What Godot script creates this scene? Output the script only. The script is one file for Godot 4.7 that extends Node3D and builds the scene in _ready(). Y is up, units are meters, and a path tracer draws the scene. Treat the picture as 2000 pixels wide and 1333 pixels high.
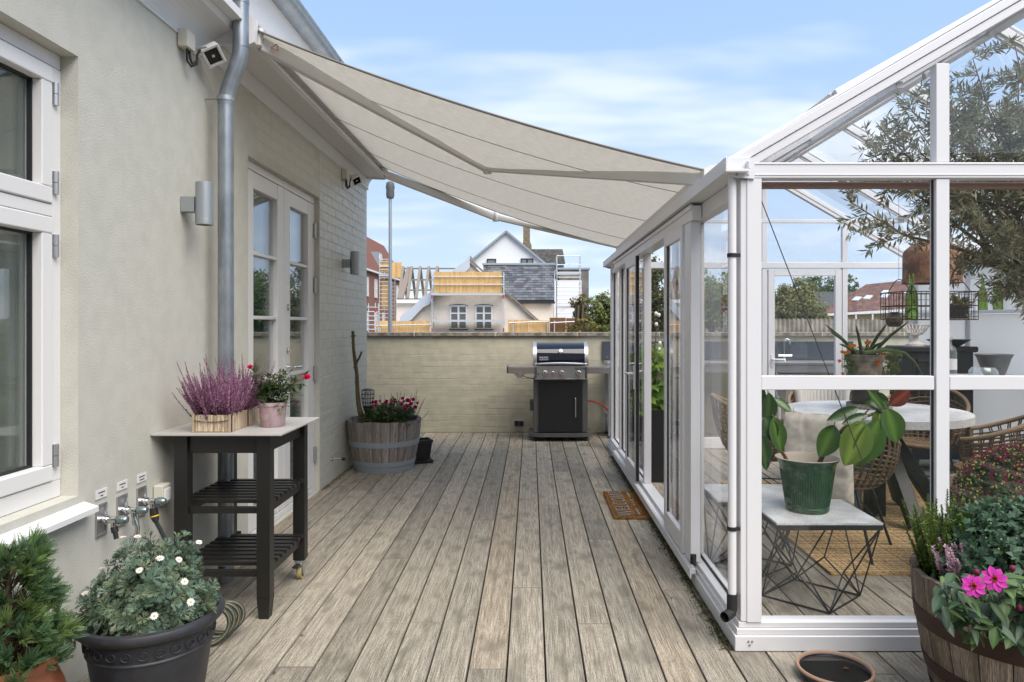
extends Node3D

# Camera model read from the photograph: one-point perspective, eye 1.35 m above the deck, looking along -z.
const FOCAL := 1400.0
const VX := 1036.5
const VY := 633.0
const EYE := 1.35

var M := {}
var T := {}
var rng := RandomNumberGenerator.new()
var taken := {}


class MB:
	var v := PackedVector3Array()
	var n := PackedVector3Array()
	var t := PackedVector2Array()
	var c := PackedColorArray()
	var ix := PackedInt32Array()
	var col := Color(1, 1, 1)
	var xf := Transform3D.IDENTITY
	var uvo := Vector2.ZERO

	func vert(p: Vector3, nn: Vector3, uv: Vector2) -> int:
		v.append(xf * p)
		n.append((xf.basis * nn).normalized())
		t.append(uv + uvo)
		c.append(col)
		return v.size() - 1

	func tri(i: int, j: int, k: int) -> void:
		var g := (v[k] - v[i]).cross(v[j] - v[i])
		ix.append(i)
		if g.dot(n[i] + n[j] + n[k]) >= 0.0:
			ix.append(j)
			ix.append(k)
		else:
			ix.append(k)
			ix.append(j)

	func quad(a: Vector3, b: Vector3, cc: Vector3, d: Vector3, out: Vector3 = Vector3.ZERO) -> void:
		var nn := (b - a).cross(cc - a).normalized()
		if out != Vector3.ZERO and nn.dot(out) < 0.0:
			nn = -nn
		var lu := (b - a).length()
		var lv := (d - a).length()
		var i := vert(a, nn, Vector2(0, 0))
		var j := vert(b, nn, Vector2(lu, 0))
		var k := vert(cc, nn, Vector2(lu, lv))
		var l := vert(d, nn, Vector2(0, lv))
		tri(i, j, k)
		tri(i, k, l)

	func box(mn: Vector3, mx: Vector3) -> void:
		cbox((mn + mx) * 0.5, mx - mn, 0.0)

	# chamfered box; with bevel 0 a plain one
	func cbox(ctr: Vector3, size: Vector3, b: float = 0.003) -> void:
		var h := size * 0.5
		var id := {}
		for ax in 3:
			var u := (ax + 1) % 3
			var w := (ax + 2) % 3
			for s in [-1, 1]:
				for su in [-1, 1]:
					for sw in [-1, 1]:
						var p := Vector3.ZERO
						p[ax] = s * h[ax]
						p[u] = su * (h[u] - b)
						p[w] = sw * (h[w] - b)
						var nn := Vector3.ZERO
						nn[ax] = s
						var uv := Vector2(p.z + ctr.z, p.y + ctr.y) if ax == 0 else (Vector2(p.x + ctr.x, p.z + ctr.z) if ax == 1 else Vector2(p.x + ctr.x, p.y + ctr.y))
						var sg := [0, 0, 0]
						sg[ax] = s
						sg[u] = su
						sg[w] = sw
						id[[ax, sg[0], sg[1], sg[2]]] = vert(p + ctr, nn, uv)
				var q := []
				for o in [[-1, -1], [1, -1], [1, 1], [-1, 1]]:
					var sg2 := [0, 0, 0]
					sg2[ax] = s
					sg2[u] = o[0]
					sg2[w] = o[1]
					q.append(id[[ax, sg2[0], sg2[1], sg2[2]]])
				tri(q[0], q[1], q[2])
				tri(q[0], q[2], q[3])
		if b <= 0.0:
			return
		for ax in 3:
			var u := (ax + 1) % 3
			var w := (ax + 2) % 3
			for su in [-1, 1]:
				for sw in [-1, 1]:
					var q := []
					for s in [-1, 1]:
						var sg := [0, 0, 0]
						sg[ax] = s
						sg[u] = su
						sg[w] = sw
						q.append(id[[u, sg[0], sg[1], sg[2]]])
						q.append(id[[w, sg[0], sg[1], sg[2]]])
					tri(q[0], q[1], q[3])
					tri(q[0], q[3], q[2])
		for sx in [-1, 1]:
			for sy in [-1, 1]:
				for sz in [-1, 1]:
					tri(id[[0, sx, sy, sz]], id[[1, sx, sy, sz]], id[[2, sx, sy, sz]])

	# a bar of rectangular section between two points
	func bar(a: Vector3, b: Vector3, wide: float, thick: float, up: Vector3 = Vector3.UP, bev: float = 0.0) -> void:
		var z := (b - a).normalized()
		var x := up.cross(z)
		if x.length() < 0.01:
			x = Vector3.RIGHT.cross(z)
		x = x.normalized()
		var keep := xf
		xf = keep * Transform3D(Basis(x, z.cross(x), z), (a + b) * 0.5)
		cbox(Vector3.ZERO, Vector3(wide, thick, (b - a).length()), bev)
		xf = keep

	func tube(pts: Array, rad: Variant, sides: int = 8, caps: bool = true) -> void:
		var m := pts.size()
		var first := -1
		var prev := Vector3.ZERO
		var along := 0.0
		for i in m:
			var p: Vector3 = pts[i]
			var d: Vector3 = (pts[mini(i + 1, m - 1)] - pts[maxi(i - 1, 0)])
			d = d.normalized()
			var x: Vector3
			if i == 0:
				x = d.cross(Vector3.UP)
				if x.length() < 0.1:
					x = d.cross(Vector3.RIGHT)
			else:
				x = prev - d * prev.dot(d)
				along += (p - pts[i - 1]).length()
			x = x.normalized()
			prev = x
			var y := d.cross(x)
			var r: float = rad[i] if rad is Array or rad is PackedFloat32Array else rad
			var at := v.size()
			for k in sides + 1:
				var a := TAU * k / sides
				var nn := x * cos(a) + y * sin(a)
				vert(p + nn * r, nn, Vector2(r * a, along))
			if i > 0:
				for k in sides:
					tri(at + k, at + k + 1, at - sides - 1 + k)
					tri(at + k + 1, at - sides - 1 + k, at - sides + k)
			if caps and (i == 0 or i == m - 1):
				var nd := -d if i == 0 else d
				var ce := vert(p, nd, Vector2.ZERO)
				var ring := v.size()
				for k in sides:
					var a := TAU * k / sides
					vert(p + (x * cos(a) + y * sin(a)) * r, nd, Vector2(cos(a), sin(a)) * r)
				for k in sides:
					tri(ce, ring + k, ring + (k + 1) % sides)
				# keep ring order: re-add the body ring last
				if i == 0:
					for k in sides + 1:
						var a := TAU * k / sides
						var nn := x * cos(a) + y * sin(a)
						vert(p + nn * r, nn, Vector2(r * a, along))

	# profile: Vector2(radius, y); turned round the y axis at ctr
	func lathe(prof: Array, seg: int = 32, ctr: Vector3 = Vector3.ZERO, a0: float = 0.0, a1: float = TAU) -> void:
		var m := prof.size()
		var sn := []
		for i in m - 1:
			var d: Vector2 = prof[i + 1] - prof[i]
			sn.append(Vector2(d.y, -d.x).normalized())
		var along := 0.0
		for i in m - 1:
			var na: Vector2 = sn[i]
			var nb: Vector2 = sn[i]
			if i > 0 and sn[i].dot(sn[i - 1]) > 0.75:
				na = (sn[i] + sn[i - 1]).normalized()
			if i < m - 2 and sn[i].dot(sn[i + 1]) > 0.75:
				nb = (sn[i] + sn[i + 1]).normalized()
			var len: float = (prof[i + 1] - prof[i]).length()
			var at := v.size()
			for k in seg + 1:
				var a := a0 + (a1 - a0) * k / seg
				var ca := cos(a)
				var sa := sin(a)
				var rr: float = maxf(prof[i].x, prof[i + 1].x)
				vert(ctr + Vector3(prof[i].x * ca, prof[i].y, prof[i].x * sa), Vector3(na.x * ca, na.y, na.x * sa), Vector2(a * rr, along))
				vert(ctr + Vector3(prof[i + 1].x * ca, prof[i + 1].y, prof[i + 1].x * sa), Vector3(nb.x * ca, nb.y, nb.x * sa), Vector2(a * rr, along + len))
			along += len
			for k in seg:
				var q := at + k * 2
				if prof[i].x > 1e-5:
					tri(q, q + 2, q + 1)
				if prof[i + 1].x > 1e-5:
					tri(q + 2, q + 3, q + 1)

	func ball(ctr: Vector3, r: float, seg: int = 12, sy: float = 1.0) -> void:
		var p := []
		var m := maxi(4, seg / 2)
		for i in m + 1:
			var a := -PI / 2 + PI * i / m
			p.append(Vector2(maxf(0.0, cos(a)) * r, sin(a) * r * sy))
		lathe(p, seg, ctr)

	# convex or simple polygon extruded along z from z0 to z1
	func prism(poly: PackedVector2Array, z0: float, z1: float) -> void:
		var tr := Geometry2D.triangulate_polygon(poly)
		for s in [0, 1]:
			var z := z0 if s == 0 else z1
			var nn := Vector3(0, 0, signf(z - (z0 + z1) * 0.5))
			var at := v.size()
			for p in poly:
				vert(Vector3(p.x, p.y, z), nn, p)
			for i in range(0, tr.size(), 3):
				tri(at + tr[i], at + tr[i + 1], at + tr[i + 2])
		var ctr := Vector2.ZERO
		var cw := Geometry2D.is_polygon_clockwise(poly)
		for i in poly.size():
			var a := poly[i]
			var b := poly[(i + 1) % poly.size()]
			var e := (b - a).normalized()
			var o := Vector2(e.y, -e.x) * (-1.0 if cw else 1.0)
			quad(Vector3(a.x, a.y, z0), Vector3(b.x, b.y, z0), Vector3(b.x, b.y, z1), Vector3(a.x, a.y, z1), Vector3(o.x, o.y, 0))

	# a small folded leaf of two faces
	func leaf(p: Vector3, d: Vector3, up: Vector3, len: float, wide: float, fold: float = 0.15) -> void:
		var side := d.cross(up)
		if side.length() < 0.05:
			side = d.cross(Vector3(0.3, 0.2, 0.9))
		side = side.normalized()
		var nn := side.cross(d).normalized()
		var mid := p + d * len * 0.48 + nn * fold * wide
		var i := v.size()
		v.append(xf * p)
		v.append(xf * (mid + side * wide * 0.5))
		v.append(xf * (p + d * len))
		v.append(xf * (mid - side * wide * 0.5))
		var b := xf.basis
		n.append(b * nn)
		n.append(b * (nn - side * fold).normalized())
		n.append(b * nn)
		n.append(b * (nn + side * fold).normalized())
		t.append(Vector2(0.5, 0))
		t.append(Vector2(1, 0.5))
		t.append(Vector2(0.5, 1))
		t.append(Vector2(0, 0.5))
		for k in 4:
			c.append(col)
		tri(i, i + 1, i + 2)
		tri(i, i + 2, i + 3)

	# a larger leaf: curved sheet with a midrib; prof gives half width against length
	func bigleaf(p: Vector3, d: Vector3, up: Vector3, len: float, wide: float, droop: float, cup: float, c_blade: Color, c_rib: Color, nl: int = 8, sharp: float = 0.7, thick: float = 0.0012) -> void:
		var side := d.cross(up).normalized()
		var nn := side.cross(d).normalized()
		for face in [1.0, -1.0]:
			var at := v.size()
			for i in nl + 1:
				var s := float(i) / nl
				var w := pow(sin(PI * pow(s, sharp)), 0.75) * wide * 0.5
				if i == 0:
					w = wide * 0.02
				if i == nl:
					w = 0.0
				var spine := p + d * (len * s) - nn * (droop * s * s * len)
				for j in 5:
					var q := (j - 2) / 2.0
					col = c_rib if j == 2 else c_blade
					var lift := cup * w * q * q
					var nrm := (nn - side * (cup * q) + d * (droop * 2.0 * s)).normalized()
					vert(spine + side * (w * q) + nn * (lift + face * thick * 0.5), nrm * face, Vector2(q * w, s * len))
			for i in nl:
				for j in 4:
					var a := at + i * 5 + j
					tri(a, a + 1, a + 6)
					tri(a, a + 6, a + 5)

	func mesh() -> ArrayMesh:
		var m := ArrayMesh.new()
		if v.is_empty():
			return m
		var a := []
		a.resize(Mesh.ARRAY_MAX)
		a[Mesh.ARRAY_VERTEX] = v
		a[Mesh.ARRAY_NORMAL] = n
		a[Mesh.ARRAY_TEX_UV] = t
		a[Mesh.ARRAY_COLOR] = c
		a[Mesh.ARRAY_INDEX] = ix
		m.add_surface_from_arrays(Mesh.PRIMITIVE_TRIANGLES, a)
		return m


# ---------------------------------------------------------------- helpers
func V(x: float, y: float, d: float) -> Vector3:
	return Vector3(x, y, -d)


# a point seen at a pixel of the photograph, at a depth known from what it touches
func Q(px: float, py: float, d: float) -> Vector3:
	return Vector3((px - VX) * d / FOCAL, EYE - (py - VY) * d / FOCAL, -d)


func lin(r: float, g: float, b: float) -> Color:
	return Color(r, g, b).linear_to_srgb()


func rf(a: float, b: float) -> float:
	return rng.randf_range(a, b)


func rdir() -> Vector3:
	var z := rf(-1, 1)
	var a := rf(0, TAU)
	var r := sqrt(1 - z * z)
	return Vector3(r * cos(a), z, r * sin(a))


func vary(c: Color, amt: float) -> Color:
	var k := 1.0 + rf(-amt, amt)
	return Color(c.r * k * (1.0 + rf(-amt, amt) * 0.4), c.g * k, c.b * k * (1.0 + rf(-amt, amt) * 0.4))


func numbered(called: String) -> String:
	var k: int = taken.get(called, 0)
	taken[called] = k + 1
	return called if k == 0 else "%s_%03d" % [called, k]


func tag(o: Node3D, label: String, category: String, group: String = "", kind: String = "") -> Node3D:
	o.set_meta("label", label)
	if category:
		o.set_meta("category", category)
	if group:
		o.set_meta("group", group)
	if kind:
		o.set_meta("kind", kind)
	return o


func thing(called: String, label: String, category: String, at: Vector3 = Vector3.ZERO, turn: float = 0.0, group: String = "") -> Node3D:
	var o := Node3D.new()
	o.name = numbered(called)
	add_child(o)
	o.position = at
	o.rotation.y = turn
	tag(o, label, category, group)
	return o


func put(parent: Node, called: String, shape: Variant, m: Material, at: Vector3 = Vector3.ZERO) -> MeshInstance3D:
	var o := MeshInstance3D.new()
	o.name = numbered(called) if parent == self else called
	o.mesh = shape.mesh() if shape is MB else shape
	o.material_override = m
	o.position = at
	o.cast_shadow = GeometryInstance3D.SHADOW_CASTING_SETTING_ON
	parent.add_child(o, true)
	return o


func structure(called: String, shape: Variant, m: Material) -> MeshInstance3D:
	var o := put(self, called, shape, m)
	o.set_meta("kind", "structure")
	return o


# ---------------------------------------------------------------- textures and materials
func seam(w: int, h: int, tw: int, th: int, freq: float, seed_: int, oct: int = 3) -> PackedByteArray:
	var f := FastNoiseLite.new()
	f.noise_type = FastNoiseLite.TYPE_SIMPLEX_SMOOTH
	f.seed = seed_
	f.frequency = freq
	f.fractal_octaves = oct
	var im := f.get_seamless_image(w, h)
	im.convert(Image.FORMAT_L8)
	if w != tw or h != th:
		im.resize(tw, th, Image.INTERPOLATE_CUBIC)
	return im.get_data()


func tex_from(rgb: PackedByteArray, w: int, h: int) -> ImageTexture:
	return ImageTexture.create_from_image(Image.create_from_data(w, h, false, Image.FORMAT_RGB8, rgb))


func tex_gray(g: PackedByteArray, w: int, h: int) -> ImageTexture:
	return ImageTexture.create_from_image(Image.create_from_data(w, h, false, Image.FORMAT_L8, g))


# wood: grain along v. Returns [colour texture, height texture]
func wood_tex(size: int, seed_: int, dark: Color, light: Color, rings: int, contrast: float, stain: Color, stain_amt: float) -> Array:
	var fine := seam(size, maxi(8, size / 24), size, size, 0.22, seed_, 2)
	var mid := seam(size / 2, maxi(8, size / 40), size, size, 0.06, seed_ + 1, 3)
	var warp := seam(size / 8, size / 16, size, size, 0.035, seed_ + 2, 2)
	var blot := seam(size / 4, size / 4, size, size, 0.02, seed_ + 3, 4)
	var speck := seam(size, size / 4, size, size, 0.35, seed_ + 4, 1)
	var out := PackedByteArray()
	var hgt := PackedByteArray()
	out.resize(size * size * 3)
	hgt.resize(size * size)
	var lut := PackedByteArray()
	lut.resize(256 * 3)
	for i in 256:
		var c := dark.lerp(light, i / 255.0).linear_to_srgb()
		lut[i * 3] = int(clampf(c.r, 0, 1) * 255)
		lut[i * 3 + 1] = int(clampf(c.g, 0, 1) * 255)
		lut[i * 3 + 2] = int(clampf(c.b, 0, 1) * 255)
	var st := stain.linear_to_srgb()
	var kr := TAU * rings / size
	for y in size:
		for x in size:
			var i := y * size + x
			var r := sin(x * kr + (warp[i] - 128) * 0.11)
			var val := 0.5 + contrast * (0.085 * r + (fine[i] - 128) * 0.0052 + (mid[i] - 128) * 0.0018 + (blot[i] - 128) * 0.0012 + (speck[i] - 128) * 0.0034)
			var q := int(clampf(val, 0.0, 1.0) * 255.0)
			var s := clampf((blot[i] - 172 + (fine[i] - 128) * 0.5 + (speck[i] - 128) * 0.3) * 0.025, 0.0, 1.0) * stain_amt
			out[i * 3] = int(lerpf(lut[q * 3], st.r * 255, s))
			out[i * 3 + 1] = int(lerpf(lut[q * 3 + 1], st.g * 255, s))
			out[i * 3 + 2] = int(lerpf(lut[q * 3 + 2], st.b * 255, s))
			hgt[i] = q
	return [tex_from(out, size, size), tex_gray(hgt, size, size)]


# mottled surface: three scales of noise between two colours
func mottle_tex(size: int, seed_: int, a: Color, b: Color, f1: float, f2: float, contrast: float, streak: float = 0.0) -> Array:
	var n1 := seam(size, size, size, size, f1, seed_, 3)
	var n2 := seam(size / 4, size / 4, size, size, f2, seed_ + 1, 4)
	var n3 := seam(size / 4, size / 32, size, size, 0.06, seed_ + 2, 3)
	var out := PackedByteArray()
	var hgt := PackedByteArray()
	out.resize(size * size * 3)
	hgt.resize(size * size)
	var lut := PackedByteArray()
	lut.resize(256 * 3)
	for i in 256:
		var c := a.lerp(b, i / 255.0).linear_to_srgb()
		lut[i * 3] = int(clampf(c.r, 0, 1) * 255)
		lut[i * 3 + 1] = int(clampf(c.g, 0, 1) * 255)
		lut[i * 3 + 2] = int(clampf(c.b, 0, 1) * 255)
	for i in size * size:
		var q := int(clampf(0.5 + contrast * ((n1[i] - 128) * 0.004 + (n2[i] - 128) * 0.005 + streak * (n3[i] - 128) * 0.008), 0.0, 1.0) * 255.0)
		out[i * 3] = lut[q * 3]
		out[i * 3 + 1] = lut[q * 3 + 1]
		out[i * 3 + 2] = lut[q * 3 + 2]
		hgt[i] = n1[i]
	return [tex_from(out, size, size), tex_gray(hgt, size, size)]


func mat(called: String, c: Color, rough: float = 0.6, metal: float = 0.0) -> StandardMaterial3D:
	var m := StandardMaterial3D.new()
	m.resource_name = called
	m.albedo_color = c
	m.roughness = rough
	m.metallic = metal
	M[called] = m
	return m


func textured(called: String, tex: Array, scale: Vector3, rough: float, bump_cm: float, world: bool = true, tri: bool = true, tint: Color = Color.WHITE) -> StandardMaterial3D:
	var m := mat(called, tint, rough)
	m.albedo_texture = tex[0]
	if bump_cm > 0.0:
		m.heightmap_enabled = true
		m.heightmap_texture = tex[1]
		m.heightmap_scale = bump_cm
	m.uv1_scale = scale
	if tri:
		m.uv1_triplanar = true
		m.uv1_world_triplanar = world
	return m


func foliage(called: String, rough: float = 0.55, back: float = 0.7) -> StandardMaterial3D:
	var m := mat(called, Color.WHITE, rough)
	m.vertex_color_use_as_albedo = true
	m.backlight_enabled = true
	m.backlight = Color(back, back, back).linear_to_srgb()
	return m


func glass(called: String, alpha: float, tint: Color) -> StandardMaterial3D:
	var m := mat(called, Color(tint.r, tint.g, tint.b, alpha), 0.0)
	m.transparency = BaseMaterial3D.TRANSPARENCY_ALPHA
	return m


func make_materials() -> void:
	T.deck = wood_tex(1024, 11, Color(0.14, 0.126, 0.106), Color(0.485, 0.447, 0.388), 30, 0.95, Color(0.085, 0.08, 0.065), 0.5)
	T.cask = wood_tex(512, 31, Color(0.10, 0.088, 0.076), Color(0.40, 0.355, 0.31), 14, 1.2, Color(0.06, 0.055, 0.05), 0.6)
	T.pale = wood_tex(256, 41, Color(0.28, 0.20, 0.13), Color(0.68, 0.56, 0.41), 8, 1.1, Color(0.2, 0.13, 0.08), 0.5)
	T.greycask = wood_tex(256, 45, Color(0.15, 0.13, 0.118), Color(0.43, 0.385, 0.35), 10, 1.1, Color(0.12, 0.105, 0.095), 0.5)
	T.ply = wood_tex(512, 51, Color(0.42, 0.24, 0.08), Color(0.74, 0.50, 0.23), 6, 0.9, Color(0.36, 0.2, 0.07), 0.3)
	T.stucco = mottle_tex(512, 71, Color(0.485, 0.476, 0.418), Color(0.53, 0.52, 0.46), 0.16, 0.04, 1.0, 0.15)
	T.paint = mottle_tex(512, 81, Color(0.43, 0.40, 0.305), Color(0.52, 0.485, 0.375), 0.10, 0.03, 1.0)
	T.concrete = mottle_tex(512, 91, Color(0.30, 0.30, 0.29), Color(0.55, 0.55, 0.53), 0.08, 0.03, 1.2)
	T.rough = mottle_tex(512, 101, Color(0.14, 0.12, 0.095), Color(0.34, 0.31, 0.26), 0.16, 0.03, 1.6)
	T.zinc = mottle_tex(256, 111, Color(0.25, 0.28, 0.31), Color(0.36, 0.39, 0.42), 0.03, 0.02, 0.9)
	T.coir = mottle_tex(512, 121, Color(0.16, 0.075, 0.02), Color(0.42, 0.22, 0.07), 0.4, 0.05, 1.6)
	T.plain = mottle_tex(512, 131, Color(0.62, 0.62, 0.62), Color(1.0, 1.0, 1.0), 0.12, 0.03, 1.1)
	for k in 4:
		var tints := [Color(1.0, 0.985, 0.95), Color(0.94, 0.93, 0.90), Color(0.99, 0.955, 0.90), Color(0.87, 0.86, 0.83)]
		var m := textured("deck%d" % k, T.deck, Vector3(1.3, 0.5, 1), 0.75, 0.12, false, false, tints[k])
		m.roughness = 0.72
	textured("cask", T.cask, Vector3(1.6, 0.8, 1), 0.8, 0.2, false, false)
	textured("cask_grey", T.cask, Vector3(1.6, 0.8, 1), 0.8, 0.2, false, false, Color(1.0, 0.95, 0.92) * 1.0)
	textured("crate", T.pale, Vector3(2.2, 1.1, 1), 0.8, 0.1, false, false)
	textured("plywood", T.ply, Vector3(0.3, 0.15, 1), 0.75, 0.05, false, false)
	textured("stucco", T.stucco, Vector3(1.5, 1.5, 1.5), 0.85, 0.11)
	textured("paint_brick", T.paint, Vector3(1.4, 1.4, 1.4), 0.7, 0.12)
	textured("house_brick", T.stucco, Vector3(1.7, 1.7, 1.7), 0.42, 0.12)
	textured("concrete", T.concrete, Vector3(1.5, 1.5, 1.5), 0.65, 0.05)
	textured("white_concrete", T.concrete, Vector3(0.9, 0.9, 0.9), 0.6, 0.03, true, true, Color(1.0, 1.0, 1.0))
	textured("coping", T.rough, Vector3(2.6, 2.6, 2.6), 0.9, 0.4)
	textured("zinc", T.zinc, Vector3(3, 1.2, 3), 0.40, 0.0)
	M.zinc.metallic = 0.75
	textured("coir", T.coir, Vector3(3, 3, 3), 1.0, 1.0)
	textured("jute", T.coir, Vector3(1.2, 1.2, 9.0), 1.0, 0.8, true, true, Color(1.0, 0.98, 0.9))
	M.jute.albedo_texture = mottle_tex(512, 141, Color(0.30, 0.17, 0.065), Color(0.66, 0.45, 0.22), 0.1, 0.03, 1.4)[0]
	mat("white_alu", lin(0.67, 0.67, 0.69), 0.34)
	mat("white_paint", lin(0.71, 0.70, 0.69), 0.42)
	mat("white_matte", lin(0.68, 0.68, 0.67), 0.75)
	mat("black_wood", lin(0.012, 0.011, 0.010), 0.42)
	mat("black_plastic", lin(0.016, 0.016, 0.018), 0.45)
	mat("dark_metal", lin(0.025, 0.025, 0.027), 0.4, 0.3)
	mat("black_gloss", lin(0.006, 0.007, 0.009), 0.08)
	mat("steel", lin(0.55, 0.55, 0.56), 0.25, 0.95)
	mat("brushed", lin(0.50, 0.50, 0.51), 0.38, 0.9)
	mat("galvan", lin(0.36, 0.39, 0.41), 0.45, 0.7)
	mat("chrome", lin(0.7, 0.71, 0.72), 0.08, 1.0)
	mat("rubber_black", lin(0.012, 0.012, 0.013), 0.75)
	mat("gasket", lin(0.01, 0.01, 0.012), 0.6)
	mat("rust", lin(0.045, 0.022, 0.016), 0.75, 0.2)
	mat("grey_plastic", lin(0.10, 0.10, 0.098), 0.5)
	mat("beige_plastic", lin(0.55, 0.53, 0.45), 0.5)
	mat("soil", lin(0.028, 0.018, 0.011), 1.0)
	mat("red_hose", lin(0.50, 0.07, 0.02), 0.4)
	mat("yellow", lin(0.75, 0.45, 0.02), 0.5)
	mat("lamp_glass", lin(0.7, 0.7, 0.68), 0.2)
	mat("curtain", lin(0.34, 0.40, 0.38), 0.9)
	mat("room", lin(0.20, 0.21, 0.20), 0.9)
	glass("pane", 0.006, Color(0.75, 0.85, 0.82))
	M.pane.metallic_specular = 0.42
	glass("pane_window", 0.06, Color(0.35, 0.5, 0.47))
	M.pane_window.metallic_specular = 0.71
	glass("clear_glass", 0.10, Color(0.85, 0.92, 0.92))
	foliage("leaf")
	foliage("leaf_gloss", 0.22, 0.35)
	foliage("petal", 0.6, 0.6)
	var vc := mat("bark", Color.WHITE, 0.9)
	vc.vertex_color_use_as_albedo = true


func _ready() -> void:
	rng.seed = 20240917
	var near := 0.05
	var cam := Camera3D.new()
	cam.name = "camera"
	cam.projection = Camera3D.PROJECTION_FRUSTUM
	cam.size = near * 1333.0 / FOCAL
	cam.frustum_offset = Vector2((1000.0 - VX) * near / FOCAL, (VY - 666.5) * near / FOCAL)
	cam.near = near
	cam.far = 1500.0
	cam.position = Vector3(0, EYE, 0)
	add_child(cam)
	cam.current = true

	var env := Environment.new()
	env.background_mode = Environment.BG_SKY
	env.tonemap_mode = Environment.TONE_MAPPER_LINEAR
	env.tonemap_exposure = 3.75
	env.sdfgi_enabled = true
	env.ssao_enabled = true
	env.ssil_enabled = true
	var sky := Sky.new()
	var pano := PanoramaSkyMaterial.new()
	pano.panorama = sky_texture(0.32)
	sky.sky_material = pano
	env.sky = sky
	env.background_energy_multiplier = 1.0
	var we := WorldEnvironment.new()
	we.name = "world_environment"
	we.environment = env
	add_child(we)

	var sun := DirectionalLight3D.new()
	sun.name = "sun"
	sun.light_color = Color(1.0, 0.97, 0.93)
	sun.light_energy = 0.5
	sun.light_angular_distance = 55.0
	sun.shadow_enabled = true
	add_child(sun)
	sun.look_at_from_position(Vector3(3.5, 8.5, 5.0), Vector3.ZERO)

	make_materials()
	build_ground()
	build_deck()
	build_house()
	build_parapet()
	build_greenhouse()
	build_background()
	build_wall_fittings()
	build_awning()
	build_cart()
	build_terrace_things()
	build_grill()
	build_outdoor_kitchen()
	build_greenhouse_things()
	build_plants()


# thin high cloud over blue air, the same in every direction
func sky_texture(k: float) -> ImageTexture:
	var w := 2048
	var h := 1024
	var im := Image.create(w, h, false, Image.FORMAT_RGBF)
	var a := FastNoiseLite.new()
	a.noise_type = FastNoiseLite.TYPE_SIMPLEX_SMOOTH
	a.seed = 5
	a.frequency = 1.5
	a.fractal_octaves = 5
	a.fractal_gain = 0.52
	for y in h:
		var el := PI * (0.5 - (y + 0.5) / h)
		var up := maxf(sin(el), 0.0)
		var base := Color(0.70, 0.82, 0.94).lerp(Color(0.14, 0.37, 0.80), pow(up, 0.55))
		if el < 0.0:
			im.fill_rect(Rect2i(0, y, w, 1), Color(0.30, 0.30, 0.28) * k)
			continue
		for x in range(0, w):
			var az := TAU * ((x + 0.5) / w - 0.5)
			# cloud sheet high above: stretch towards the horizon
			var q := 1.0 / (up + 0.16)
			var px := sin(az) * cos(el) * q
			var pz := -cos(az) * cos(el) * q
			var nz := a.get_noise_3d(px * 0.34, pz * 0.95, 0.4)
			var low := a.get_noise_3d(px * 0.30 + 7.0, up * 5.0, pz * 0.30)
			var cov := smoothstep(0.02, 0.62, nz + 0.05) * 0.5
			cov = maxf(cov, smoothstep(-0.1, 0.45, low) * smoothstep(0.36, 0.06, up) * 0.6)
			cov = lerpf(cov, 0.35 + 0.65 * cov, smoothstep(0.40, 0.75, up))
			var c := base.lerp(Color(1.12, 1.12, 1.13), cov)
			im.set_pixel(x, y, c * k)
	return ImageTexture.create_from_image(im)


func build_ground() -> void:
	var g := MB.new()
	g.quad(Vector3(-400, -5, 60), Vector3(400, -5, 60), Vector3(400, -5, -900), Vector3(-400, -5, -900), Vector3.UP)
	var m := textured("asphalt", T.rough, Vector3(0.2, 0.2, 0.2), 0.95, 0.0, true, true, Color(0.6, 0.62, 0.62))
	structure("street_ground", g, m)


# ---------------------------------------------------------------- deck
func build_deck() -> void:
	var sub := MB.new()
	sub.box(Vector3(-1.70, -0.30, -8.88), Vector3(4.60, -0.032, 3.0))
	sub.box(Vector3(-8.0, -0.30, -8.88), Vector3(-1.70, -0.05, -7.48))
	var root := structure("terrace_deck", sub, mat("under_deck", lin(0.012, 0.011, 0.009), 1.0))
	root.set_meta("label", "weathered grey hardwood plank deck of the roof terrace")
	var joints := {-3: 3.24, 2: 3.225, -2: 4.925, -1: 2.80, 0: 3.665, 1: 5.34, 3: 4.49, 4: 5.745, 5: 3.63, -4: 5.35, -5: 4.117, -6: 2.817, -7: 4.94, -8: 3.55, -9: 5.8, -10: 4.45, -11: 2.9}
	var pitch := 0.1515
	var bl := 3.34
	var r := RandomNumberGenerator.new()
	r.seed = 77
	for k in range(-11, 31):
		var x0 := -0.0905 + pitch * k
		var x1 := x0 + pitch - 0.006
		if k == -11:
			x0 = -1.706
		var j: float = joints.get(k, 2.7 + r.randf() * bl)
		var ends := [j - 2 * bl, j - bl, j, j + bl, j + 2 * bl]
		for e in 4:
			var d0: float = maxf(ends[e], -1.2)
			var d1: float = minf(ends[e + 1], 8.885)
			if d1 - d0 < 0.12:
				continue
			if x0 > 1.2 and d1 < 1.4:
				continue
			var b := MB.new()
			b.uvo = Vector2(r.randf() * 4.0, r.randf() * 4.0)
			var lift := r.randf() * 0.0016
			b.cbox(Vector3((x0 + x1) * 0.5, -0.014 + lift, -(d0 + d1) * 0.5), Vector3(x1 - x0, 0.028, d1 - d0 - 0.004), 0.0025)
			put(root, "board", b, M["deck%d" % [0, 1, 2, 0, 3, 1, 2, 0][r.randi() % 8]])


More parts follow.
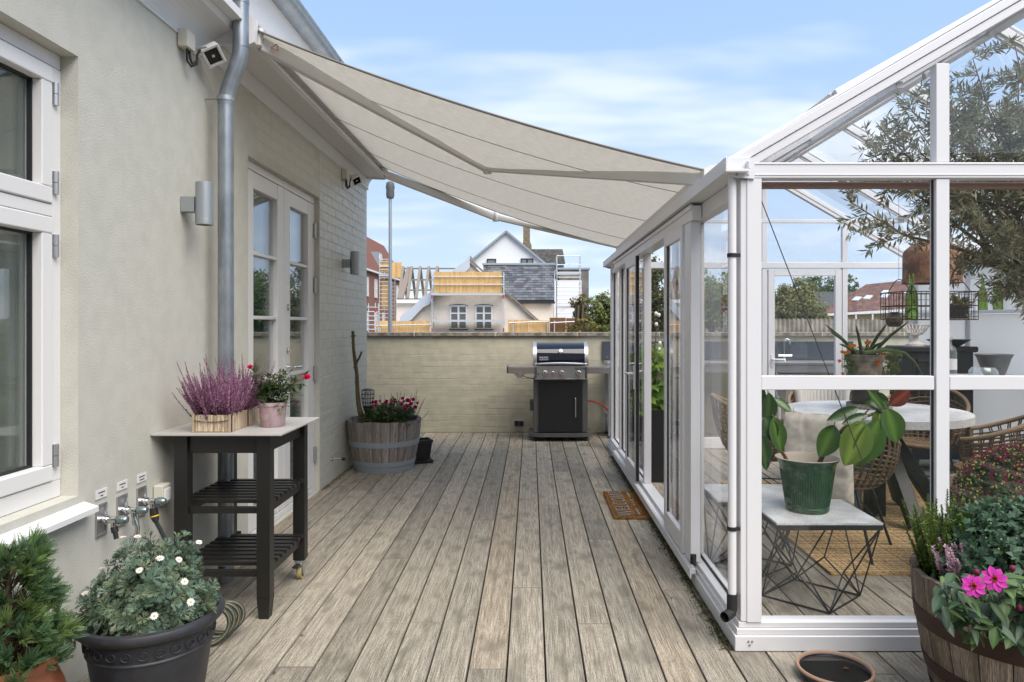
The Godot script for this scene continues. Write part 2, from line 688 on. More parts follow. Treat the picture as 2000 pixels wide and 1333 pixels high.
# ---------------------------------------------------------------- the house with the awning
func build_house() -> void:
	var house := thing("rendered_house", "sage grey rendered house with white window and french door along the deck", "house", V(-1.71, 0, 3.0))
	house.position = Vector3.ZERO
	var w := MB.new()
	for s in [[-3.0, 1.25, -0.3, 2.95], [1.25, 2.707, -0.3, 0.70], [1.25, 2.707, 2.36, 2.95], [2.707, 4.335, -0.3, 2.95], [4.335, 5.80, -0.3, 0.0], [4.335, 5.80, 2.37, 2.95], [5.80, 7.47, -0.3, 2.95]]:
		w.box(Vector3(-2.07, s[2], -s[1]), Vector3(-1.71, s[3], -s[0]))
	w.box(Vector3(-8.0, -5.0, -7.47), Vector3(-2.07, 2.95, -7.11))
	w.box(Vector3(-2.07, -5.0, -7.47), Vector3(-1.71, -0.3, 3.0))
	var wall := put(house, "wall", w, M.stucco)
	# painted bricks show through past the french door
	var r := RandomNumberGenerator.new()
	r.seed = 5
	var brick := MB.new()
	brick.cbox(Vector3.ZERO, Vector3(0.012, 0.066, 0.229), 0.003)
	var bm := brick.mesh()
	var half := MB.new()
	half.cbox(Vector3.ZERO, Vector3(0.012, 0.066, 0.110), 0.003)
	var hm := half.mesh()
	var course := 0
	var y := 0.05
	while y < 2.76:
		var d := 5.80
		var first := true
		while d < 7.44:
			var short := (first and course % 2 == 1) or d + 0.23 > 7.47
			var len := 0.113 if short else 0.232
			if d + len > 7.475:
				break
			var o := put(wall, "brick", hm if short else bm, M.house_brick, Vector3(-1.7154 + r.randf() * 0.0012, y, -(d + len * 0.5)))
			o.rotation.z = r.randf_range(-0.03, 0.03)
			first = false
			d += len + 0.004
		if y > 2.41:
			d = 4.36 + (0.118 if course % 2 == 1 else 0.0)
			while d + 0.232 < 5.80:
				put(wall, "brick", bm, M.house_brick, Vector3(-1.7156 + r.randf() * 0.0008, y, -(d + 0.116)))
				d += 0.236
		y += 0.0755
		course += 1
	# cove, soffit, fascia and the roof edge
	var cove := MB.new()
	var prof := []
	for i in 9:
		var a := PI / 2 * i / 8.0
		prof.append(Vector2(-1.71 + 0.13 * (1 - cos(a)) + 0.004, 2.77 + 0.13 * sin(a)))
	var poly := PackedVector2Array()
	poly.append(Vector2(-1.74, 2.755))
	poly.append(Vector2(-1.70, 2.755))
	for p in prof:
		poly.append(p)
	poly.append(Vector2(-1.56, 2.93))
	poly.append(Vector2(-1.74, 2.93))
	cove.prism(poly, -7.52, 3.0)
	put(house, "cornice", cove, M.white_matte)
	var sof := MB.new()
	sof.box(Vector3(-2.10, 2.932, -7.6), Vector3(-1.50, 2.975, 3.0))
	put(house, "soffit", sof, M.white_matte)
	var fas := MB.new()
	fas.prism(PackedVector2Array([Vector2(-1.60, 2.978), Vector2(-1.565, 2.978), Vector2(-1.505, 3.30), Vector2(-1.60, 3.30)]), -7.6, 3.0)
	put(house, "fascia", fas, M.white_paint)
	var rf_ := MB.new()
	rf_.prism(PackedVector2Array([Vector2(-1.50, 3.302), Vector2(-1.46, 3.33), Vector2(-5.0, 6.3), Vector2(-5.0, 6.24), Vector2(-1.60, 3.302)]), -7.75, 3.0)
	put(house, "roof", rf_, mat("roof_dark", lin(0.05, 0.05, 0.055), 0.7))
	# the wing of the house behind the viewer, mirrored in the greenhouse glass
	var wing := MB.new()
	wing.box(Vector3(-2.07, -5.0, 4.2), Vector3(9.0, 3.7, 4.6))
	put(house, "wing_wall", wing, mat("wing_brick", lin(0.16, 0.085, 0.06), 0.9))
	var wc := MB.new()
	wc.cbox(Vector3(3.4, 3.74, 4.4), Vector3(11.2, 0.07, 0.55), 0.01)
	put(house, "wing_coping", wc, M.zinc)
	# closed room behind the openings
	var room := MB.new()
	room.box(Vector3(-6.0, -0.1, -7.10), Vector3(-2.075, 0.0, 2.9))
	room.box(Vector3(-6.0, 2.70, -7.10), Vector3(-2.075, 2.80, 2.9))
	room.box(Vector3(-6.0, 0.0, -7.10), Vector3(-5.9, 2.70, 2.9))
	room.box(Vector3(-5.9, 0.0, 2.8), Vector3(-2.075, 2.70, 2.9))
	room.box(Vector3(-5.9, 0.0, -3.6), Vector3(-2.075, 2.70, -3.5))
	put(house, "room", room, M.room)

	# the window
	var f := MB.new()
	var xf := -1.775
	f.cbox(V(xf - 0.04, 2.333, 1.978), Vector3(0.08, 0.054, 1.455), 0.003)
	f.cbox(V(xf - 0.04, 0.733, 1.978), Vector3(0.08, 0.064, 1.455), 0.003)
	f.cbox(V(xf - 0.04, 1.77, 1.978), Vector3(0.08, 0.045, 1.36), 0.003)
	f.cbox(V(xf - 0.04, 1.535, 2.682), Vector3(0.08, 1.54, 0.05), 0.003)
	f.cbox(V(xf - 0.04, 1.535, 1.277), Vector3(0.08, 1.54, 0.05), 0.003)
	var win := put(house, "window", f, M.white_paint)
	for s in [[0.768, 1.745], [1.795, 2.303]]:
		var sash := MB.new()
		var y0: float = s[0]
		var y1: float = s[1]
		var d0 := 1.305
		var d1 := 2.654
		for e in [[y0, y0 + 0.062], [y1 - 0.062, y1]]:
			sash.cbox(V(xf - 0.028, (e[0] + e[1]) * 0.5, (d0 + d1) * 0.5), Vector3(0.07, e[1] - e[0], d1 - d0), 0.006)
		for e in [[d0, d0 + 0.058], [d1 - 0.058, d1]]:
			sash.cbox(V(xf - 0.0285, (y0 + y1) * 0.5, (e[0] + e[1]) * 0.5), Vector3(0.068, y1 - y0 - 0.12, e[1] - e[0]), 0.006)
		put(win, "sash", sash, M.white_paint)
		var gk := MB.new()
		gk.box(V(xf - 0.046, y0 + 0.0625, d1 - 0.0595), V(xf - 0.03, y1 - 0.0625, d1 - 0.068))
		gk.box(V(xf - 0.046, y0 + 0.0625, d0 + 0.06), V(xf - 0.03, y0 + 0.071, d1 - 0.0695))
		gk.box(V(xf - 0.046, y1 - 0.071, d0 + 0.06), V(xf - 0.03, y1 - 0.0625, d1 - 0.0695))
		put(win, "gasket", gk, M.gasket)
		var p := MB.new()
		p.box(V(xf - 0.044, y0 + 0.05, d1 - 0.05), V(xf - 0.038, y1 - 0.05, d0 + 0.05))
		put(win, "pane", p, M.pane_window)
		var p2 := MB.new()
		p2.box(V(xf - 0.064, y0 + 0.05, d1 - 0.05), V(xf - 0.058, y1 - 0.05, d0 + 0.05))
		put(win, "pane", p2, M.pane_window)
	for hy in [2.205, 1.875, 1.64, 0.86]:
		var hg := MB.new()
		hg.tube([V(xf + 0.006, hy - 0.042, 2.668), V(xf + 0.006, hy - 0.001, 2.668)], 0.0115, 10)
		hg.tube([V(xf + 0.006, hy + 0.001, 2.668), V(xf + 0.006, hy + 0.042, 2.668)], 0.0115, 10)
		put(win, "hinge", hg, M.brushed)
	var sl := MB.new()
	sl.prism(PackedVector2Array([Vector2(-1.80, 0.698), Vector2(-1.655, 0.652), Vector2(-1.655, 0.632), Vector2(-1.80, 0.678)]), -2.745, -1.2)
	put(win, "sill", sl, M.white_matte)
	var cur := MB.new()
	for k in 30:
		var d := 1.3 + k * 0.022
		cur.tube([V(-2.2, 0.3, d), V(-2.2, 2.5, d)], 0.016, 6)
	put(win, "curtain", cur, M.curtain)

	# the french door
	var dx := -1.75
	var df := MB.new()
	df.cbox(V(dx - 0.045, 2.343, 5.0675), Vector3(0.09, 0.052, 1.463), 0.003)
	df.cbox(V(dx - 0.045, 1.158, 4.358), Vector3(0.09, 2.315, 0.044), 0.003)
	df.cbox(V(dx - 0.045, 1.158, 5.778), Vector3(0.09, 2.315, 0.042), 0.003)
	df.cbox(V(dx - 0.045, 0.02, 5.068), Vector3(0.10, 0.038, 1.374), 0.003)
	var door := put(house, "french_door", df, M.white_paint)
	for s in [[4.383, 5.078, 4.525, 4.955], [5.082, 5.755, 5.215, 5.635]]:
		var lf := MB.new()
		var z0: float = s[0]
		var z1: float = s[1]
		var g0: float = s[2]
		var g1: float = s[3]
		lf.cbox(V(dx - 0.03, 1.178, (z0 + g0) * 0.5), Vector3(0.06, 2.272, g0 - z0), 0.005)
		lf.cbox(V(dx - 0.03, 1.178, (z1 + g1) * 0.5), Vector3(0.06, 2.272, z1 - g1), 0.005)
		lf.cbox(V(dx - 0.031, 2.2605, (g0 + g1) * 0.5), Vector3(0.057, 0.107, g1 - g0), 0.005)
		lf.cbox(V(dx - 0.031, 0.103, (g0 + g1) * 0.5), Vector3(0.057, 0.122, g1 - g0), 0.005)
		put(door, "leaf", lf, M.white_paint)
		for k in 4:
			var mu := MB.new()
			mu.cbox(V(dx - 0.032, 1.80 - 0.41 * k, (g0 + g1) * 0.5), Vector3(0.05, 0.024, g1 - g0), 0.004)
			put(door, "muntin", mu, M.white_paint)
		for k in 5:
			var p := MB.new()
			var top := 2.207 - 0.41 * k if k == 0 else 1.788 - 0.41 * (k - 1)
			var bot := 1.812 - 0.41 * k if k < 4 else 0.164
			p.box(V(dx - 0.036, bot, g1), V(dx - 0.03, top, g0))
			put(door, "pane", p, M.pane_window)
			var p2 := MB.new()
			p2.box(V(dx - 0.052, bot, g1), V(dx - 0.046, top, g0))
			put(door, "pane", p2, M.pane_window)
	for s in [[4.372, 2.14], [4.372, 1.72], [4.372, 0.95], [4.372, 0.35], [5.77, 2.10], [5.77, 1.66], [5.77, 0.95], [5.77, 0.30]]:
		var hg := MB.new()
		hg.tube([V(dx + 0.012, s[1] - 0.06, s[0]), V(dx + 0.012, s[1] - 0.001, s[0])], 0.0125, 10)
		hg.tube([V(dx + 0.012, s[1] + 0.001, s[0]), V(dx + 0.012, s[1] + 0.06, s[0])], 0.0125, 10)
		put(door, "hinge", hg, M.brushed)
	var hd := MB.new()
	hd.tube([V(dx, 1.04, 5.15), V(dx + 0.055, 1.04, 5.15), V(dx + 0.06, 1.04, 5.16), V(dx + 0.06, 1.035, 5.28)], 0.009, 8)
	hd.tube([V(dx - 0.001, 1.04, 5.15), V(dx + 0.008, 1.04, 5.15)], 0.026, 16)
	put(door, "handle", hd, M.chrome)
	for hy in [1.47, 1.16]:
		var lk := MB.new()
		lk.cbox(V(dx + 0.004, hy, 5.15), Vector3(0.008, 0.05, 0.028), 0.003)
		lk.tube([V(dx, hy, 5.15), V(dx + 0.025, hy, 5.15)], 0.012, 10)
		put(door, "lock", lk, M.chrome)
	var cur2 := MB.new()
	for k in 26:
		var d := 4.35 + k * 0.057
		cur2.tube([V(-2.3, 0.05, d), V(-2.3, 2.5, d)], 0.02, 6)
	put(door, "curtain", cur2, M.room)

	# zinc gutter
	var gut := thing("roof_gutter", "half round zinc gutter along the eaves of the rendered house", "gutter")
	var gm := MB.new()
	for side in [0.070, 0.066]:
		var pr := PackedVector3Array()
		for i in 13:
			var a := PI + PI * i / 12.0
			pr.append(Vector3(-1.475 + cos(a) * side, 3.30 + sin(a) * side, 0))
		for i in 12:
			for zz in [[-7.7, 3.0]]:
				var sgn := 1.0 if side > 0.068 else -1.0
				var mid := (pr[i] + pr[i + 1]) * 0.5 - Vector3(-1.475, 3.30, 0)
				var i0 := gm.vert(pr[i] + Vector3(0, 0, zz[0]), (pr[i] - Vector3(-1.475, 3.30, 0)) * sgn, Vector2.ZERO)
				var i1 := gm.vert(pr[i + 1] + Vector3(0, 0, zz[0]), (pr[i + 1] - Vector3(-1.475, 3.30, 0)) * sgn, Vector2.ZERO)
				var i2 := gm.vert(pr[i + 1] + Vector3(0, 0, zz[1]), (pr[i + 1] - Vector3(-1.475, 3.30, 0)) * sgn, Vector2.ZERO)
				var i3 := gm.vert(pr[i] + Vector3(0, 0, zz[1]), (pr[i] - Vector3(-1.475, 3.30, 0)) * sgn, Vector2.ZERO)
				gm.tri(i0, i1, i2)
				gm.tri(i0, i2, i3)
	gm.tube([V(-1.405, 3.302, -3.0), V(-1.405, 3.302, 7.7)], 0.010, 10)
	put(gut, "trough", gm, M.zinc)
	for d in [3.95, 5.3, 6.6]:
		var br := MB.new()
		var pts := []
		for i in 13:
			var a := PI + PI * i / 12.0
			pts.append(V(-1.475 + cos(a) * 0.075, 3.30 + sin(a) * 0.075, d))
		br.tube(pts, 0.008, 6)
		put(gut, "bracket", br, M.zinc)


func build_parapet() -> void:
	var par := thing("parapet_wall", "low cream painted brick parapet wall with rough concrete coping behind the grill", "wall", V(0, 0, 8.9))
	par.position = Vector3.ZERO
	var c := MB.new()
	c.box(Vector3(-8.0, -5.0, -9.12), Vector3(7.5, 1.197, -8.892))
	var core := put(par, "masonry", c, M.paint_brick)
	var r := RandomNumberGenerator.new()
	r.seed = 9
	var b := MB.new()
	b.cbox(Vector3.ZERO, Vector3(0.232, 0.067, 0.012), 0.003)
	var bm := b.mesh()
	var k := 0
	for row in 16:
		var y := 0.036 + row * 0.0745
		var x := -2.42 + (0.118 if row % 2 else 0.0)
		while x < 1.55:
			var o := put(core, "brick", bm, M.paint_brick, Vector3(x + 0.1145, y, -8.8974 + r.randf() * 0.0009))
			o.rotation.x = r.randf_range(-0.03, 0.03)
			x += 0.236
			k += 1
	var x := -7.5
	while x < 7.4:
		var s := MB.new()
		s.cbox(Vector3(x + 0.505, 1.222, -9.0), Vector3(1.0, 0.048, 0.30), 0.006)
		put(par, "coping_stone", s, M.coping)
		var j := MB.new()
		j.cbox(Vector3(x + 1.009, 1.221, -9.0), Vector3(0.008, 0.05, 0.298), 0.001)
		put(par, "mortar_joint", j, M.white_matte)
		x += 1.01


# ---------------------------------------------------------------- greenhouse
const GX0 := 0.86
const GX1 := 4.22
const GD0 := 2.96
const GD1 := 7.81
const GRX := 2.54
const GEY := 2.0
const GRY := 2.975


func roof_y(x: float) -> float:
	return GEY + (GRX - absf(x - GRX) - GX0) / (GRX - GX0) * (GRY - GEY)


func build_greenhouse() -> void:
	var gh := thing("greenhouse", "white aluminium framed greenhouse glazed all round and furnished inside", "greenhouse", V(0, 0, GD0))
	gh.position = Vector3.ZERO
	var A: Material = M.white_alu
	# base profile: stepped sill all round
	var bs := MB.new()
	for s in [[0.0, 0.062, 0.0], [0.0625, 0.088, 0.010], [0.0885, 0.113, 0.020]]:
		var i: float = s[2]
		bs.cbox(Vector3((GX0 + GX1) * 0.5, (s[0] + s[1]) * 0.5 + 0.003, -GD0 + 0.016 - 0.045 - i * 0.5), Vector3(GX1 - GX0 + 0.04 - i * 2, s[1] - s[0], 0.09 - i), 0.003)
		bs.cbox(Vector3((GX0 + GX1) * 0.5, (s[0] + s[1]) * 0.5 + 0.003, -GD1 + 0.03), Vector3(GX1 - GX0 + 0.04 - i * 2, s[1] - s[0], 0.09 - i), 0.003)
		var z0 := -GD0 - 0.075
		var z1 := -GD1 + 0.076
		bs.cbox(Vector3(GX0 - 0.02 + 0.05 + i * 0.5, (s[0] + s[1]) * 0.5 + 0.003, (z0 + z1) * 0.5), Vector3(0.10 - i, s[1] - s[0], z0 - z1), 0.003)
		bs.cbox(Vector3(GX1 + 0.02 - 0.05 - i * 0.5, (s[0] + s[1]) * 0.5 + 0.003, (z0 + z1) * 0.5), Vector3(0.10 - i, s[1] - s[0], z0 - z1), 0.003)
	put(gh, "base_frame", bs, A)
	var yb := 0.117
	# corner posts
	for c in [[GX0 + 0.052, GD0 + 0.047], [GX1 - 0.052, GD0 + 0.047], [GX0 + 0.052, GD1 - 0.047], [GX1 - 0.052, GD1 - 0.047]]:
		var p := MB.new()
		p.cbox(V(c[0], (yb + 1.95) * 0.5, c[1]), Vector3(0.088, 1.95 - yb, 0.088), 0.004)
		# the rib down its face
		p.cbox(V(c[0] + 0.012, (yb + 1.95) * 0.5, c[1] - 0.046), Vector3(0.06, 1.95 - yb, 0.006), 0.001)
		put(gh, "corner_post", p, A)
	# gable frames, front and back
	for gable in 2:
		var d := GD0 + 0.03 if gable == 0 else GD1 - 0.03
		var sg := -1.0 if gable == 0 else 1.0
		var xs := [1.707, 2.504, 3.30] if gable == 0 else [1.74, 2.535, 3.405]
		var eb := MB.new()
		eb.cbox(V((GX0 + GX1) * 0.5, 1.985, d), Vector3(GX1 - GX0 - 0.02, 0.066, 0.06), 0.004)
		eb.cbox(V((GX0 + GX1) * 0.5, 2.012, d + sg * 0.031), Vector3(GX1 - GX0 - 0.03, 0.006, 0.004), 0.001)
		eb.cbox(V((GX0 + GX1) * 0.5, 1.966, d + sg * 0.031), Vector3(GX1 - GX0 - 0.03, 0.004, 0.004), 0.001)
		put(gh, "eave_beam", eb, A)
		for x in xs:
			var mu := MB.new()
			mu.cbox(V(x, (yb + 1.951) * 0.5, d), Vector3(0.056, 1.951 - yb, 0.05), 0.003)
			put(gh, "mullion", mu, A)
			var mg := MB.new()
			mg.box(V(x - 0.0325, yb, d - 0.006), V(x - 0.0285, 1.95, d + 0.006))
			put(gh, "gasket", mg, M.gasket)
			var mt := MB.new()
			mt.cbox(V(x, (2.019 + roof_y(x) - 0.062) * 0.5, d), Vector3(0.056, roof_y(x) - 0.062 - 2.019, 0.05), 0.003)
			put(gh, "mullion", mt, A)
		if gable == 0:
			for k in 4:
				var xa: float = GX0 + 0.097 if k == 0 else xs[k - 1] + 0.029
				var xb: float = GX1 - 0.097 if k == 3 else xs[k] - 0.034
				var ra := MB.new()
				ra.cbox(V((xa + xb) * 0.5, 1.105, d - 0.004), Vector3(xb - xa, 0.058, 0.04), 0.003)
				put(gh, "mid_rail", ra, A)
		# rakes
		for s in [-1.0, 1.0]:
			var xe := GX0 - 0.02 if s < 0 else GX1 + 0.02
			var e := V(xe, GEY + 0.018, d)
			var r := V(GRX, GRY + 0.035, d)
			var up := Vector3((e - r).y * s, absf(e.x - r.x), 0).normalized()
			up = Vector3(-(r - e).y * signf(r.x - e.x), absf(r.x - e.x), 0).normalized()
			var rk := MB.new()
			rk.bar(e, r, 0.07, 0.036, up, 0.004)
			rk.bar(e - up * 0.0365 + (r - e).normalized() * 0.03, r - up * 0.0365, 0.058, 0.035, up, 0.004)
			put(gh, "rake", rk, A)
		# glass of the gable
		var zg := -(d + sg * -0.004)
		var cells := []
		for k in 4:
			var xa: float = GX0 + 0.09 if k == 0 else xs[k - 1] + 0.02
			var xb: float = GX1 - 0.09 if k == 3 else xs[k] - 0.02
			if gable == 0:
				cells.append([[xa, yb - 0.01], [xb, yb - 0.01], [xb, 1.09], [xa, 1.09]])
				cells.append([[xa, 1.12], [xb, 1.12], [xb, 1.965], [xa, 1.965]])
			elif k != 2:
				cells.append([[xa, yb - 0.01], [xb, yb - 0.01], [xb, 1.965], [xa, 1.965]])
			var ya := roof_y(xa) - 0.045
			var yc := roof_y(xb) - 0.045
			if (xa - GRX) * (xb - GRX) < 0.0 and absf(xa - GRX) > 0.04 and absf(xb - GRX) > 0.04:
				cells.append([[xa, 2.0], [xb, 2.0], [xb, yc], [GRX, GRY - 0.04], [xa, ya]])
			else:
				cells.append([[xa, 2.0], [xb, 2.0], [xb, maxf(yc, 2.005)], [xa, maxf(ya, 2.005)]])
		for cell in cells:
			var pg := PackedVector2Array()
			for q in cell:
				pg.append(Vector2(q[0], q[1]))
			var pn := MB.new()
			pn.prism(pg, zg - 0.002, zg + 0.002)
			put(gh, "pane", pn, M.pane)
		if gable == 1:
			# hinged door in the far gable
			var df := MB.new()
			var x0 := 2.575
			var x1 := 3.372
			df.cbox(V(x0 + 0.035, 1.03, d), Vector3(0.07, 1.82, 0.045), 0.003)
			df.cbox(V(x1 - 0.035, 1.03, d), Vector3(0.07, 1.82, 0.045), 0.003)
			df.cbox(V((x0 + x1) * 0.5, 1.905, d), Vector3(x1 - x0 - 0.141, 0.07, 0.044), 0.003)
			df.cbox(V((x0 + x1) * 0.5, 0.17, d), Vector3(x1 - x0 - 0.141, 0.10, 0.044), 0.003)
			var dr := put(gh, "gable_door", df, A)
			var dp := MB.new()
			dp.box(V(x0 + 0.07, 0.22, d + 0.003), V(x1 - 0.07, 1.87, d - 0.001))
			put(dr, "pane", dp, M.pane)
			var dh := MB.new()
			dh.tube([V(x0 + 0.04, 0.965, d - 0.02), V(x0 + 0.04, 0.965, d - 0.07), V(x0 + 0.17, 0.965, d - 0.07)], 0.01, 8)
			dh.cbox(V(x0 + 0.04, 0.95, d - 0.027), Vector3(0.03, 0.14, 0.008), 0.003)
			put(dr, "handle", dh, A)
	# roller_blind tucked under the front eave beam
	var bl := MB.new()
	bl.cbox(V(GRX, 1.938, GD0 + 0.085), Vector3(GX1 - GX0 - 0.22, 0.03, 0.03), 0.012)
	put(gh, "roller_blind", bl, mat("blind_cloth", lin(0.34, 0.22, 0.18), 0.9))
	# side eave beams and gutters, corner plates
	for s in [-1.0, 1.0]:
		var x := GX0 + 0.045 if s < 0 else GX1 - 0.045
		var sb := MB.new()
		sb.cbox(V(x, 1.93, (GD0 + GD1) * 0.5), Vector3(0.06, 0.075, GD1 - GD0 - 0.19), 0.004)
		put(gh, "side_beam", sb, A)
		var g := MB.new()
		var xo := GX0 - 0.062 if s < 0 else GX1 + 0.062
		var xi := GX0 + 0.03 if s < 0 else GX1 - 0.03
		g.cbox(V((xo + xi) * 0.5, 1.9755, (GD0 + GD1) * 0.5), Vector3(absf(xo - xi), 0.012, GD1 - GD0 + 0.09), 0.002)
		g.cbox(V(xo, 2.0, (GD0 + GD1) * 0.5), Vector3(0.010, 0.062, GD1 - GD0 + 0.09), 0.003)
		g.cbox(V(xi, 1.999, (GD0 + GD1) * 0.5), Vector3(0.010, 0.034, GD1 - GD0 + 0.085), 0.003)
		put(gh, "gutter", g, A)
		for e in [GD0 - 0.008, GD1 + 0.008]:
			var pl := MB.new()
			var xa := GX0 - 0.066 if s < 0 else GX1 - 0.062
			pl.prism(PackedVector2Array([Vector2(xa, 1.972), Vector2(xa + 0.055, 1.952), Vector2(xa + 0.128, 1.948), Vector2(xa + 0.128, 2.035), Vector2(xa, 2.032)]), -e - 0.004, -e + 0.004)
			var cp := put(gh, "corner_plate", pl, A)
			for q in [[0.012, 2.018], [0.012, 1.99], [0.055, 1.965], [0.10, 2.015], [0.10, 1.965]]:
				var sc := MB.new()
				sc.tube([V(xa + q[0], q[1], e - 0.0038), V(xa + q[0], q[1], e - 0.0065)], 0.005, 8)
				put(cp, "screw", sc, M.galvan)
	# rafters, ridge and roof glass
	var nb := 5
	var ridge := MB.new()
	ridge.cbox(V(GRX, GRY + 0.01, (GD0 + GD1) * 0.5), Vector3(0.08, 0.08, GD1 - GD0 - 0.065), 0.006)
	put(gh, "ridge_beam", ridge, A)
	for i in range(0, nb + 1):
		var d := GD0 + 0.03 + (GD1 - GD0 - 0.06) * i / nb
		for s in [-1.0, 1.0]:
			var e := V(GX0 + 0.02 if s < 0 else GX1 - 0.02, GEY + 0.0, d)
			var r := V(GRX + s * 0.04, GRY - 0.005, d)
			var up := Vector3(s * (r - e).y, absf((r - e).x), 0).normalized()
			if i > 0 and i < nb:
				var rb := MB.new()
				rb.bar(e, r, 0.045, 0.05, up, 0.004)
				rb.bar(e - up * 0.028, r - up * 0.028, 0.02, 0.03, up, 0.0)
				put(gh, "rafter", rb, A)
			if i < nb:
				var d2 := d + (GD1 - GD0 - 0.06) / nb
				var md := (d + d2) * 0.5
				var gp := MB.new()
				var ee := V(GX0 - 0.03 if s < 0 else GX1 + 0.03, GEY - 0.005, md) + up * 0.032
				var rr := V(GRX + s * 0.04, GRY + 0.012, md) + up * 0.025
				gp.bar(ee, rr, d2 - d - 0.012, 0.004, up, 0.0)
				put(gh, "roof_pane", gp, M.pane)
				var cb := MB.new()
				cb.bar(V(ee.x, ee.y, d) + up * 0.006, V(rr.x, rr.y, d) + up * 0.006, 0.03, 0.012, up, 0.003)
				put(gh, "glazing_bar", cb, A)
	# purlins and collar ties
	for q in [[1.55, 0.0], [3.53, 0.0]]:
		var pu := MB.new()
		pu.cbox(V(q[0], roof_y(q[0]) - 0.045, (GD0 + GD1) * 0.5), Vector3(0.03, 0.03, GD1 - GD0 - 0.10), 0.003)
		put(gh, "purlin", pu, A)
	for d in [4.88, 6.84]:
		var ct := MB.new()
		ct.cbox(V(GRX, 2.33, d), Vector3(2.05, 0.035, 0.02), 0.003)
		put(gh, "collar_tie", ct, A)
	# opening roof light, lifted a little, on the slope towards the house
	var vt := MB.new()
	var sl := Vector3(GRX - GX0, GRY - GEY, 0).normalized()
	var upn := Vector3(-sl.y, sl.x, 0)
	var lo := V(1.32, roof_y(1.32), 0) + upn * 0.066
	var hi := V(2.48, roof_y(2.48), 0) + upn * 0.05
	for d in [3.03, 3.93]:
		vt.bar(lo + V(0, 0, d), hi + V(0, 0, d), 0.03, 0.03, upn, 0.003)
	vt.bar(lo + V(0, 0, 3.046), lo + V(0, 0, 3.914), 0.03, 0.028, upn, 0.003)
	vt.bar(hi + V(0, 0, 3.046), hi + V(0, 0, 3.914), 0.03, 0.028, upn, 0.003)
	var vent := put(gh, "roof_vent", vt, A)
	var vp := MB.new()
	vp.bar(lo + V(0, 0, 3.48), hi + V(0, 0, 3.48), 0.88, 0.004, upn)
	put(vent, "pane", vp, M.pane)
	# side towards the house: posts and fixed panes, with the door opening between
	var ps := [3.87, 4.44, 5.56, 6.35, 7.08]
	for d in ps:
		var p := MB.new()
		p.cbox(V(GX0 + 0.045, (yb + 1.892) * 0.5, d), Vector3(0.056, 1.892 - yb, 0.045), 0.003)
		put(gh, "side_post", p, A)
	var all := [GD0 + 0.09] + ps + [GD1 - 0.09]
	for k in all.size() - 1:
		if k == 2:
			continue
		var a: float = all[k] + (0.024 if k > 0 else 0.004)
		var b: float = all[k + 1] - (0.024 if k < all.size() - 2 else 0.004)
		var pn := MB.new()
		pn.box(V(GX0 + 0.043, yb - 0.012, b + 0.008), V(GX0 + 0.047, 1.90, a - 0.008))
		put(gh, "pane", pn, M.pane)
		var gk := MB.new()
		for z in [[a, a + 0.008], [b - 0.008, b]]:
			gk.box(V(GX0 + 0.039, yb + 0.004, z[1]), V(GX0 + 0.051, 1.888, z[0]))
		gk.box(V(GX0 + 0.039, yb - 0.003, b - 0.009), V(GX0 + 0.051, yb + 0.005, a + 0.009))
		put(gh, "gasket", gk, M.gasket)
	# head rail and track of the sliding doors
	var hr := MB.new()
	hr.cbox(V(GX0 - 0.012, 1.918, 5.36), Vector3(0.05, 0.075, 3.42), 0.004)
	hr.cbox(V(GX0 - 0.04, 1.948, 5.36), Vector3(0.012, 0.024, 3.42), 0.002)
	put(gh, "sliding_rail", hr, A)
	var tk := MB.new()
	tk.cbox(V(GX0 - 0.03, 0.088, 5.36), Vector3(0.022, 0.03, 3.42), 0.002)
	tk.cbox(V(GX0 - 0.045, 0.075, 5.36), Vector3(0.008, 0.05, 3.42), 0.002)
	put(gh, "sliding_track", tk, A)
	var stp := MB.new()
	stp.cbox(V(GX0 - 0.010, 1.0, 3.76), Vector3(0.052, 1.76, 0.14), 0.004)
	put(gh, "rail_post", stp, A)
	var bump := MB.new()
	bump.cbox(V(GX0 - 0.03, 0.15, 3.655), Vector3(0.03, 0.05, 0.01), 0.002)
	bump.tube([V(GX0 - 0.035, 0.17, 3.65), V(GX0 - 0.035, 0.17, 3.62), V(GX0 - 0.035, 0.14, 3.60)], 0.009, 8)
	put(gh, "door_stop", bump, M.rubber_black)
	for s in [[3.87, 4.40], [5.60, 6.20]]:
		var lf := MB.new()
		var a: float = s[0]
		var b: float = s[1]
		var x := GX0 - 0.026
		lf.cbox(V(x, 1.0, a + 0.025), Vector3(0.032, 1.78, 0.05), 0.003)
		lf.cbox(V(x, 1.0, b - 0.025), Vector3(0.032, 1.78, 0.05), 0.003)
		lf.cbox(V(x, 1.855, (a + b) * 0.5), Vector3(0.03, 0.07, b - a - 0.101), 0.003)
		lf.cbox(V(x, 0.16, (a + b) * 0.5), Vector3(0.03, 0.10, b - a - 0.101), 0.003)
		var dr := put(gh, "sliding_door", lf, A)
		var gp := MB.new()
		gp.box(V(x - 0.002, 0.20, b - 0.045), V(x + 0.002, 1.83, a + 0.045))
		put(dr, "pane", gp, M.pane)
		var gk := MB.new()
		gk.box(V(x - 0.006, 0.211, a + 0.056), V(x + 0.006, 1.819, a + 0.051))
		gk.box(V(x - 0.006, 0.211, b - 0.051), V(x + 0.006, 1.819, b - 0.056))
		put(dr, "gasket", gk, M.gasket)
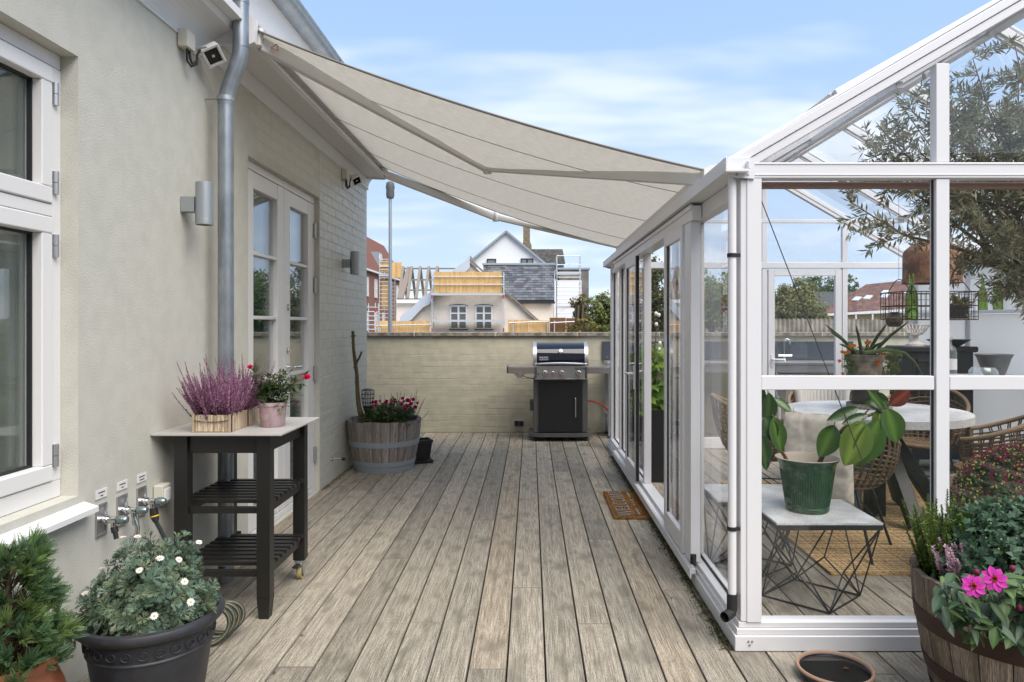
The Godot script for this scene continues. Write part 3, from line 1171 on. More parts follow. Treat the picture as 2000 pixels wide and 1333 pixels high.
		if a > 5.0:
			var hd := MB.new()
			hd.cbox(V(x - 0.022, 0.93, a + 0.025), Vector3(0.012, 0.19, 0.036), 0.004)
			hd.tube([V(x - 0.02, 0.96, a + 0.025), V(x - 0.07, 0.96, a + 0.025), V(x - 0.075, 0.96, a + 0.035), V(x - 0.075, 0.955, a + 0.14)], 0.010, 8)
			put(dr, "handle", hd, A)
			var seal := MB.new()
			seal.box(V(x - 0.012, 0.12, a - 0.001), V(x + 0.012, 1.88, a - 0.010))
			put(dr, "seal", seal, M.gasket)
	# the far long side: opal panels below and above a ledge
	var op := mat("opal", lin(0.82, 0.83, 0.82), 0.45)
	op.backlight_enabled = true
	op.backlight = Color(1, 1, 1)
	for i in range(1, nb):
		var d := GD0 + 0.03 + (GD1 - GD0 - 0.06) * i / nb
		var p := MB.new()
		p.cbox(V(GX1 - 0.045, (yb + 1.892) * 0.5, d), Vector3(0.056, 1.892 - yb, 0.045), 0.003)
		put(gh, "side_post", p, A)
	for i in nb:
		var a := GD0 + 0.03 + (GD1 - GD0 - 0.06) * i / nb + 0.03
		var b := GD0 + 0.03 + (GD1 - GD0 - 0.06) * (i + 1) / nb - 0.03
		if i == 0:
			a += 0.04
		if i == nb - 1:
			b -= 0.04
		var w := MB.new()
		w.cbox(V(GX1 - 0.045, (yb + 1.44) * 0.5, (a + b) * 0.5), Vector3(0.016, 1.44 - yb, b - a), 0.002)
		put(gh, "opal_panel", w, M.opal)
		var pn := MB.new()
		pn.box(V(GX1 - 0.050, 1.47, b), V(GX1 - 0.040, 1.90, a))
		put(gh, "opal_panel", pn, M.opal)
	var lg := MB.new()
	lg.cbox(V(GX1 - 0.13, 1.457, (GD0 + GD1) * 0.5), Vector3(0.20, 0.028, GD1 - GD0 - 0.22), 0.003)
	put(gh, "ledge", lg, A)
	var shf := MB.new()
	shf.cbox(V(3.80, 0.905, 5.65), Vector3(0.66, 0.022, 1.15), 0.003)
	for d in [5.3, 6.0]:
		shf.cbox(V(3.83, 0.880, d), Vector3(0.60, 0.026, 0.02), 0.002)
	put(gh, "wall_shelf", shf, A)
	# downpipe from the gutter at the front corner
	var dp := MB.new()
	dp.tube([V(GX0 - 0.022, 1.97, GD0 + 0.02), V(GX0 - 0.022, 0.20, GD0 + 0.02)], 0.0175, 16)
	var pipe := put(gh, "downpipe", dp, A)
	var el := MB.new()
	el.tube([V(GX0 - 0.022, 0.23, GD0 + 0.02), V(GX0 - 0.022, 0.165, GD0 + 0.02), V(GX0 - 0.027, 0.150, GD0 + 0.017), V(GX0 - 0.05, 0.143, GD0 + 0.0), V(GX0 - 0.062, 0.142, GD0 - 0.01)], 0.0215, 14, false)
	put(pipe, "elbow", el, M.rubber_black)
	for y in [1.635, 0.50]:
		var cl := MB.new()
		cl.tube([V(GX0 - 0.022, y - 0.008, GD0 + 0.02), V(GX0 - 0.022, y + 0.008, GD0 + 0.02)], 0.021, 14)
		cl.cbox(V(GX0 + 0.012, y, GD0 + 0.012), Vector3(0.05, 0.014, 0.012), 0.002)
		put(pipe, "clip", cl, M.rubber_black)
	for q in [[0.895, 0.045], [0.91, 0.045], [0.90, 0.03], [1.75, 0.045], [2.55, 0.045]]:
		var sc := MB.new()
		sc.tube([V(q[0], q[1], GD0 - 0.0155), V(q[0], q[1], GD0 - 0.019)], 0.0045, 8)
		put(gh, "screw", sc, M.galvan)
	# bracing wire across the front bay
	var br := MB.new()
	br.tube([V(0.965, 1.94, 3.07), V(1.485, 0.60, 3.07)], 0.0022, 6)
	put(gh, "brace_wire", br, mat("wire_dark", lin(0.05, 0.045, 0.045), 0.5, 0.4))


# ---------------------------------------------------------------- beyond the terrace
func win_unit(parent: Node3D, c: Vector3, right: Vector3, w: float, h: float, cols: int, rows: int, fm: Material, gm: Material, out: Vector3) -> void:
	var f := MB.new()
	var b := Basis(right, Vector3.UP, out)
	f.xf = Transform3D(b, c)
	var t := 0.07
	f.cbox(Vector3(-w / 2 + t / 2, 0, 0.02), Vector3(t, h, 0.08), 0.0)
	f.cbox(Vector3(w / 2 - t / 2, 0, 0.02), Vector3(t, h, 0.08), 0.0)
	f.cbox(Vector3(0, h / 2 - t / 2, 0.02), Vector3(w - 2 * t, t, 0.078), 0.0)
	f.cbox(Vector3(0, -h / 2 + t / 2, 0.02), Vector3(w - 2 * t, t, 0.078), 0.0)
	for i in range(1, cols):
		f.cbox(Vector3(-w / 2 + w * i / cols, 0, 0.02), Vector3(t * 1.5, h - 2 * t, 0.07), 0.0)
	for j in range(1, rows):
		f.cbox(Vector3(0, -h / 2 + h * j / rows, 0.02), Vector3(w - 2 * t, t, 0.064), 0.0)
	var o := put(parent, "window", f, fm)
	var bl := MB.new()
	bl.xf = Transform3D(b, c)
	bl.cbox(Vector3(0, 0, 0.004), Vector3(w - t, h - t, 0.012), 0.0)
	put(o, "dim_backing", bl, M.bg_dim_room)  # added sheet; its dark tone stands for the dim room behind
	for i in cols:
		for j in rows:
			var p := MB.new()
			p.xf = Transform3D(b, c)
			p.cbox(Vector3(-w / 2 + w * (i + 0.5) / cols, -h / 2 + h * (j + 0.5) / rows, 0.030), Vector3(w / cols - t * 0.5, h / rows - t * 0.5, 0.008), 0.0)
			put(o, "pane", p, gm)


func slab(parent: Node3D, called: String, pts: Array, thick: float, m: Material) -> MeshInstance3D:
	# a flat sheet with thickness over three or four points
	var b := MB.new()
	var p0: Vector3 = pts[0]
	var nn: Vector3 = (pts[1] - p0).cross(pts[2] - p0).normalized()
	if nn.y < 0:
		nn = -nn
	var low := []
	for p in pts:
		low.append(p - nn * thick)
	if pts.size() == 4:
		b.quad(pts[0], pts[1], pts[2], pts[3], nn)
		b.quad(low[0], low[1], low[2], low[3], -nn)
	else:
		for q in [[pts, nn], [low, -nn]]:
			var i := b.vert(q[0][0], q[1], Vector2.ZERO)
			var j := b.vert(q[0][1], q[1], Vector2.ZERO)
			var k := b.vert(q[0][2], q[1], Vector2.ZERO)
			b.tri(i, j, k)
	var ctr := Vector3.ZERO
	for p in pts:
		ctr += p / pts.size()
	for i in pts.size():
		var a: Vector3 = pts[i]
		var c: Vector3 = pts[(i + 1) % pts.size()]
		b.quad(a, c, c - nn * thick, a - nn * thick, (a + c) * 0.5 - ctr)
	return put(parent, called, b, m)


# rows of slates or tiles laid over a slope, real overlapping edges
func shingles(parent: Node3D, called: String, bl: Vector3, br: Vector3, tr: Vector3, tl: Vector3, rows: int, cols: int, cols_list: Array, m: Material, seed_: int) -> void:
	var r := RandomNumberGenerator.new()
	r.seed = seed_
	var b := MB.new()
	var nn := (br - bl).cross(tl - bl).normalized()
	if nn.y < 0:
		nn = -nn
	for j in rows:
		var s0 := float(j) / rows
		var s1 := float(j + 1.25) / rows
		var a0 := bl.lerp(tl, s0)
		var a1 := br.lerp(tr, s0)
		var c0 := bl.lerp(tl, minf(s1, 1.0))
		var c1 := br.lerp(tr, minf(s1, 1.0))
		var off := 0.5 if j % 2 else 0.0
		for i in cols + 1:
			var u0 := clampf((i - off) / cols, 0, 1)
			var u1 := clampf((i + 1 - off) / cols, 0, 1)
			if u1 - u0 < 0.001:
				continue
			b.col = cols_list[r.randi() % cols_list.size()]
			b.col = b.col * r.randf_range(0.85, 1.15)
			var e := 0.006 * (tl - bl).length() / rows * 6.0
			var lo := nn * (0.03 + r.randf() * 0.012)
			var g := (a1 - a0).normalized() * 0.006
			var p0 := a0.lerp(a1, u0) + lo + g
			var p1 := a0.lerp(a1, u1) + lo - g
			var p2 := c0.lerp(c1, u1) + nn * 0.006 - g
			var p3 := c0.lerp(c1, u0) + nn * 0.006 + g
			b.quad(p0, p1, p2, p3, nn)
			b.quad(p0, p1, p1 - lo, p0 - lo, (bl - tl))
	var o := put(parent, called, b, m)
	o.set_meta("kind", "stuff")


func frame_tube(b: MB, a: Vector3, c: Vector3, r: float = 0.026) -> void:
	b.tube([a, c], r, 6)


func scaffold(called: String, label: String, x0: float, x1: float, y0: float, y1: float, d: float, depth: float, step: float, m: Material, extra: Dictionary) -> Node3D:
	var t := thing(called, label, "scaffold", V((x0 + x1) * 0.5, y0, d), 0.0, "aluminium scaffolds round the houses")
	t.position = Vector3.ZERO
	for x in [x0, x1]:
		for dd in [d, d + depth]:
			var s := MB.new()
			frame_tube(s, V(x, y0, dd), V(x, y1, dd))
			put(t, "standard", s, m)
	var y := y0 + step
	while y < y1 - 0.05:
		for x in [x0, x1]:
			if extra.get("side_rungs", true):
				var s := MB.new()
				frame_tube(s, V(x, y, d), V(x, y, d + depth), 0.02)
				put(t, "rung", s, m)
		if extra.get("front_rungs", false):
			var s := MB.new()
			frame_tube(s, V(x0, y, d), V(x1, y, d), 0.024)
			put(t, "rung", s, m)
		y += step
	for py in extra.get("planks", []):
		var s := MB.new()
		s.cbox(V((x0 + x1) * 0.5, py, d + depth * 0.5), Vector3(x1 - x0 + 0.1, 0.12, depth), 0.0)
		put(t, "platform", s, m)
	for ry in extra.get("rails", []):
		var s := MB.new()
		frame_tube(s, V(x0, ry, d - 0.04), V(x1, ry, d - 0.04))
		put(t, "guard_rail", s, m)
	for pb in extra.get("boards", []):
		var s := MB.new()
		s.cbox(V((pb[0] + pb[1]) * 0.5, (pb[2] + pb[3]) * 0.5, d + pb[4]), Vector3(pb[1] - pb[0] - 0.02, pb[3] - pb[2], 0.03), 0.0)
		put(t, "plywood_sheet", s, M.plywood)
	for dg in extra.get("diagonals", []):
		var s := MB.new()
		frame_tube(s, dg[0], dg[1], 0.02)
		put(t, "brace", s, m)
	for cy in extra.get("red", []):
		for x in [x0, x1]:
			var s := MB.new()
			s.tube([V(x, cy - 0.10, d), V(x, cy + 0.10, d)], 0.04, 8)
			put(t, "coupler", s, M.scaf_red)
	return t


func build_background() -> void:
	mat("scaf", lin(0.62, 0.64, 0.66), 0.35, 0.5)
	mat("scaf_red", lin(0.5, 0.03, 0.04), 0.5)
	var pink := textured("cream_render", mottle_tex(256, 301, Color(0.66, 0.575, 0.49), Color(0.76, 0.68, 0.59), 0.08, 0.03, 1.0), Vector3(0.35, 0.35, 0.35), 0.85, 0.0)
	mat("bg_white", lin(0.72, 0.73, 0.75), 0.8)
	mat("bg_frame", lin(0.72, 0.72, 0.72), 0.5)
	glass("bg_pane", 0.05, Color(0.6, 0.65, 0.65))
	mat("bg_dim_room", lin(0.16, 0.15, 0.14), 0.9)  # shade of the unbuilt rooms, painted as a plain grey
	mat("tarp", lin(0.34, 0.37, 0.41), 0.55)
	mat("old_wood", lin(0.20, 0.17, 0.14), 0.9)
	mat("brown_trim", lin(0.10, 0.05, 0.035), 0.8)
	var sl := mat("shingle", Color.WHITE, 0.6)
	sl.vertex_color_use_as_albedo = true
	mat("bg_zinc", lin(0.25, 0.29, 0.33), 0.5)
	# ---- cream house with a roof under repair
	var ch := thing("cream_house", "cream rendered house with slate roof, one side of its roof stripped to rafters", "house", V(-2, -5, 42))
	ch.position = Vector3.ZERO
	var k := 40.0
	var a := Q(775, 632, k)
	var p := Q(912, 509, k)
	var b := Q(1052, 630, k)
	var g := MB.new()
	g.prism(PackedVector2Array([Vector2(a.x, -5), Vector2(b.x, -5), Vector2(b.x, b.y), Vector2(p.x, p.y), Vector2(a.x, a.y)]), -46.0, -k)
	put(ch, "gable_wall", g, pink)
	var mw := MB.new()
	var m0 := Q(774, 590, 42)
	var m1 := Q(1081, 588, 42)
	mw.box(Vector3(m0.x, -5, -48), Vector3(m1.x, m1.y, -42))
	put(ch, "wall", mw, pink)
	# verge of the gable: tarpaulin on one side, dark board on the other
	var tp := MB.new()
	var prev := Vector3.ZERO
	var rr := RandomNumberGenerator.new()
	rr.seed = 4
	for i in 13:
		var s := i / 12.0
		var q := Q(lerpf(781, 918, s), lerpf(627, 507, s), 39.8)
		q.y += 0.06 * sin(i * 2.1)
		for w in 3:
			tp.vert(q + Vector3(0.0, 0.18 - w * 0.33 + rr.randf() * 0.06, (w - 1) * 0.12 + rr.randf() * 0.12), Vector3(-0.3, 0.5, 0.8), Vector2.ZERO)
			tp.vert(q + Vector3(0.0, 0.10 - w * 0.33, -6.0), Vector3(-0.6, 0.8, 0), Vector2.ZERO)
		if i > 0:
			var o := i * 6
			for w in 2:
				tp.tri(o + w * 2, o + w * 2 + 2, o - 6 + w * 2)
				tp.tri(o - 6 + w * 2, o - 6 + w * 2 + 2, o + w * 2 + 2)
			tp.tri(o, o + 1, o - 6)
			tp.tri(o + 1, o - 5, o - 6)
	put(ch, "tarpaulin", tp, M.tarp)
	var vb := MB.new()
	vb.bar(Q(918, 508, 39.9), Q(1054, 629, 39.9), 0.10, 0.30, Vector3(0, 0, 1))
	put(ch, "verge_board", vb, M.old_wood)
	# slate roof
	var e0 := Q(944, 587, 41.7)
	var e1 := Q(1083, 587, 41.7)
	var r0 := Q(944, 519, 46)
	var r1 := Q(1083, 517, 46)
	slab(ch, "roof", [e0, e1, r1, r0], 0.12, mat("roof_base", lin(0.05, 0.052, 0.058), 0.8))
	shingles(ch, "slates", e0, e1, r1, r0, 15, 15, [Color(0.085, 0.095, 0.11), Color(0.11, 0.12, 0.135), Color(0.06, 0.062, 0.07), Color(0.13, 0.13, 0.135)], sl, 3)
	var rc := MB.new()
	rc.cbox((r0 + r1) * 0.5 + Vector3(0, 0.05, 0), Vector3(4.7, 0.14, 0.3), 0.02)
	put(ch, "ridge_cap", rc, M.bg_zinc)
	var ev := MB.new()
	ev.cbox((e0 + e1) * 0.5 + Vector3(0.0, -0.13, 0.05), Vector3(4.2, 0.12, 0.14), 0.01)
	put(ch, "gutter", ev, M.black_plastic)
	# stripped side: rafters and battens
	for i in 5:
		var x := lerpf(779, 846, i / 4.0)
		var ra := MB.new()
		ra.bar(Q(x, 584, 42), Q(x + 8, 522, 45), 0.16, 0.14)
		ra.bar(Q(x + 8, 522, 45), Q(x + 16, 584, 48), 0.16, 0.14)
		put(ch, "rafter", ra, M.old_wood)
	for s in [0.02, 0.3, 0.62, 0.97]:
		var ba := MB.new()
		ba.bar(Q(lerpf(776, 790, s), lerpf(586, 523, s), lerpf(41.9, 45, s)), Q(lerpf(845, 892, s), lerpf(586, 523, s), lerpf(41.9, 45, s)), 0.09, 0.09)
		put(ch, "batten", ba, M.old_wood)
	slab(ch, "roof_remnant", [Q(775, 583, 41.9), Q(786, 583, 41.9), Q(806, 523, 45), Q(795, 521, 45)], 0.15, M.old_wood)
	var fb := MB.new()
	fb.cbox(Q(797, 589, 41.8), Vector3(1.35, 0.2, 0.12), 0.0)
	put(ch, "eaves_board", fb, M.bg_white)
	for wx in [895.5, 945.0]:
		win_unit(ch, Q(wx, 620, 40) + Vector3(0, 0, 0.0), Vector3.RIGHT, 0.95, 1.33, 2, 3, M.bg_frame, M.bg_pane, Vector3(0, 0, 1))
		var li := MB.new()
		var arc := []
		for i in 9:
			var s := i / 8.0 * 2 - 1
			arc.append(Q(wx + s * 17.5, 597.5 - 1.8 * (1 - s * s), 39.97))
		li.tube(arc, 0.035, 5)
		put(ch, "lintel", li, M.brown_trim)
		var si := MB.new()
		si.cbox(Q(wx, 644, 39.93), Vector3(1.04, 0.05, 0.16), 0.0)
		put(ch, "sill", si, M.brown_trim)
	# ---- white gabled house behind it
	var wh := thing("white_gabled_house", "white house with tall plain gable and brick chimney behind the cream house", "house", V(0, -5, 54))
	wh.position = Vector3.ZERO
	var wp := MB.new()
	var w0 := Q(860, 562, 54)
	var w1 := Q(989, 454, 54)
	var w2 := Q(1084, 533, 54)
	wp.prism(PackedVector2Array([Vector2(w0.x, -5), Vector2(w2.x, -5), Vector2(w2.x, w2.y), Vector2(w1.x, w1.y), Vector2(w0.x, w0.y)]), -62, -54)
	put(wh, "gable_wall", wp, M.bg_white)
	for s in [[w0, w1], [w1, w2]]:
		var vr := MB.new()
		vr.bar(s[0] + Vector3(0, 0.05, 0.1), s[1] + Vector3(0, 0.05, 0.1), 0.14, 0.4, Vector3(0, 0, 1))
		put(wh, "verge", vr, M.bg_zinc)
	slab(wh, "roof", [w0 + Vector3(0, 0.1, 0), w1 + Vector3(0, 0.1, 0), w1 + Vector3(0, 0.1, -8), w0 + Vector3(0, 0.1, -8)], 0.1, M.roof_base)
	slab(wh, "roof", [w2 + Vector3(0, 0.1, 0), w1 + Vector3(0, 0.1, 0), w1 + Vector3(0, 0.1, -8), w2 + Vector3(0, 0.1, -8)], 0.1, M.roof_base)
	win_unit(wh, Q(1029.5, 515, 53.97), Vector3.RIGHT, 0.95, 0.75, 2, 1, M.dark_metal, M.bg_pane, Vector3(0, 0, 1))
	win_unit(wh, Q(960, 515, 53.97), Vector3.RIGHT, 0.7, 0.7, 1, 1, M.dark_metal, M.bg_pane, Vector3(0, 0, 1))
	var cm := textured("chimney_brick", T.rough, Vector3(2, 2, 2), 0.9, 0.0, true, true, Color(0.9, 0.85, 0.78))
	var cs := MB.new()
	var c0 := Q(1029, 487, 57)
	var c1 := Q(1028.5, 441, 57)
	cs.prism(PackedVector2Array([Vector2(c0.x - 0.42, c0.y - 1), Vector2(c0.x + 0.42, c0.y - 1), Vector2(c0.x + 0.38, c0.y + 0.3), Vector2(c1.x + 0.27, c0.y + 0.6), Vector2(c1.x + 0.27, c1.y), Vector2(c1.x - 0.27, c1.y), Vector2(c1.x - 0.27, c0.y + 0.6), Vector2(c0.x - 0.38, c0.y + 0.3)]), -57.8, -57)
	put(wh, "chimney", cs, cm)
	# ---- house with dark tiles
	var dt := thing("dark_tiled_house", "house with mossy dark tiled roof beside the white gable", "house", V(2, -5, 60))
	dt.position = Vector3.ZERO
	var d0 := Q(1030, 514, 60)
	var d1 := Q(1104, 514, 60)
	var d2 := Q(1099, 487, 64)
	var d3 := Q(1025, 487, 64)
	slab(dt, "roof", [d0, d1, d2, d3], 0.15, M.roof_base)
	shingles(dt, "tiles", d0, d1, d2, d3, 12, 16, [Color(0.07, 0.06, 0.05), Color(0.10, 0.085, 0.06), Color(0.05, 0.045, 0.04)], sl, 8)
	var dw := MB.new()
	dw.box(Vector3(d0.x + 0.2, -5, -68), Vector3(d1.x - 0.1, d0.y - 0.16, -60.3))
	put(dt, "wall", dw, mat("dark_render", lin(0.2, 0.2, 0.19), 0.9))
	# ---- plain grey block
	var gb := thing("grey_block", "narrow plain grey rendered building end behind the scaffold", "building", V(4, -5, 52))
	gb.position = Vector3.ZERO
	var gw := MB.new()
	var ga := Q(1092, 527, 56)
	var gc := Q(1150, 527, 56)
	gw.box(Vector3(ga.x, -5, -64), Vector3(gc.x, ga.y, -56))
	put(gb, "wall", gw, textured("grey_render", T.concrete, Vector3(0.2, 0.2, 0.2), 0.9, 0.0, true, true, Color(0.62, 0.6, 0.58)))
	var gcap := MB.new()
	gcap.box(Vector3(ga.x - 0.1, ga.y + 0.004, -64.1), Vector3(gc.x + 0.1, ga.y + 0.15, -55.9))
	put(gb, "parapet_cap", gcap, M.bg_zinc)
	# ---- white low annexe behind the tall scaffold
	var an := thing("white_annexe", "white low annexe wall behind the tall aluminium scaffold", "building", V(2.6, -5, 50))
	an.position = Vector3.ZERO
	var aw := MB.new()
	var aa := Q(1082, 548, 50)
	var ab := Q(1136, 548, 50)
	aw.box(Vector3(aa.x, -5, -55), Vector3(ab.x, aa.y, -50))
	put(an, "wall", aw, M.bg_white)
	# ---- red brick terrace with dormers
	var rb := thing("brick_terrace", "long red brick house with white sash windows and red tiled mansard roof", "house", V(-15, -5, 66))
	rb.position = Vector3.ZERO
	var bt := brick_texture()
	var bm := textured("far_brick", [bt, bt], Vector3(0.6, 0.6, 0.6), 0.9, 0.0)
	var bw := MB.new()
	bw.box(Vector3(-26, -5, -84), Vector3(-15, 6.3, -44))
	put(rb, "wall", bw, bm)
	var tl := mat("red_tile", lin(0.16, 0.06, 0.04), 0.85)
	slab(rb, "roof", [Vector3(-14.8, 6.35, -44), Vector3(-14.8, 6.35, -84), Vector3(-17.2, 10.5, -84), Vector3(-17.2, 10.5, -44)], 0.2, tl)
	slab(rb, "roof", [Vector3(-17.2, 10.5, -44), Vector3(-17.2, 10.5, -84), Vector3(-26, 11.6, -84), Vector3(-26, 11.6, -44)], 0.2, tl)
	var gut := MB.new()
	gut.box(Vector3(-15.0, 6.2, -84), Vector3(-14.7, 6.36, -44))
	put(rb, "gutter", gut, M.bg_frame)
	for i in 10:
		var z := -47.0 - i * 3.7
		for y in [4.75, 1.6, -1.6]:
			win_unit(rb, Vector3(-14.97, y, z), Vector3(0, 0, -1), 1.05, 1.75, 2, 2, M.bg_frame, M.bg_pane, Vector3(1, 0, 0))
		if i % 3 == 1:
			var dm := MB.new()
			dm.box(Vector3(-17.0, 6.8, z - 0.9), Vector3(-15.3, 8.6, z + 0.9))
			put(rb, "dormer", dm, M.bg_zinc)
			win_unit(rb, Vector3(-15.28, 7.75, z), Vector3(0, 0, -1), 1.1, 1.3, 2, 2, M.bg_frame, M.bg_pane, Vector3(1, 0, 0))
	# ---- scaffolds
	var s0 := Q(843.5, 648, 39)
	var s1 := Q(983.5, 648, 39)
	var k2 := 39.0
	var Y := func(py: float, dd: float) -> float: return EYE - (py - VY) * dd / FOCAL
	scaffold("scaffold", "scaffold with long plywood screen across the cream gable", s0.x, s1.x, -5.0, Y.call(532, k2), k2, 0.7, 0.25, M.scaf, {
		"side_rungs": true, "planks": [Y.call(575, k2), Y.call(627, k2)], "rails": [Y.call(540.5, k2), Y.call(556, k2)],
		"boards": [[s0.x + 0.1, Q(963, 0, k2).x, Y.call(572, k2), Y.call(531, k2), 0.06], [Q(963, 0, k2).x, s1.x - 0.1, Y.call(572, k2), Y.call(530, k2), 0.06]],
		"red": [Y.call(580, k2), Y.call(645, k2)]})
	var tw0 := Q(1088, 0, 45)
	var tw1 := Q(1134, 0, 45)
	scaffold("scaffold", "tall open aluminium scaffold tower beside the slate roof", tw0.x, tw1.x, -5.0, Y.call(498, 45), 45.0, 1.2, 0.27, M.scaf, {
		"front_rungs": false, "planks": [Y.call(533, 45), Y.call(600, 45)], "rails": [Y.call(500, 45), Y.call(517, 45), Y.call(542, 45), Y.call(550, 45), Y.call(561, 45), Y.call(568, 45), Y.call(576, 45), Y.call(584, 45), Y.call(592, 45), Y.call(612, 45)],
		"diagonals": [[Q(1078, 533, 45), Q(1092, 560, 45)], [Q(1095, 608, 45), Q(1110, 598, 45)]]})
	var tl0 := Q(741, 0, 47)
	var tl1 := Q(785, 0, 50)
	scaffold("scaffold", "ladder scaffold with plywood hoist enclosure beside the brick house", tl0.x, Q(762, 0, 47).x, -5.0, Y.call(505, 47), 47.0, 1.6, 0.26, M.scaf, {
		"front_rungs": true, "planks": [Y.call(538, 47)], "rails": [Y.call(507, 47), Y.call(521, 47)],
		"boards": [[tl0.x + 0.05, Q(762, 0, 47).x, Y.call(532, 47), Y.call(509, 47), 0.05], [Q(762, 0, 47).x, Q(783, 0, 47).x, Y.call(542, 47), Y.call(512, 47), 0.3], [tl0.x + 0.05, Q(762, 0, 47).x, Y.call(603, 47), Y.call(546, 47), 0.4]]})
	var gl0 := Q(713, 0, 34)
	scaffold("scaffold", "low ladder frame of scaffold beside the house corner", gl0.x, Q(733, 0, 34).x, -5.0, Y.call(592, 34), 34.0, 0.7, 0.21, M.scaf, {"front_rungs": true, "red": [Y.call(606, 34)]})
	# ---- plywood hoardings with rails
	for hb in [[732, 843, 627, "worn plywood hoarding beside the gable scaffold, towards the brick house", 3, 38.0], [992, 1073, 625, "bright plywood hoarding below the slate roof", 2, 38.0], [1073, 1138, 621, "dark stained plywood hoarding beside the leafy tree", 2, 37.8]]:
		var h := thing("plywood_hoarding", hb[3], "hoarding", Q(hb[0], 660, hb[5]), 0.0, "plywood hoardings on the scaffolding")
		h.position = Vector3.ZERO
		for i in hb[4]:
			var x0: float = lerpf(hb[0], hb[1], float(i) / hb[4])
			var x1: float = lerpf(hb[0], hb[1], float(i + 1) / hb[4])
			var s := MB.new()
			s.uvo = Vector2(i * 1.3, hb[0] * 0.01)
			var q0 := Q(x0, hb[2], hb[5])
			var q1 := Q(x1, 662, hb[5])
			s.box(Vector3(q0.x + 0.012, q1.y, -hb[5] - 0.03), Vector3(q1.x - 0.012, q0.y - 0.02 * (i % 2), -hb[5]))
			var dark: bool = hb[0] == 1073
			put(h, "sheet", s, M.plywood if not dark else textured("plywood_dark", T.ply, Vector3(0.3, 0.15, 1), 0.8, 0.0, false, false, Color(0.55, 0.48, 0.42)))
		var ral := MB.new()
		var ry: float = 637.0 if hb[0] == 732 else 631.0
		frame_tube(ral, Q(hb[0] + 2, ry, hb[5] - 0.2), Q(hb[1] - 1, ry - 3, hb[5] - 0.2), 0.035)
		put(h, "rail", ral, M.scaf)
		for px in [hb[0] + 10, hb[1] - 3]:
			var po := MB.new()
			frame_tube(po, Q(px, 627, hb[5] - 0.16), Q(px, 664, hb[5] - 0.16), 0.035)
			put(h, "post", po, M.scaf)
	# ---- corrugated screen beyond the parapet
	var cf := thing("corrugated_screen", "grey corrugated fibre cement screen above the parapet coping", "fence", V(5.5, 0, 11.5))
	cf.position = Vector3.ZERO
	for i in 5:
		var c := MB.new()
		var x0 := 3.65 + i * 1.1
		var n := 120
		for side in [0.0, -0.012]:
			for j in n + 1:
				var x := x0 + 1.1 * j / n
				var ph := TAU * (x / 0.073)
				var z: float = -11.4 + 0.009 * sin(ph) + side
				var nn := Vector3(-0.009 * cos(ph) * TAU / 0.073, 0, 1).normalized() * (1.0 if side == 0.0 else -1.0)
				c.vert(Vector3(x, -1.0, z), nn, Vector2(x, 0))
				c.vert(Vector3(x, 1.43 + 0.010 * sin(ph) - i * 0.006, z), nn, Vector2(x, 2.4))
			var o := 0 if side == 0.0 else (n + 1) * 2
			for j in n:
				c.tri(o + j * 2, o + j * 2 + 2, o + j * 2 + 1)
				c.tri(o + j * 2 + 1, o + j * 2 + 2, o + j * 2 + 3)
		put(cf, "sheet", c, textured("fibre_cement", T.rough, Vector3(0.8, 0.8, 0.8), 0.95, 0.0, true, true, Color(1.0, 1.0, 1.0)) if i == 0 else M.fibre_cement)
	# ---- red roofed house with skylights
	var rh := thing("red_roofed_house", "house with broad red tiled hip roof, skylights and white gutter", "house", V(27, -5, 60))
	rh.position = Vector3.ZERO
	var h0 := Q(1608, 613, 56)
	var h1 := Q(1900, 596, 54)
	var h2 := Q(1900, 534, 64)
	var h3 := Q(1692, 556, 64)
	slab(rh, "roof", [h0, h1, h2, h3], 0.2, tl)
	shingles(rh, "tiles", h0, h1, h2, h3, 26, 40, [Color(0.17, 0.075, 0.05), Color(0.13, 0.055, 0.04), Color(0.20, 0.095, 0.065), Color(0.10, 0.05, 0.04)], sl, 12)
	slab(rh, "roof", [h0, Q(1612, 604, 66), h3], 0.2, tl)
	var hw := MB.new()
	hw.prism(PackedVector2Array([Vector2(h0.x + 0.3, -5), Vector2(h1.x, -5), Vector2(h1.x, h1.y - 0.4), Vector2(h0.x + 0.3, h0.y - 0.22)]), -66, -56.5)
	put(rh, "wall", hw, mat("ochre_render", lin(0.62, 0.47, 0.24), 0.85))
	var hg := MB.new()
	hg.bar(h0 + Vector3(0, -0.1, 0.15), h1 + Vector3(0, -0.1, 0.15), 0.2, 0.18)
	put(rh, "gutter", hg, M.bg_frame)
	for px in [1640, 1672, 1705, 1745]:
		var s: float = (px - 1608) / 292.0
		var dpipe := MB.new()
		var tp2 := h0.lerp(h1, s) + Vector3(0, -0.2, 0.15)
		frame_tube(dpipe, tp2, Vector3(tp2.x, -5, tp2.z), 0.07)
		put(rh, "downpipe", dpipe, M.bg_frame)
	for sk in [[0.12, 0.34], [0.20, 0.36], [0.30, 0.50], [0.33, 0.36], [0.50, 0.40], [0.62, 0.34]]:
		var c0s := h0.lerp(h1, sk[0]).lerp(h3.lerp(h2, sk[0]), sk[1])
		var c1s := h0.lerp(h1, sk[0]).lerp(h3.lerp(h2, sk[0]), sk[1] + 0.11)
		var upv := (h1 - h0).cross(h3 - h0).normalized()
		if upv.y < 0:
			upv = -upv
		var sm := MB.new()
		sm.bar(c0s + upv * 0.1, c1s + upv * 0.1, 0.5, 0.1, upv)
		put(rh, "skylight", sm, mat("skylight_glass", lin(0.6, 0.62, 0.65), 0.1) if not M.has("skylight_glass") else M.skylight_glass)
	# ---- dark slate roof between the tree and the red roof
	var dr := thing("slate_roofed_house", "far house with dark slate roof beyond the round tree", "house", V(22, -5, 72))
	dr.position = Vector3.ZERO
	var x0 := Q(1585, 603, 72)
	var x1 := Q(1672, 603, 72)
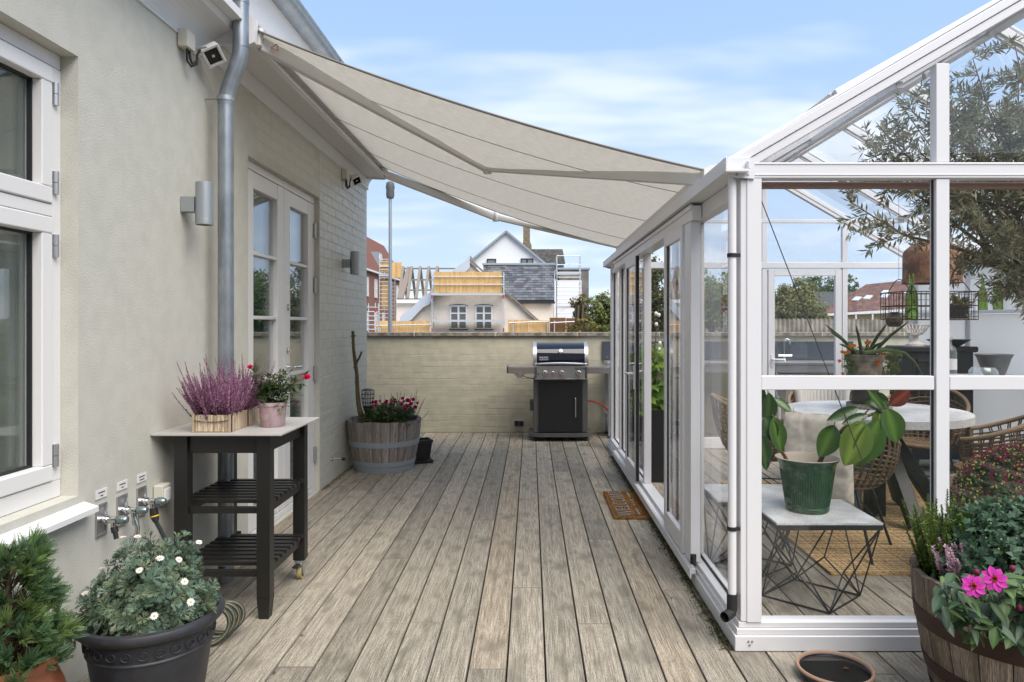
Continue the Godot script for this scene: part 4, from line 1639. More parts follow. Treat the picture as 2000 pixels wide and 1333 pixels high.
	slab(dr, "roof", [x0, x1, Q(1672, 570, 78), Q(1585, 570, 78)], 0.2, M.roof_base)
	var drw := MB.new()
	drw.box(Vector3(x0.x + 0.3, -5, -82), Vector3(x1.x - 0.3, x0.y - 0.2, -72.4))
	put(dr, "wall", drw, M.dark_render)
	# ---- steel post behind the parapet
	var sp := thing("steel_post", "slim galvanised steel post standing just beyond the parapet", "post", Q(762, 660, 9.35))
	var base := sp.position
	sp.position = Vector3(base.x, -5, base.z)
	var st := MB.new()
	st.tube([Vector3.ZERO, Vector3(0, 8.03, 0)], 0.0215, 12)
	st.tube([Vector3(0, 6.2, 0), Vector3(0, 6.9, 0)], 0.029, 12)
	put(sp, "shaft", st, M.galvan)
	var hdp := MB.new()
	hdp.lathe([Vector2(0.0, 7.98), Vector2(0.045, 7.99), Vector2(0.055, 8.03), Vector2(0.052, 8.10), Vector2(0.06, 8.13), Vector2(0.05, 8.19), Vector2(0.02, 8.21), Vector2(0.0, 8.21)], 16)
	put(sp, "bracket_head", hdp, M.grey_plastic)
	build_trees()


func brick_texture() -> ImageTexture:
	var w := 256
	var h := 256
	var im := Image.create(w, h, false, Image.FORMAT_RGB8)
	var r := RandomNumberGenerator.new()
	r.seed = 2
	im.fill(lin(0.24, 0.17, 0.13))
	for row in 22:
		var y := int(row * h / 22.0)
		var off := 15 if row % 2 else 0
		for i in range(-1, 9):
			var s := r.randf_range(0.75, 1.25)
			im.fill_rect(Rect2i(i * 32 + off, y, 30, 10), lin(0.235 * s, 0.095 * s, 0.058 * s))
	return ImageTexture.create_from_image(im)


func crown(b: MB, lobes: Array, count: int, size: float, cols: Array) -> void:
	var tot := 0.0
	for l in lobes:
		tot += l[1].x * l[1].y
	for l in lobes:
		var m := int(count * l[1].x * l[1].y / tot)
		var cl := []
		for i in maxi(10, m / 30):
			var d := rdir()
			cl.append([d * pow(rng.randf(), 0.33), rf(0.16, 0.34)])
		for i in m:
			var q: Array = cl[rng.randi() % cl.size()]
			var pt: Vector3 = q[0] + rdir() * q[1] * pow(rng.randf(), 0.5)
			var pos: Vector3 = l[0] + Vector3(pt.x * l[1].x, pt.y * l[1].y, pt.z * l[1].x)
			var out := (pt.normalized() + rdir() * 0.9 + Vector3(0, 0.2, 0)).normalized()
			b.col = vary(cols[rng.randi() % cols.size()] * 1.35, 0.22)
			b.leaf(pos, out.cross(rdir()).normalized(), out, size * rf(0.7, 1.3), size * rf(0.5, 0.8))


func tree(called: String, label: String, base: Vector3, h: float, lobes: Array, count: int, size: float, cols: Array, grp: String = "trees beyond the terrace") -> void:
	var t := thing(called, label, "tree", Vector3(base.x, -5, base.z), 0.0, grp)
	var tr := MB.new()
	tr.col = Color(0.09, 0.07, 0.055)
	tr.tube([Vector3.ZERO, Vector3(0.1, h * 0.3, 0), Vector3(-0.1, h * 0.6, 0.1), Vector3(0.05, h * 0.85, 0)], [0.26, 0.2, 0.12, 0.04], 8)
	for l in lobes:
		var c: Vector3 = l[0]
		for i in 4:
			var e: Vector3 = c + rdir() * l[1].x * 0.7
			tr.tube([Vector3(0, h * 0.35, 0), (Vector3(0, h * 0.4, 0) + c) * 0.5 + rdir() * 0.2, c + rdir() * 0.2, e], [0.1, 0.07, 0.05, 0.015], 5)
	put(t, "trunk", tr, M.bark)
	var b := MB.new()
	crown(b, lobes, count, size, cols)
	put(t, "crown", b, M.leaf)


func build_trees() -> void:
	var green := [Color(0.055, 0.09, 0.025), Color(0.08, 0.12, 0.03), Color(0.11, 0.14, 0.04), Color(0.05, 0.075, 0.02)]
	var olive := [Color(0.10, 0.115, 0.03), Color(0.14, 0.14, 0.035), Color(0.075, 0.09, 0.025), Color(0.19, 0.15, 0.04)]
	var tb := func(px: float, d: float) -> Vector3: return Vector3((px - VX) * d / FOCAL, -5, -d)
	var rel := func(px: float, py: float, d: float, px0: float) -> Vector3: return Vector3((px - px0) * d / FOCAL, EYE - (py - VY) * d / FOCAL + 5.0, 0)
	# the small yellowing tree by the hoarding
	tree("young_tree", "small yellowing tree beside the dark plywood hoarding", tb.call(1135, 30), 6.2, [[rel.call(1133, 598, 30, 1135), Vector2(0.42, 0.5)], [rel.call(1138, 640, 30, 1135), Vector2(0.6, 0.6)]], 1500, 0.13, [Color(0.16, 0.13, 0.03), Color(0.11, 0.11, 0.03), Color(0.19, 0.11, 0.03), Color(0.08, 0.09, 0.025)])
	tree("garden_tree", "broad light green tree between the grey block and the greenhouse", tb.call(1182, 36), 6.0, [[rel.call(1180, 602, 36, 1182), Vector2(1.0, 0.7)], [rel.call(1190, 622, 36, 1182), Vector2(1.1, 0.8)], [rel.call(1165, 640, 36, 1182), Vector2(1.0, 0.6)], [rel.call(1196, 648, 36, 1182), Vector2(1.0, 0.7)]], 6500, 0.17, [Color(0.13, 0.15, 0.035), Color(0.09, 0.12, 0.03), Color(0.16, 0.17, 0.05), Color(0.07, 0.10, 0.025)])
	tree("dark_tree", "tall thinning tree with sparse brownish leaves behind the greenhouse doors", tb.call(1275, 26), 7.6, [[rel.call(1272, 575, 26, 1275), Vector2(0.9, 1.3)], [rel.call(1290, 610, 26, 1275), Vector2(1.0, 0.9)], [rel.call(1255, 630, 26, 1275), Vector2(0.8, 0.7)], [rel.call(1275, 540, 26, 1275), Vector2(0.5, 0.7)]], 7000, 0.12, [Color(0.06, 0.075, 0.02), Color(0.08, 0.08, 0.025), Color(0.045, 0.055, 0.018), Color(0.10, 0.07, 0.03)])
	tree("leafy_tree", "dense green tree behind the middle of the greenhouse", tb.call(1370, 28), 7.4, [[rel.call(1360, 590, 28, 1370), Vector2(1.3, 1.1)], [rel.call(1400, 610, 28, 1370), Vector2(1.3, 1.0)], [rel.call(1335, 625, 28, 1370), Vector2(0.9, 0.7)]], 6500, 0.15, green)
	tree("round_tree", "round yellow green tree behind the gable door", tb.call(1555, 24), 6.6, [[rel.call(1550, 600, 24, 1555), Vector2(0.85, 0.75)], [rel.call(1575, 612, 24, 1555), Vector2(0.7, 0.6)], [rel.call(1525, 612, 24, 1555), Vector2(0.6, 0.6)], [rel.call(1555, 575, 24, 1555), Vector2(0.55, 0.5)]], 9000, 0.10, olive)
	tree("far_tree", "far tall tree with open crown beside the dark slate roof", tb.call(1640, 80), 10.5, [[rel.call(1625, 565, 80, 1640), Vector2(2.2, 1.4)], [rel.call(1655, 560, 80, 1640), Vector2(1.4, 1.2)], [rel.call(1590, 560, 80, 1640), Vector2(2.2, 1.2)]], 2600, 0.30, green)
	tree("street_tree", "bushy green tree beyond the corner of the parapet", tb.call(1450, 34), 7.6, [[rel.call(1450, 575, 34, 1450), Vector2(1.5, 1.2)], [rel.call(1475, 610, 34, 1450), Vector2(1.4, 1.0)], [rel.call(1425, 610, 34, 1450), Vector2(1.2, 1.0)]], 6500, 0.17, green)


# ---------------------------------------------------------------- fittings on the house wall
func build_wall_fittings() -> void:
	# zinc downpipe with a swan neck
	var dp := thing("zinc_downpipe", "round zinc downpipe with swan neck between the window and the french door", "downpipe")
	var x := -1.60
	var d := 3.76
	var b := MB.new()
	b.tube([V(x, 0.0, d), V(x, 2.50, d)], 0.040, 20)
	put(dp, "pipe", b, M.zinc)
	var e := MB.new()
	var pts := []
	for i in 9:
		var a := i / 8.0
		pts.append(V(x + 0.078 * (3 * a * a - 2 * a * a * a), 2.50 + 0.30 * a, d))
	e.tube(pts, 0.041, 20)
	put(dp, "swan_neck", e, M.zinc)
	var u := MB.new()
	u.tube([V(x + 0.078, 2.80, d), V(x + 0.078, 3.24, d)], 0.040, 20)
	u.tube([V(x + 0.078, 3.03, d), V(x + 0.078, 3.06, d)], 0.0425, 20)
	put(dp, "upper_pipe", u, M.zinc)
	for y in [2.53, 0.45]:
		var c := MB.new()
		c.tube([V(x, y - 0.012, d), V(x, y + 0.012, d)], 0.0445, 20)
		c.tube([V(-1.72, y, d), V(x - 0.04, y, d)], 0.005, 8)
		put(dp, "clamp", c, M.galvan)
	# two cylinder wall lamps
	for s in [[3.52, 1.94, "galvanised cylinder wall lamp beside the zinc downpipe"], [6.53, 1.905, "galvanised cylinder wall lamp on the painted brick past the french door"]]:
		var l := thing("wall_lamp", s[2], "lamp", V(-1.708, s[1], s[0]), 0.0, "cylinder lamps on the house wall")
		var body := MB.new()
		body.lathe([Vector2(0.034, -0.104), Vector2(0.0405, -0.104), Vector2(0.0415, -0.103), Vector2(0.0415, 0.103), Vector2(0.0405, 0.104), Vector2(0.034, 0.104)], 28, Vector3(0.105, 0, 0))
		for k in [-1.0, 1.0]:
			body.lathe([Vector2(0.0, k * 0.092), Vector2(0.0345, k * 0.092), Vector2(0.0345, k * 0.104)], 28, Vector3(0.105, 0, 0))
			body.lathe([Vector2(0.0417, k * 0.078), Vector2(0.0422, k * 0.079), Vector2(0.0417, k * 0.080)], 28, Vector3(0.105, 0, 0))
		put(l, "shade", body, M.galvan)
		var br := MB.new()
		br.cbox(Vector3(0.033, -0.005, 0), Vector3(0.066, 0.075, 0.055), 0.002)
		put(l, "bracket", br, M.galvan)
	# junction boxes and floodlights under the cornice
	for s in [[3.50, 2.735, "beside the downpipe"], [6.50, 2.70, "near the end of the awning"]]:
		var j := thing("junction_box", "beige junction box under the cornice " + s[2], "junction box", V(-1.708, s[1], s[0]), 0.0, "beige junction boxes")
		var bx := MB.new()
		bx.cbox(Vector3(0.026, 0, 0), Vector3(0.05, 0.085, 0.085), 0.004)
		put(j, "case", bx, M.beige_plastic)
		var cb := MB.new()
		cb.tube([Vector3(0.03, -0.04, -0.02), Vector3(0.035, -0.085, -0.022), Vector3(0.045, -0.115, -0.03), Vector3(0.055, -0.10, -0.045), Vector3(0.055, -0.05, -0.05), Vector3(0.06, -0.02, -0.07)], 0.006, 8)
		cb.tube([Vector3(0.03, -0.04, 0.005), Vector3(0.03, -0.10, 0.0), Vector3(0.04, -0.12, -0.02), Vector3(0.052, -0.09, -0.04)], 0.006, 8)
		put(j, "cable", cb, M.rubber_black)
		var f := thing("floodlight", "small white floodlight tilted down under the cornice " + s[2], "floodlight", V(-1.70, s[1] - 0.01, s[0] + 0.14), 0.0, "white floodlights")
		var t := Transform3D(Basis.from_euler(Vector3(-0.45, 0, 0.6)), Vector3(0.085, -0.01, 0))
		var h := MB.new()
		h.xf = t
		h.cbox(Vector3(0, 0.014, 0), Vector3(0.085, 0.028, 0.11), 0.006)
		h.cbox(Vector3(0, -0.006, 0.052), Vector3(0.095, 0.012, 0.016), 0.003)
		h.cbox(Vector3(0, -0.006, -0.052), Vector3(0.095, 0.012, 0.016), 0.003)
		h.cbox(Vector3(0.041, -0.006, 0), Vector3(0.014, 0.012, 0.087), 0.003)
		h.cbox(Vector3(-0.041, -0.006, 0), Vector3(0.014, 0.012, 0.087), 0.003)
		for k in 5:
			h.cbox(Vector3(0, 0.032, -0.04 + k * 0.02), Vector3(0.07, 0.01, 0.004), 0.001)
		put(f, "housing", h, M.white_paint)
		var g := MB.new()
		g.xf = t
		g.cbox(Vector3(0, -0.004, 0), Vector3(0.066, 0.003, 0.086), 0.0)
		put(f, "lens", g, M.black_gloss)
		var led := MB.new()
		led.xf = t
		led.cbox(Vector3(0, -0.0065, 0), Vector3(0.014, 0.002, 0.014), 0.0)
		put(f, "lamp_chip", led, M.beige_plastic)
		var ar := MB.new()
		ar.bar(Vector3(-0.01, 0.005, 0.03), Vector3(0.085, 0.01, 0.058), 0.02, 0.006)
		ar.bar(Vector3(-0.01, 0.005, -0.03), Vector3(0.085, 0.01, -0.058), 0.02, 0.006)
		ar.cbox(Vector3(-0.008, 0.005, 0), Vector3(0.012, 0.025, 0.08), 0.002)
		put(f, "bracket", ar, M.white_paint)
	# three taps on steel plates with white labels above
	var what := ["with bare black nozzle beside the sill", "with bent steel tail, middle of three", "with yellow ringed hose connector"]
	for i in 3:
		var td: float = [2.845, 2.99, 3.14][i]
		var t := thing("wall_tap", "chrome wall tap on steel plate " + what[i], "tap", V(-1.709, 0.572, td), 0.0, "taps in a row on the house wall")
		var pl := MB.new()
		pl.cbox(Vector3(0.004, 0, 0.031), Vector3(0.008, 0.128, 0.010), 0.002)
		pl.cbox(Vector3(0.004, 0, -0.031), Vector3(0.008, 0.128, 0.010), 0.002)
		pl.cbox(Vector3(0.004, 0.059, 0), Vector3(0.008, 0.010, 0.0515), 0.002)
		pl.cbox(Vector3(0.004, -0.059, 0), Vector3(0.008, 0.010, 0.0515), 0.002)
		pl.cbox(Vector3(0.0015, 0, 0), Vector3(0.003, 0.108, 0.0515), 0.0)
		put(t, "plate", pl, M.brushed)
		var bd := MB.new()
		bd.tube([Vector3(0.0, 0, 0), Vector3(0.03, 0, 0)], 0.017, 14)
		bd.tube([Vector3(0.03, 0, 0), Vector3(0.065, 0, 0)], 0.0135, 14)
		bd.tube([Vector3(0.05, 0, 0), Vector3(0.054, -0.03, 0)], 0.010, 12)
		put(t, "body", bd, M.chrome)
		var hd := MB.new()
		hd.lathe([Vector2(0.0, 0.0), Vector2(0.012, 0.0), Vector2(0.018, 0.008), Vector2(0.018, 0.03), Vector2(0.013, 0.042), Vector2(0.0, 0.044)], 8)
		for q in hd.v.size():
			var p := hd.v[q]
			hd.v[q] = Vector3(0.066 + p.y, p.x, p.z)
			var nn := hd.n[q]
			hd.n[q] = Vector3(nn.y, nn.x, nn.z)
		for q in range(0, hd.ix.size(), 3):
			var sw := hd.ix[q + 1]
			hd.ix[q + 1] = hd.ix[q + 2]
			hd.ix[q + 2] = sw
		put(t, "handle", hd, mat("tap_handle", lin(0.24, 0.30, 0.30), 0.25, 0.7))
		if i == 0:
			var nz := MB.new()
			nz.tube([Vector3(0.054, -0.028, 0), Vector3(0.060, -0.05, 0.002)], 0.013, 10)
			nz.tube([Vector3(0.060, -0.05, 0.002), Vector3(0.066, -0.075, 0.004)], 0.009, 10)
			put(t, "nozzle", nz, M.black_plastic)
		elif i == 1:
			var nz := MB.new()
			nz.tube([Vector3(0.054, -0.028, 0), Vector3(0.060, -0.05, 0.0), Vector3(0.068, -0.072, 0.0), Vector3(0.066, -0.095, 0.0), Vector3(0.055, -0.125, 0.002), Vector3(0.05, -0.16, 0.01)], 0.010, 10)
			nz.tube([Vector3(0.057, -0.04, 0), Vector3(0.062, -0.058, 0)], 0.0135, 10)
			put(t, "hose_tail", nz, M.steel)
		else:
			var nz := MB.new()
			nz.tube([Vector3(0.054, -0.028, 0), Vector3(0.060, -0.062, 0), Vector3(0.066, -0.088, 0.0)], [0.015, 0.019, 0.012], 12)
			put(t, "hose_connector", nz, M.black_plastic)
			var ring := MB.new()
			ring.tube([Vector3(0.0605, -0.060, 0), Vector3(0.0615, -0.065, 0)], 0.0192, 12)
			put(t, "collar", ring, M.yellow)
		var lb := thing("tap_sign", "white label plate over the tap " + what[i], "label", V(-1.709, 0.675, td + 0.003), 0.0, "white label plates above the taps")
		var lm := MB.new()
		lm.cbox(Vector3(0.002, 0, 0), Vector3(0.003, 0.036, 0.075), 0.0005)
		put(lb, "plate", lm, M.white_paint)
		var tx := MB.new()
		tx.cbox(Vector3(0.0038, 0.006, 0.0), Vector3(0.0006, 0.004, 0.044), 0.0)
		tx.cbox(Vector3(0.0038, -0.007, 0.0), Vector3(0.0006, 0.004, [0.018, 0.016, 0.038][i]), 0.0)
		put(lb, "print", tx, M.dark_metal)
	var sw := thing("outdoor_switch", "beige weatherproof switch on the wall behind the black cart", "switch", V(-1.709, 0.575, 3.275))
	var sb := MB.new()
	sb.cbox(Vector3(0.024, 0, 0), Vector3(0.046, 0.085, 0.075), 0.005)
	put(sw, "case", sb, M.beige_plastic)
	var sk := MB.new()
	sk.cbox(Vector3(0.049, -0.004, 0), Vector3(0.006, 0.055, 0.052), 0.002)
	put(sw, "rocker", sk, M.white_paint)
	# the hose from the third tap, then a coil on the deck
	var hz := thing("garden_hose", "dark grey garden hose with yellow stripes coiled behind the black pot", "hose")
	var hp := []
	for i in 9:
		var s := i / 8.0
		hp.append(V(lerpf(-1.643, -1.60, s), 0.572 - 0.088 - 0.40 * s, 3.14 + 0.10 * sin(s * 2.6)))
	var hm := MB.new()
	hm.tube(hp, 0.009, 8)
	put(hz, "lead", hm, mat("hose_grey", lin(0.045, 0.055, 0.06), 0.5))
	for k in 4:
		var ring := []
		for i in 25:
			var a := TAU * i / 24.0
			ring.append(V(-1.345 + (0.075 - k * 0.004) * cos(a) + k * 0.012, 0.092 + (0.08 - k * 0.005) * sin(a), 2.98 + 0.03 * k + 0.04 * cos(a)))
		var rm := MB.new()
		rm.tube(ring, 0.0095, 8, false)
		var loop := put(hz, "loop", rm, M.hose_grey)
		var st := MB.new()
		var sr := []
		for q in ring:
			sr.append(q + Vector3(0.003, 0.004, 0.0078))
		st.tube(sr, 0.0022, 5, false)
		put(loop, "stripe", st, mat("stripe_yellow", lin(0.22, 0.19, 0.06), 0.5))
	# door stoppers
	for s in [[6.15, 0.19, "past the french door"], [3.93, 0.20, "behind the black cart"]]:
		var ds := thing("door_stopper", "steel door stopper with black rubber tip on the wall " + s[2], "door stopper", V(-1.708, s[1], s[0]), 0.0, "door stoppers")
		var dm := MB.new()
		dm.tube([Vector3.ZERO, Vector3(0.09, 0, 0)], 0.008, 10)
		dm.tube([Vector3.ZERO, Vector3(0.004, 0, 0)], 0.02, 12)
		put(ds, "rod", dm, M.steel)
		var dt := MB.new()
		dt.tube([Vector3(0.088, 0, 0), Vector3(0.115, 0, 0)], 0.014, 12)
		put(ds, "tip", dt, M.rubber_black)


# ---------------------------------------------------------------- awning
func build_awning() -> void:
	var aw := thing("awning", "light grey folding arm awning stretched from the house to the greenhouse eaves", "awning")
	var d0 := 3.80
	var d1 := 7.32
	var grey := mat("awning_metal", lin(0.64, 0.635, 0.62), 0.4)
	var c := MB.new()
	c.prism(PackedVector2Array([Vector2(-1.66, 2.845), Vector2(-1.50, 2.838), Vector2(-1.475, 2.85), Vector2(-1.475, 2.862), Vector2(-1.62, 2.872), Vector2(-1.62, 2.99), Vector2(-1.66, 3.0)]), -d1, -d0 - 0.03)
	put(aw, "cassette", c, grey)
	var hood := MB.new()
	hood.prism(PackedVector2Array([Vector2(-1.655, 3.002), Vector2(-1.50, 2.988), Vector2(-1.462, 2.965), Vector2(-1.466, 2.957), Vector2(-1.505, 2.978), Vector2(-1.655, 2.992)]), -d1, -d0 - 0.03)
	put(aw, "hood", hood, grey)
	for e in [d0 + 0.012, d1 + 0.018]:
		var cap := MB.new()
		cap.prism(PackedVector2Array([Vector2(-1.675, 2.835), Vector2(-1.50, 2.828), Vector2(-1.465, 2.845), Vector2(-1.455, 2.962), Vector2(-1.50, 2.998), Vector2(-1.675, 3.012)]), -e - 0.016, -e + 0.016)
		put(aw, "end_cap", cap, M.white_paint)
	var rol := MB.new()
	rol.tube([V(-1.56, 2.925, d0 + 0.04), V(-1.56, 2.925, d1 - 0.01)], 0.042, 20)
	put(aw, "roller", rol, mat("awning_roll", lin(0.50, 0.49, 0.47), 0.85))
	# cloth: sags a little between roller and front bar
	var f0 := 3.62
	var f1 := 7.28
	var bx := 0.905
	var by := 2.125
	var cl := MB.new()
	var nu := 44
	var nv := 28
	var P := func(u: float, w: float) -> Vector3:
		var x := lerpf(-1.545, bx, u)
		var sag := 0.078 * 4.0 * u * (1 - u) * (0.8 + 0.2 * sin(w * PI))
		var rip := 0.004 * sin(w * 46.0 + u * 3.0) * u * (1.0 - u) * 3.0
		return V(x, lerpf(2.962, by, u) - sag + rip, lerpf(lerpf(d0 + 0.05, f0, u), lerpf(d1 - 0.03, f1, u), w))
	for face in [1.0, -1.0]:
		var at := cl.v.size()
		for i in nu + 1:
			for j in nv + 1:
				var u := i / float(nu)
				var w := j / float(nv)
				var p: Vector3 = P.call(u, w)
				var n: Vector3 = (P.call(u + 0.01, w) - p).cross(P.call(u, w + 0.01) - p).normalized()
				if n.y < 0:
					n = -n
				cl.vert(p + n * face * 0.0006, n * face, Vector2(p.x, -p.z))
		for i in nu:
			for j in nv:
				var q := at + i * (nv + 1) + j
				cl.tri(q, q + 1, q + nv + 2)
				cl.tri(q, q + nv + 2, q + nv + 1)
	var ct := cloth_texture()
	var cm := textured("awning_cloth", [ct, ct], Vector3(2.0, 2.0, 1), 0.9, 0.04, false, false)
	cm.backlight_enabled = true
	cm.backlight = Color(1.0, 0.985, 0.96)
	var cloth := put(aw, "cloth", cl, cm)
	# hem along the free edges and the seams between the widths
	for w in [0.0, 1.0]:
		var hm := MB.new()
		for i in nu:
			var a: Vector3 = P.call(i / float(nu), w)
			var b: Vector3 = P.call((i + 1) / float(nu), w)
			var inn := Vector3(0, 0, -0.035 if w == 0.0 else 0.035)
			hm.quad(a - Vector3(0, 0.0025, 0), b - Vector3(0, 0.0025, 0), b + inn - Vector3(0, 0.0025, 0), a + inn - Vector3(0, 0.0025, 0), Vector3.DOWN)
			hm.quad(a + Vector3(0, 0.0025, 0), b + Vector3(0, 0.0025, 0), b + inn + Vector3(0, 0.0025, 0), a + inn + Vector3(0, 0.0025, 0), Vector3.UP)
			hm.quad(a + Vector3(0, 0.0025, 0), b + Vector3(0, 0.0025, 0), b - Vector3(0, 0.0025, 0), a - Vector3(0, 0.0025, 0), -inn)
		put(cloth, "hem", hm, mat("awning_hem", lin(0.30, 0.28, 0.255), 0.9))
	for w in [0.17, 0.49, 0.81]:
		var sm := MB.new()
		var sp := []
		for i in 30:
			sp.append(P.call(i / 29.0, w) - Vector3(0, 0.004, 0))
		sm.tube(sp, 0.0024, 5)
		put(cloth, "seam", sm, mat("awning_seam", lin(0.36, 0.345, 0.33), 0.9))
	# front bar
	var fb := MB.new()
	fb.prism(PackedVector2Array([Vector2(bx - 0.035, by - 0.05), Vector2(bx + 0.03, by - 0.055), Vector2(bx + 0.045, by - 0.02), Vector2(bx + 0.04, by + 0.03), Vector2(bx - 0.01, by + 0.018), Vector2(bx - 0.035, by + 0.004)]), -f1 - 0.03, -f0 + 0.03)
	put(aw, "front_bar", fb, grey)
	# folding arms
	for s in 2:
		var sh := V(-1.47, 2.872, d0 + 0.10) if s == 0 else V(-1.47, 2.865, d1 - 0.06)
		var el := Q(952, 327, 5.12) if s == 0 else Q(968, 424, 7.34)
		var en := Q(1378, 352, 3.66) if s == 0 else Q(1208, 480, 7.25)
		var hp := MB.new()
		hp.cbox(sh + Vector3(-0.02, 0.012, 0), Vector3(0.07, 0.07, 0.09), 0.008)
		hp.tube([sh + Vector3(0.01, 0.03, 0.03), sh + Vector3(0.01, 0.072, 0.03)], 0.016, 12)
		put(aw, "shoulder", hp, M.white_paint)
		var ua := MB.new()
		ua.bar(sh, el, 0.042, 0.078, Vector3.UP, 0.008)
		put(aw, "upper_arm", ua, grey)
		var fa := MB.new()
		fa.bar(el, en, 0.038, 0.064, Vector3.UP, 0.008)
		put(aw, "forearm", fa, grey)
		var ej := MB.new()
		ej.tube([el - Vector3(0, 0.046, 0), el + Vector3(0, 0.044, 0)], 0.030, 14)
		put(aw, "elbow", ej, grey)
	var wl := MB.new()
	var wc := Q(540, 104, 3.95) + Vector3(0, 0.0, 0.0)
	put(aw, "warning_mark", warn_mark(V(-1.40, 2.852, d0 + 0.142)), mat("warning_red", lin(0.45, 0.06, 0.04), 0.6))


func warn_mark(at: Vector3) -> MB:
	# the small printed triangle on the arm
	var b := MB.new()
	var n := Vector3(0.25, 0.0, 0.93).normalized()
	var r := Vector3(0.93, -0.33, -0.25).normalized()
	var u := n.cross(r).normalized()
	var o := at + n * 0.052
	var t := [o + u * 0.020, o - r * 0.020 - u * 0.013, o + r * 0.020 - u * 0.013]
	for i in 3:
		b.bar(t[i], t[(i + 1) % 3], 0.0035, 0.001, n)
	for k in 3:
		b.bar(o - r * 0.02 - u * (0.022 + k * 0.007), o + r * (0.02 - k * 0.006) - u * (0.022 + k * 0.007), 0.0018, 0.001, n)
	return b


func cloth_texture() -> ImageTexture:
	var w := 512
	var out := PackedByteArray()
	out.resize(w * w * 3)
	var nz := seam(128, 128, w, w, 0.05, 401, 3)
	for y in w:
		var stripe := 7.0 * sin(TAU * y * 24 / w)
		for x in w:
			var i := y * w + x
			var q := 229.0 + stripe + (nz[i] - 128) * 0.04
			out[i * 3] = int(q - 1)
			out[i * 3 + 1] = int(q - 1)
			out[i * 3 + 2] = int(q - 2)
	return tex_from(out, w, w)


# ---------------------------------------------------------------- black cart
func build_cart() -> void:
	var ct := thing("kitchen_cart", "black wooden cart with grey metal top, two slatted shelves and casters", "cart", V(-1.41, 0, 3.54))
	ct.position = Vector3.ZERO
	var B: Material = M.black_wood
	var top := MB.new()
	top.cbox(V(-1.414, 0.8505, 3.51), Vector3(0.588, 0.010, 0.585), 0.002)
	put(ct, "top", top, mat("cart_top", lin(0.46, 0.45, 0.43), 0.42, 0.25))
	var xs := [-1.597, -1.22]
	var ds := [3.294, 3.795]
	for x in xs:
		for d in ds:
			var l := MB.new()
			var rear: bool = d > 3.5
			var y0 := 0.105 if rear else 0.0
			if rear:
				l.cbox(V(x, (y0 + 0.845) * 0.5, d), Vector3(0.062, 0.845 - y0, 0.058), 0.003)
			else:
				l.cbox(V(x, 0.4725, d), Vector3(0.062, 0.745, 0.058), 0.003)
				# tapered foot
				for k in 4:
					var q := Basis(Vector3.UP, k * PI / 2)
					var c := V(x, 0, d)
					l.quad(c + q * Vector3(-0.022, 0, 0.021), c + q * Vector3(0.022, 0, 0.021), c + q * Vector3(0.0305, 0.101, 0.0285), c + q * Vector3(-0.0305, 0.101, 0.0285), q * Vector3(0, 0, 1))
			put(ct, "leg", l, B)
	for d in ds:
		var a := MB.new()
		a.cbox(V(-1.4085, 0.80, d), Vector3(0.312, 0.085, 0.022), 0.002)
		put(ct, "apron", a, B)
	for x in xs:
		var a := MB.new()
		a.cbox(V(x, 0.80, 3.5445), Vector3(0.022, 0.085, 0.439), 0.002)
		put(ct, "apron", a, B)
	for sy in [0.495, 0.205]:
		for x in xs:
			var r := MB.new()
			r.cbox(V(x, sy, 3.5445), Vector3(0.024, 0.04, 0.439), 0.002)
			put(ct, "shelf_rail", r, B)
		for k in 8:
			var s := MB.new()
			s.cbox(V(-1.4085, sy + 0.032, 3.34 + k * 0.059), Vector3(0.43, 0.018, 0.034), 0.002)
			put(ct, "slat", s, B)
		for d in [3.294]:
			var r := MB.new()
			r.cbox(V(-1.4085, sy + 0.0, d), Vector3(0.312, 0.03, 0.02), 0.002)
			put(ct, "shelf_rail", r, B)
	for x in xs:
		var w := MB.new()
		w.tube([V(x - 0.011, 0.034, 3.80), V(x + 0.011, 0.034, 3.80)], 0.034, 20)
		var cs := put(ct, "caster", w, mat("caster_tread", lin(0.35, 0.28, 0.12), 0.6) if not M.has("caster_tread") else M.caster_tread)
		var hb := MB.new()
		hb.tube([V(x - 0.013, 0.034, 3.80), V(x + 0.013, 0.034, 3.80)], 0.021, 16)
		put(cs, "hub", hb, M.black_plastic)
		var fk := MB.new()
		for s in [-0.017, 0.017]:
			fk.bar(V(x + s, 0.03, 3.80), V(x + s, 0.098, 3.785), 0.03, 0.003, Vector3(1, 0, 0))
		fk.cbox(V(x, 0.099, 3.79), Vector3(0.05, 0.008, 0.05), 0.001)
		put(cs, "fork", fk, M.galvan)
		var bk := MB.new()
		bk.cbox(V(x - 0.005, 0.083, 3.745), Vector3(0.03, 0.012, 0.05), 0.003)
		put(cs, "brake", bk, M.black_plastic)


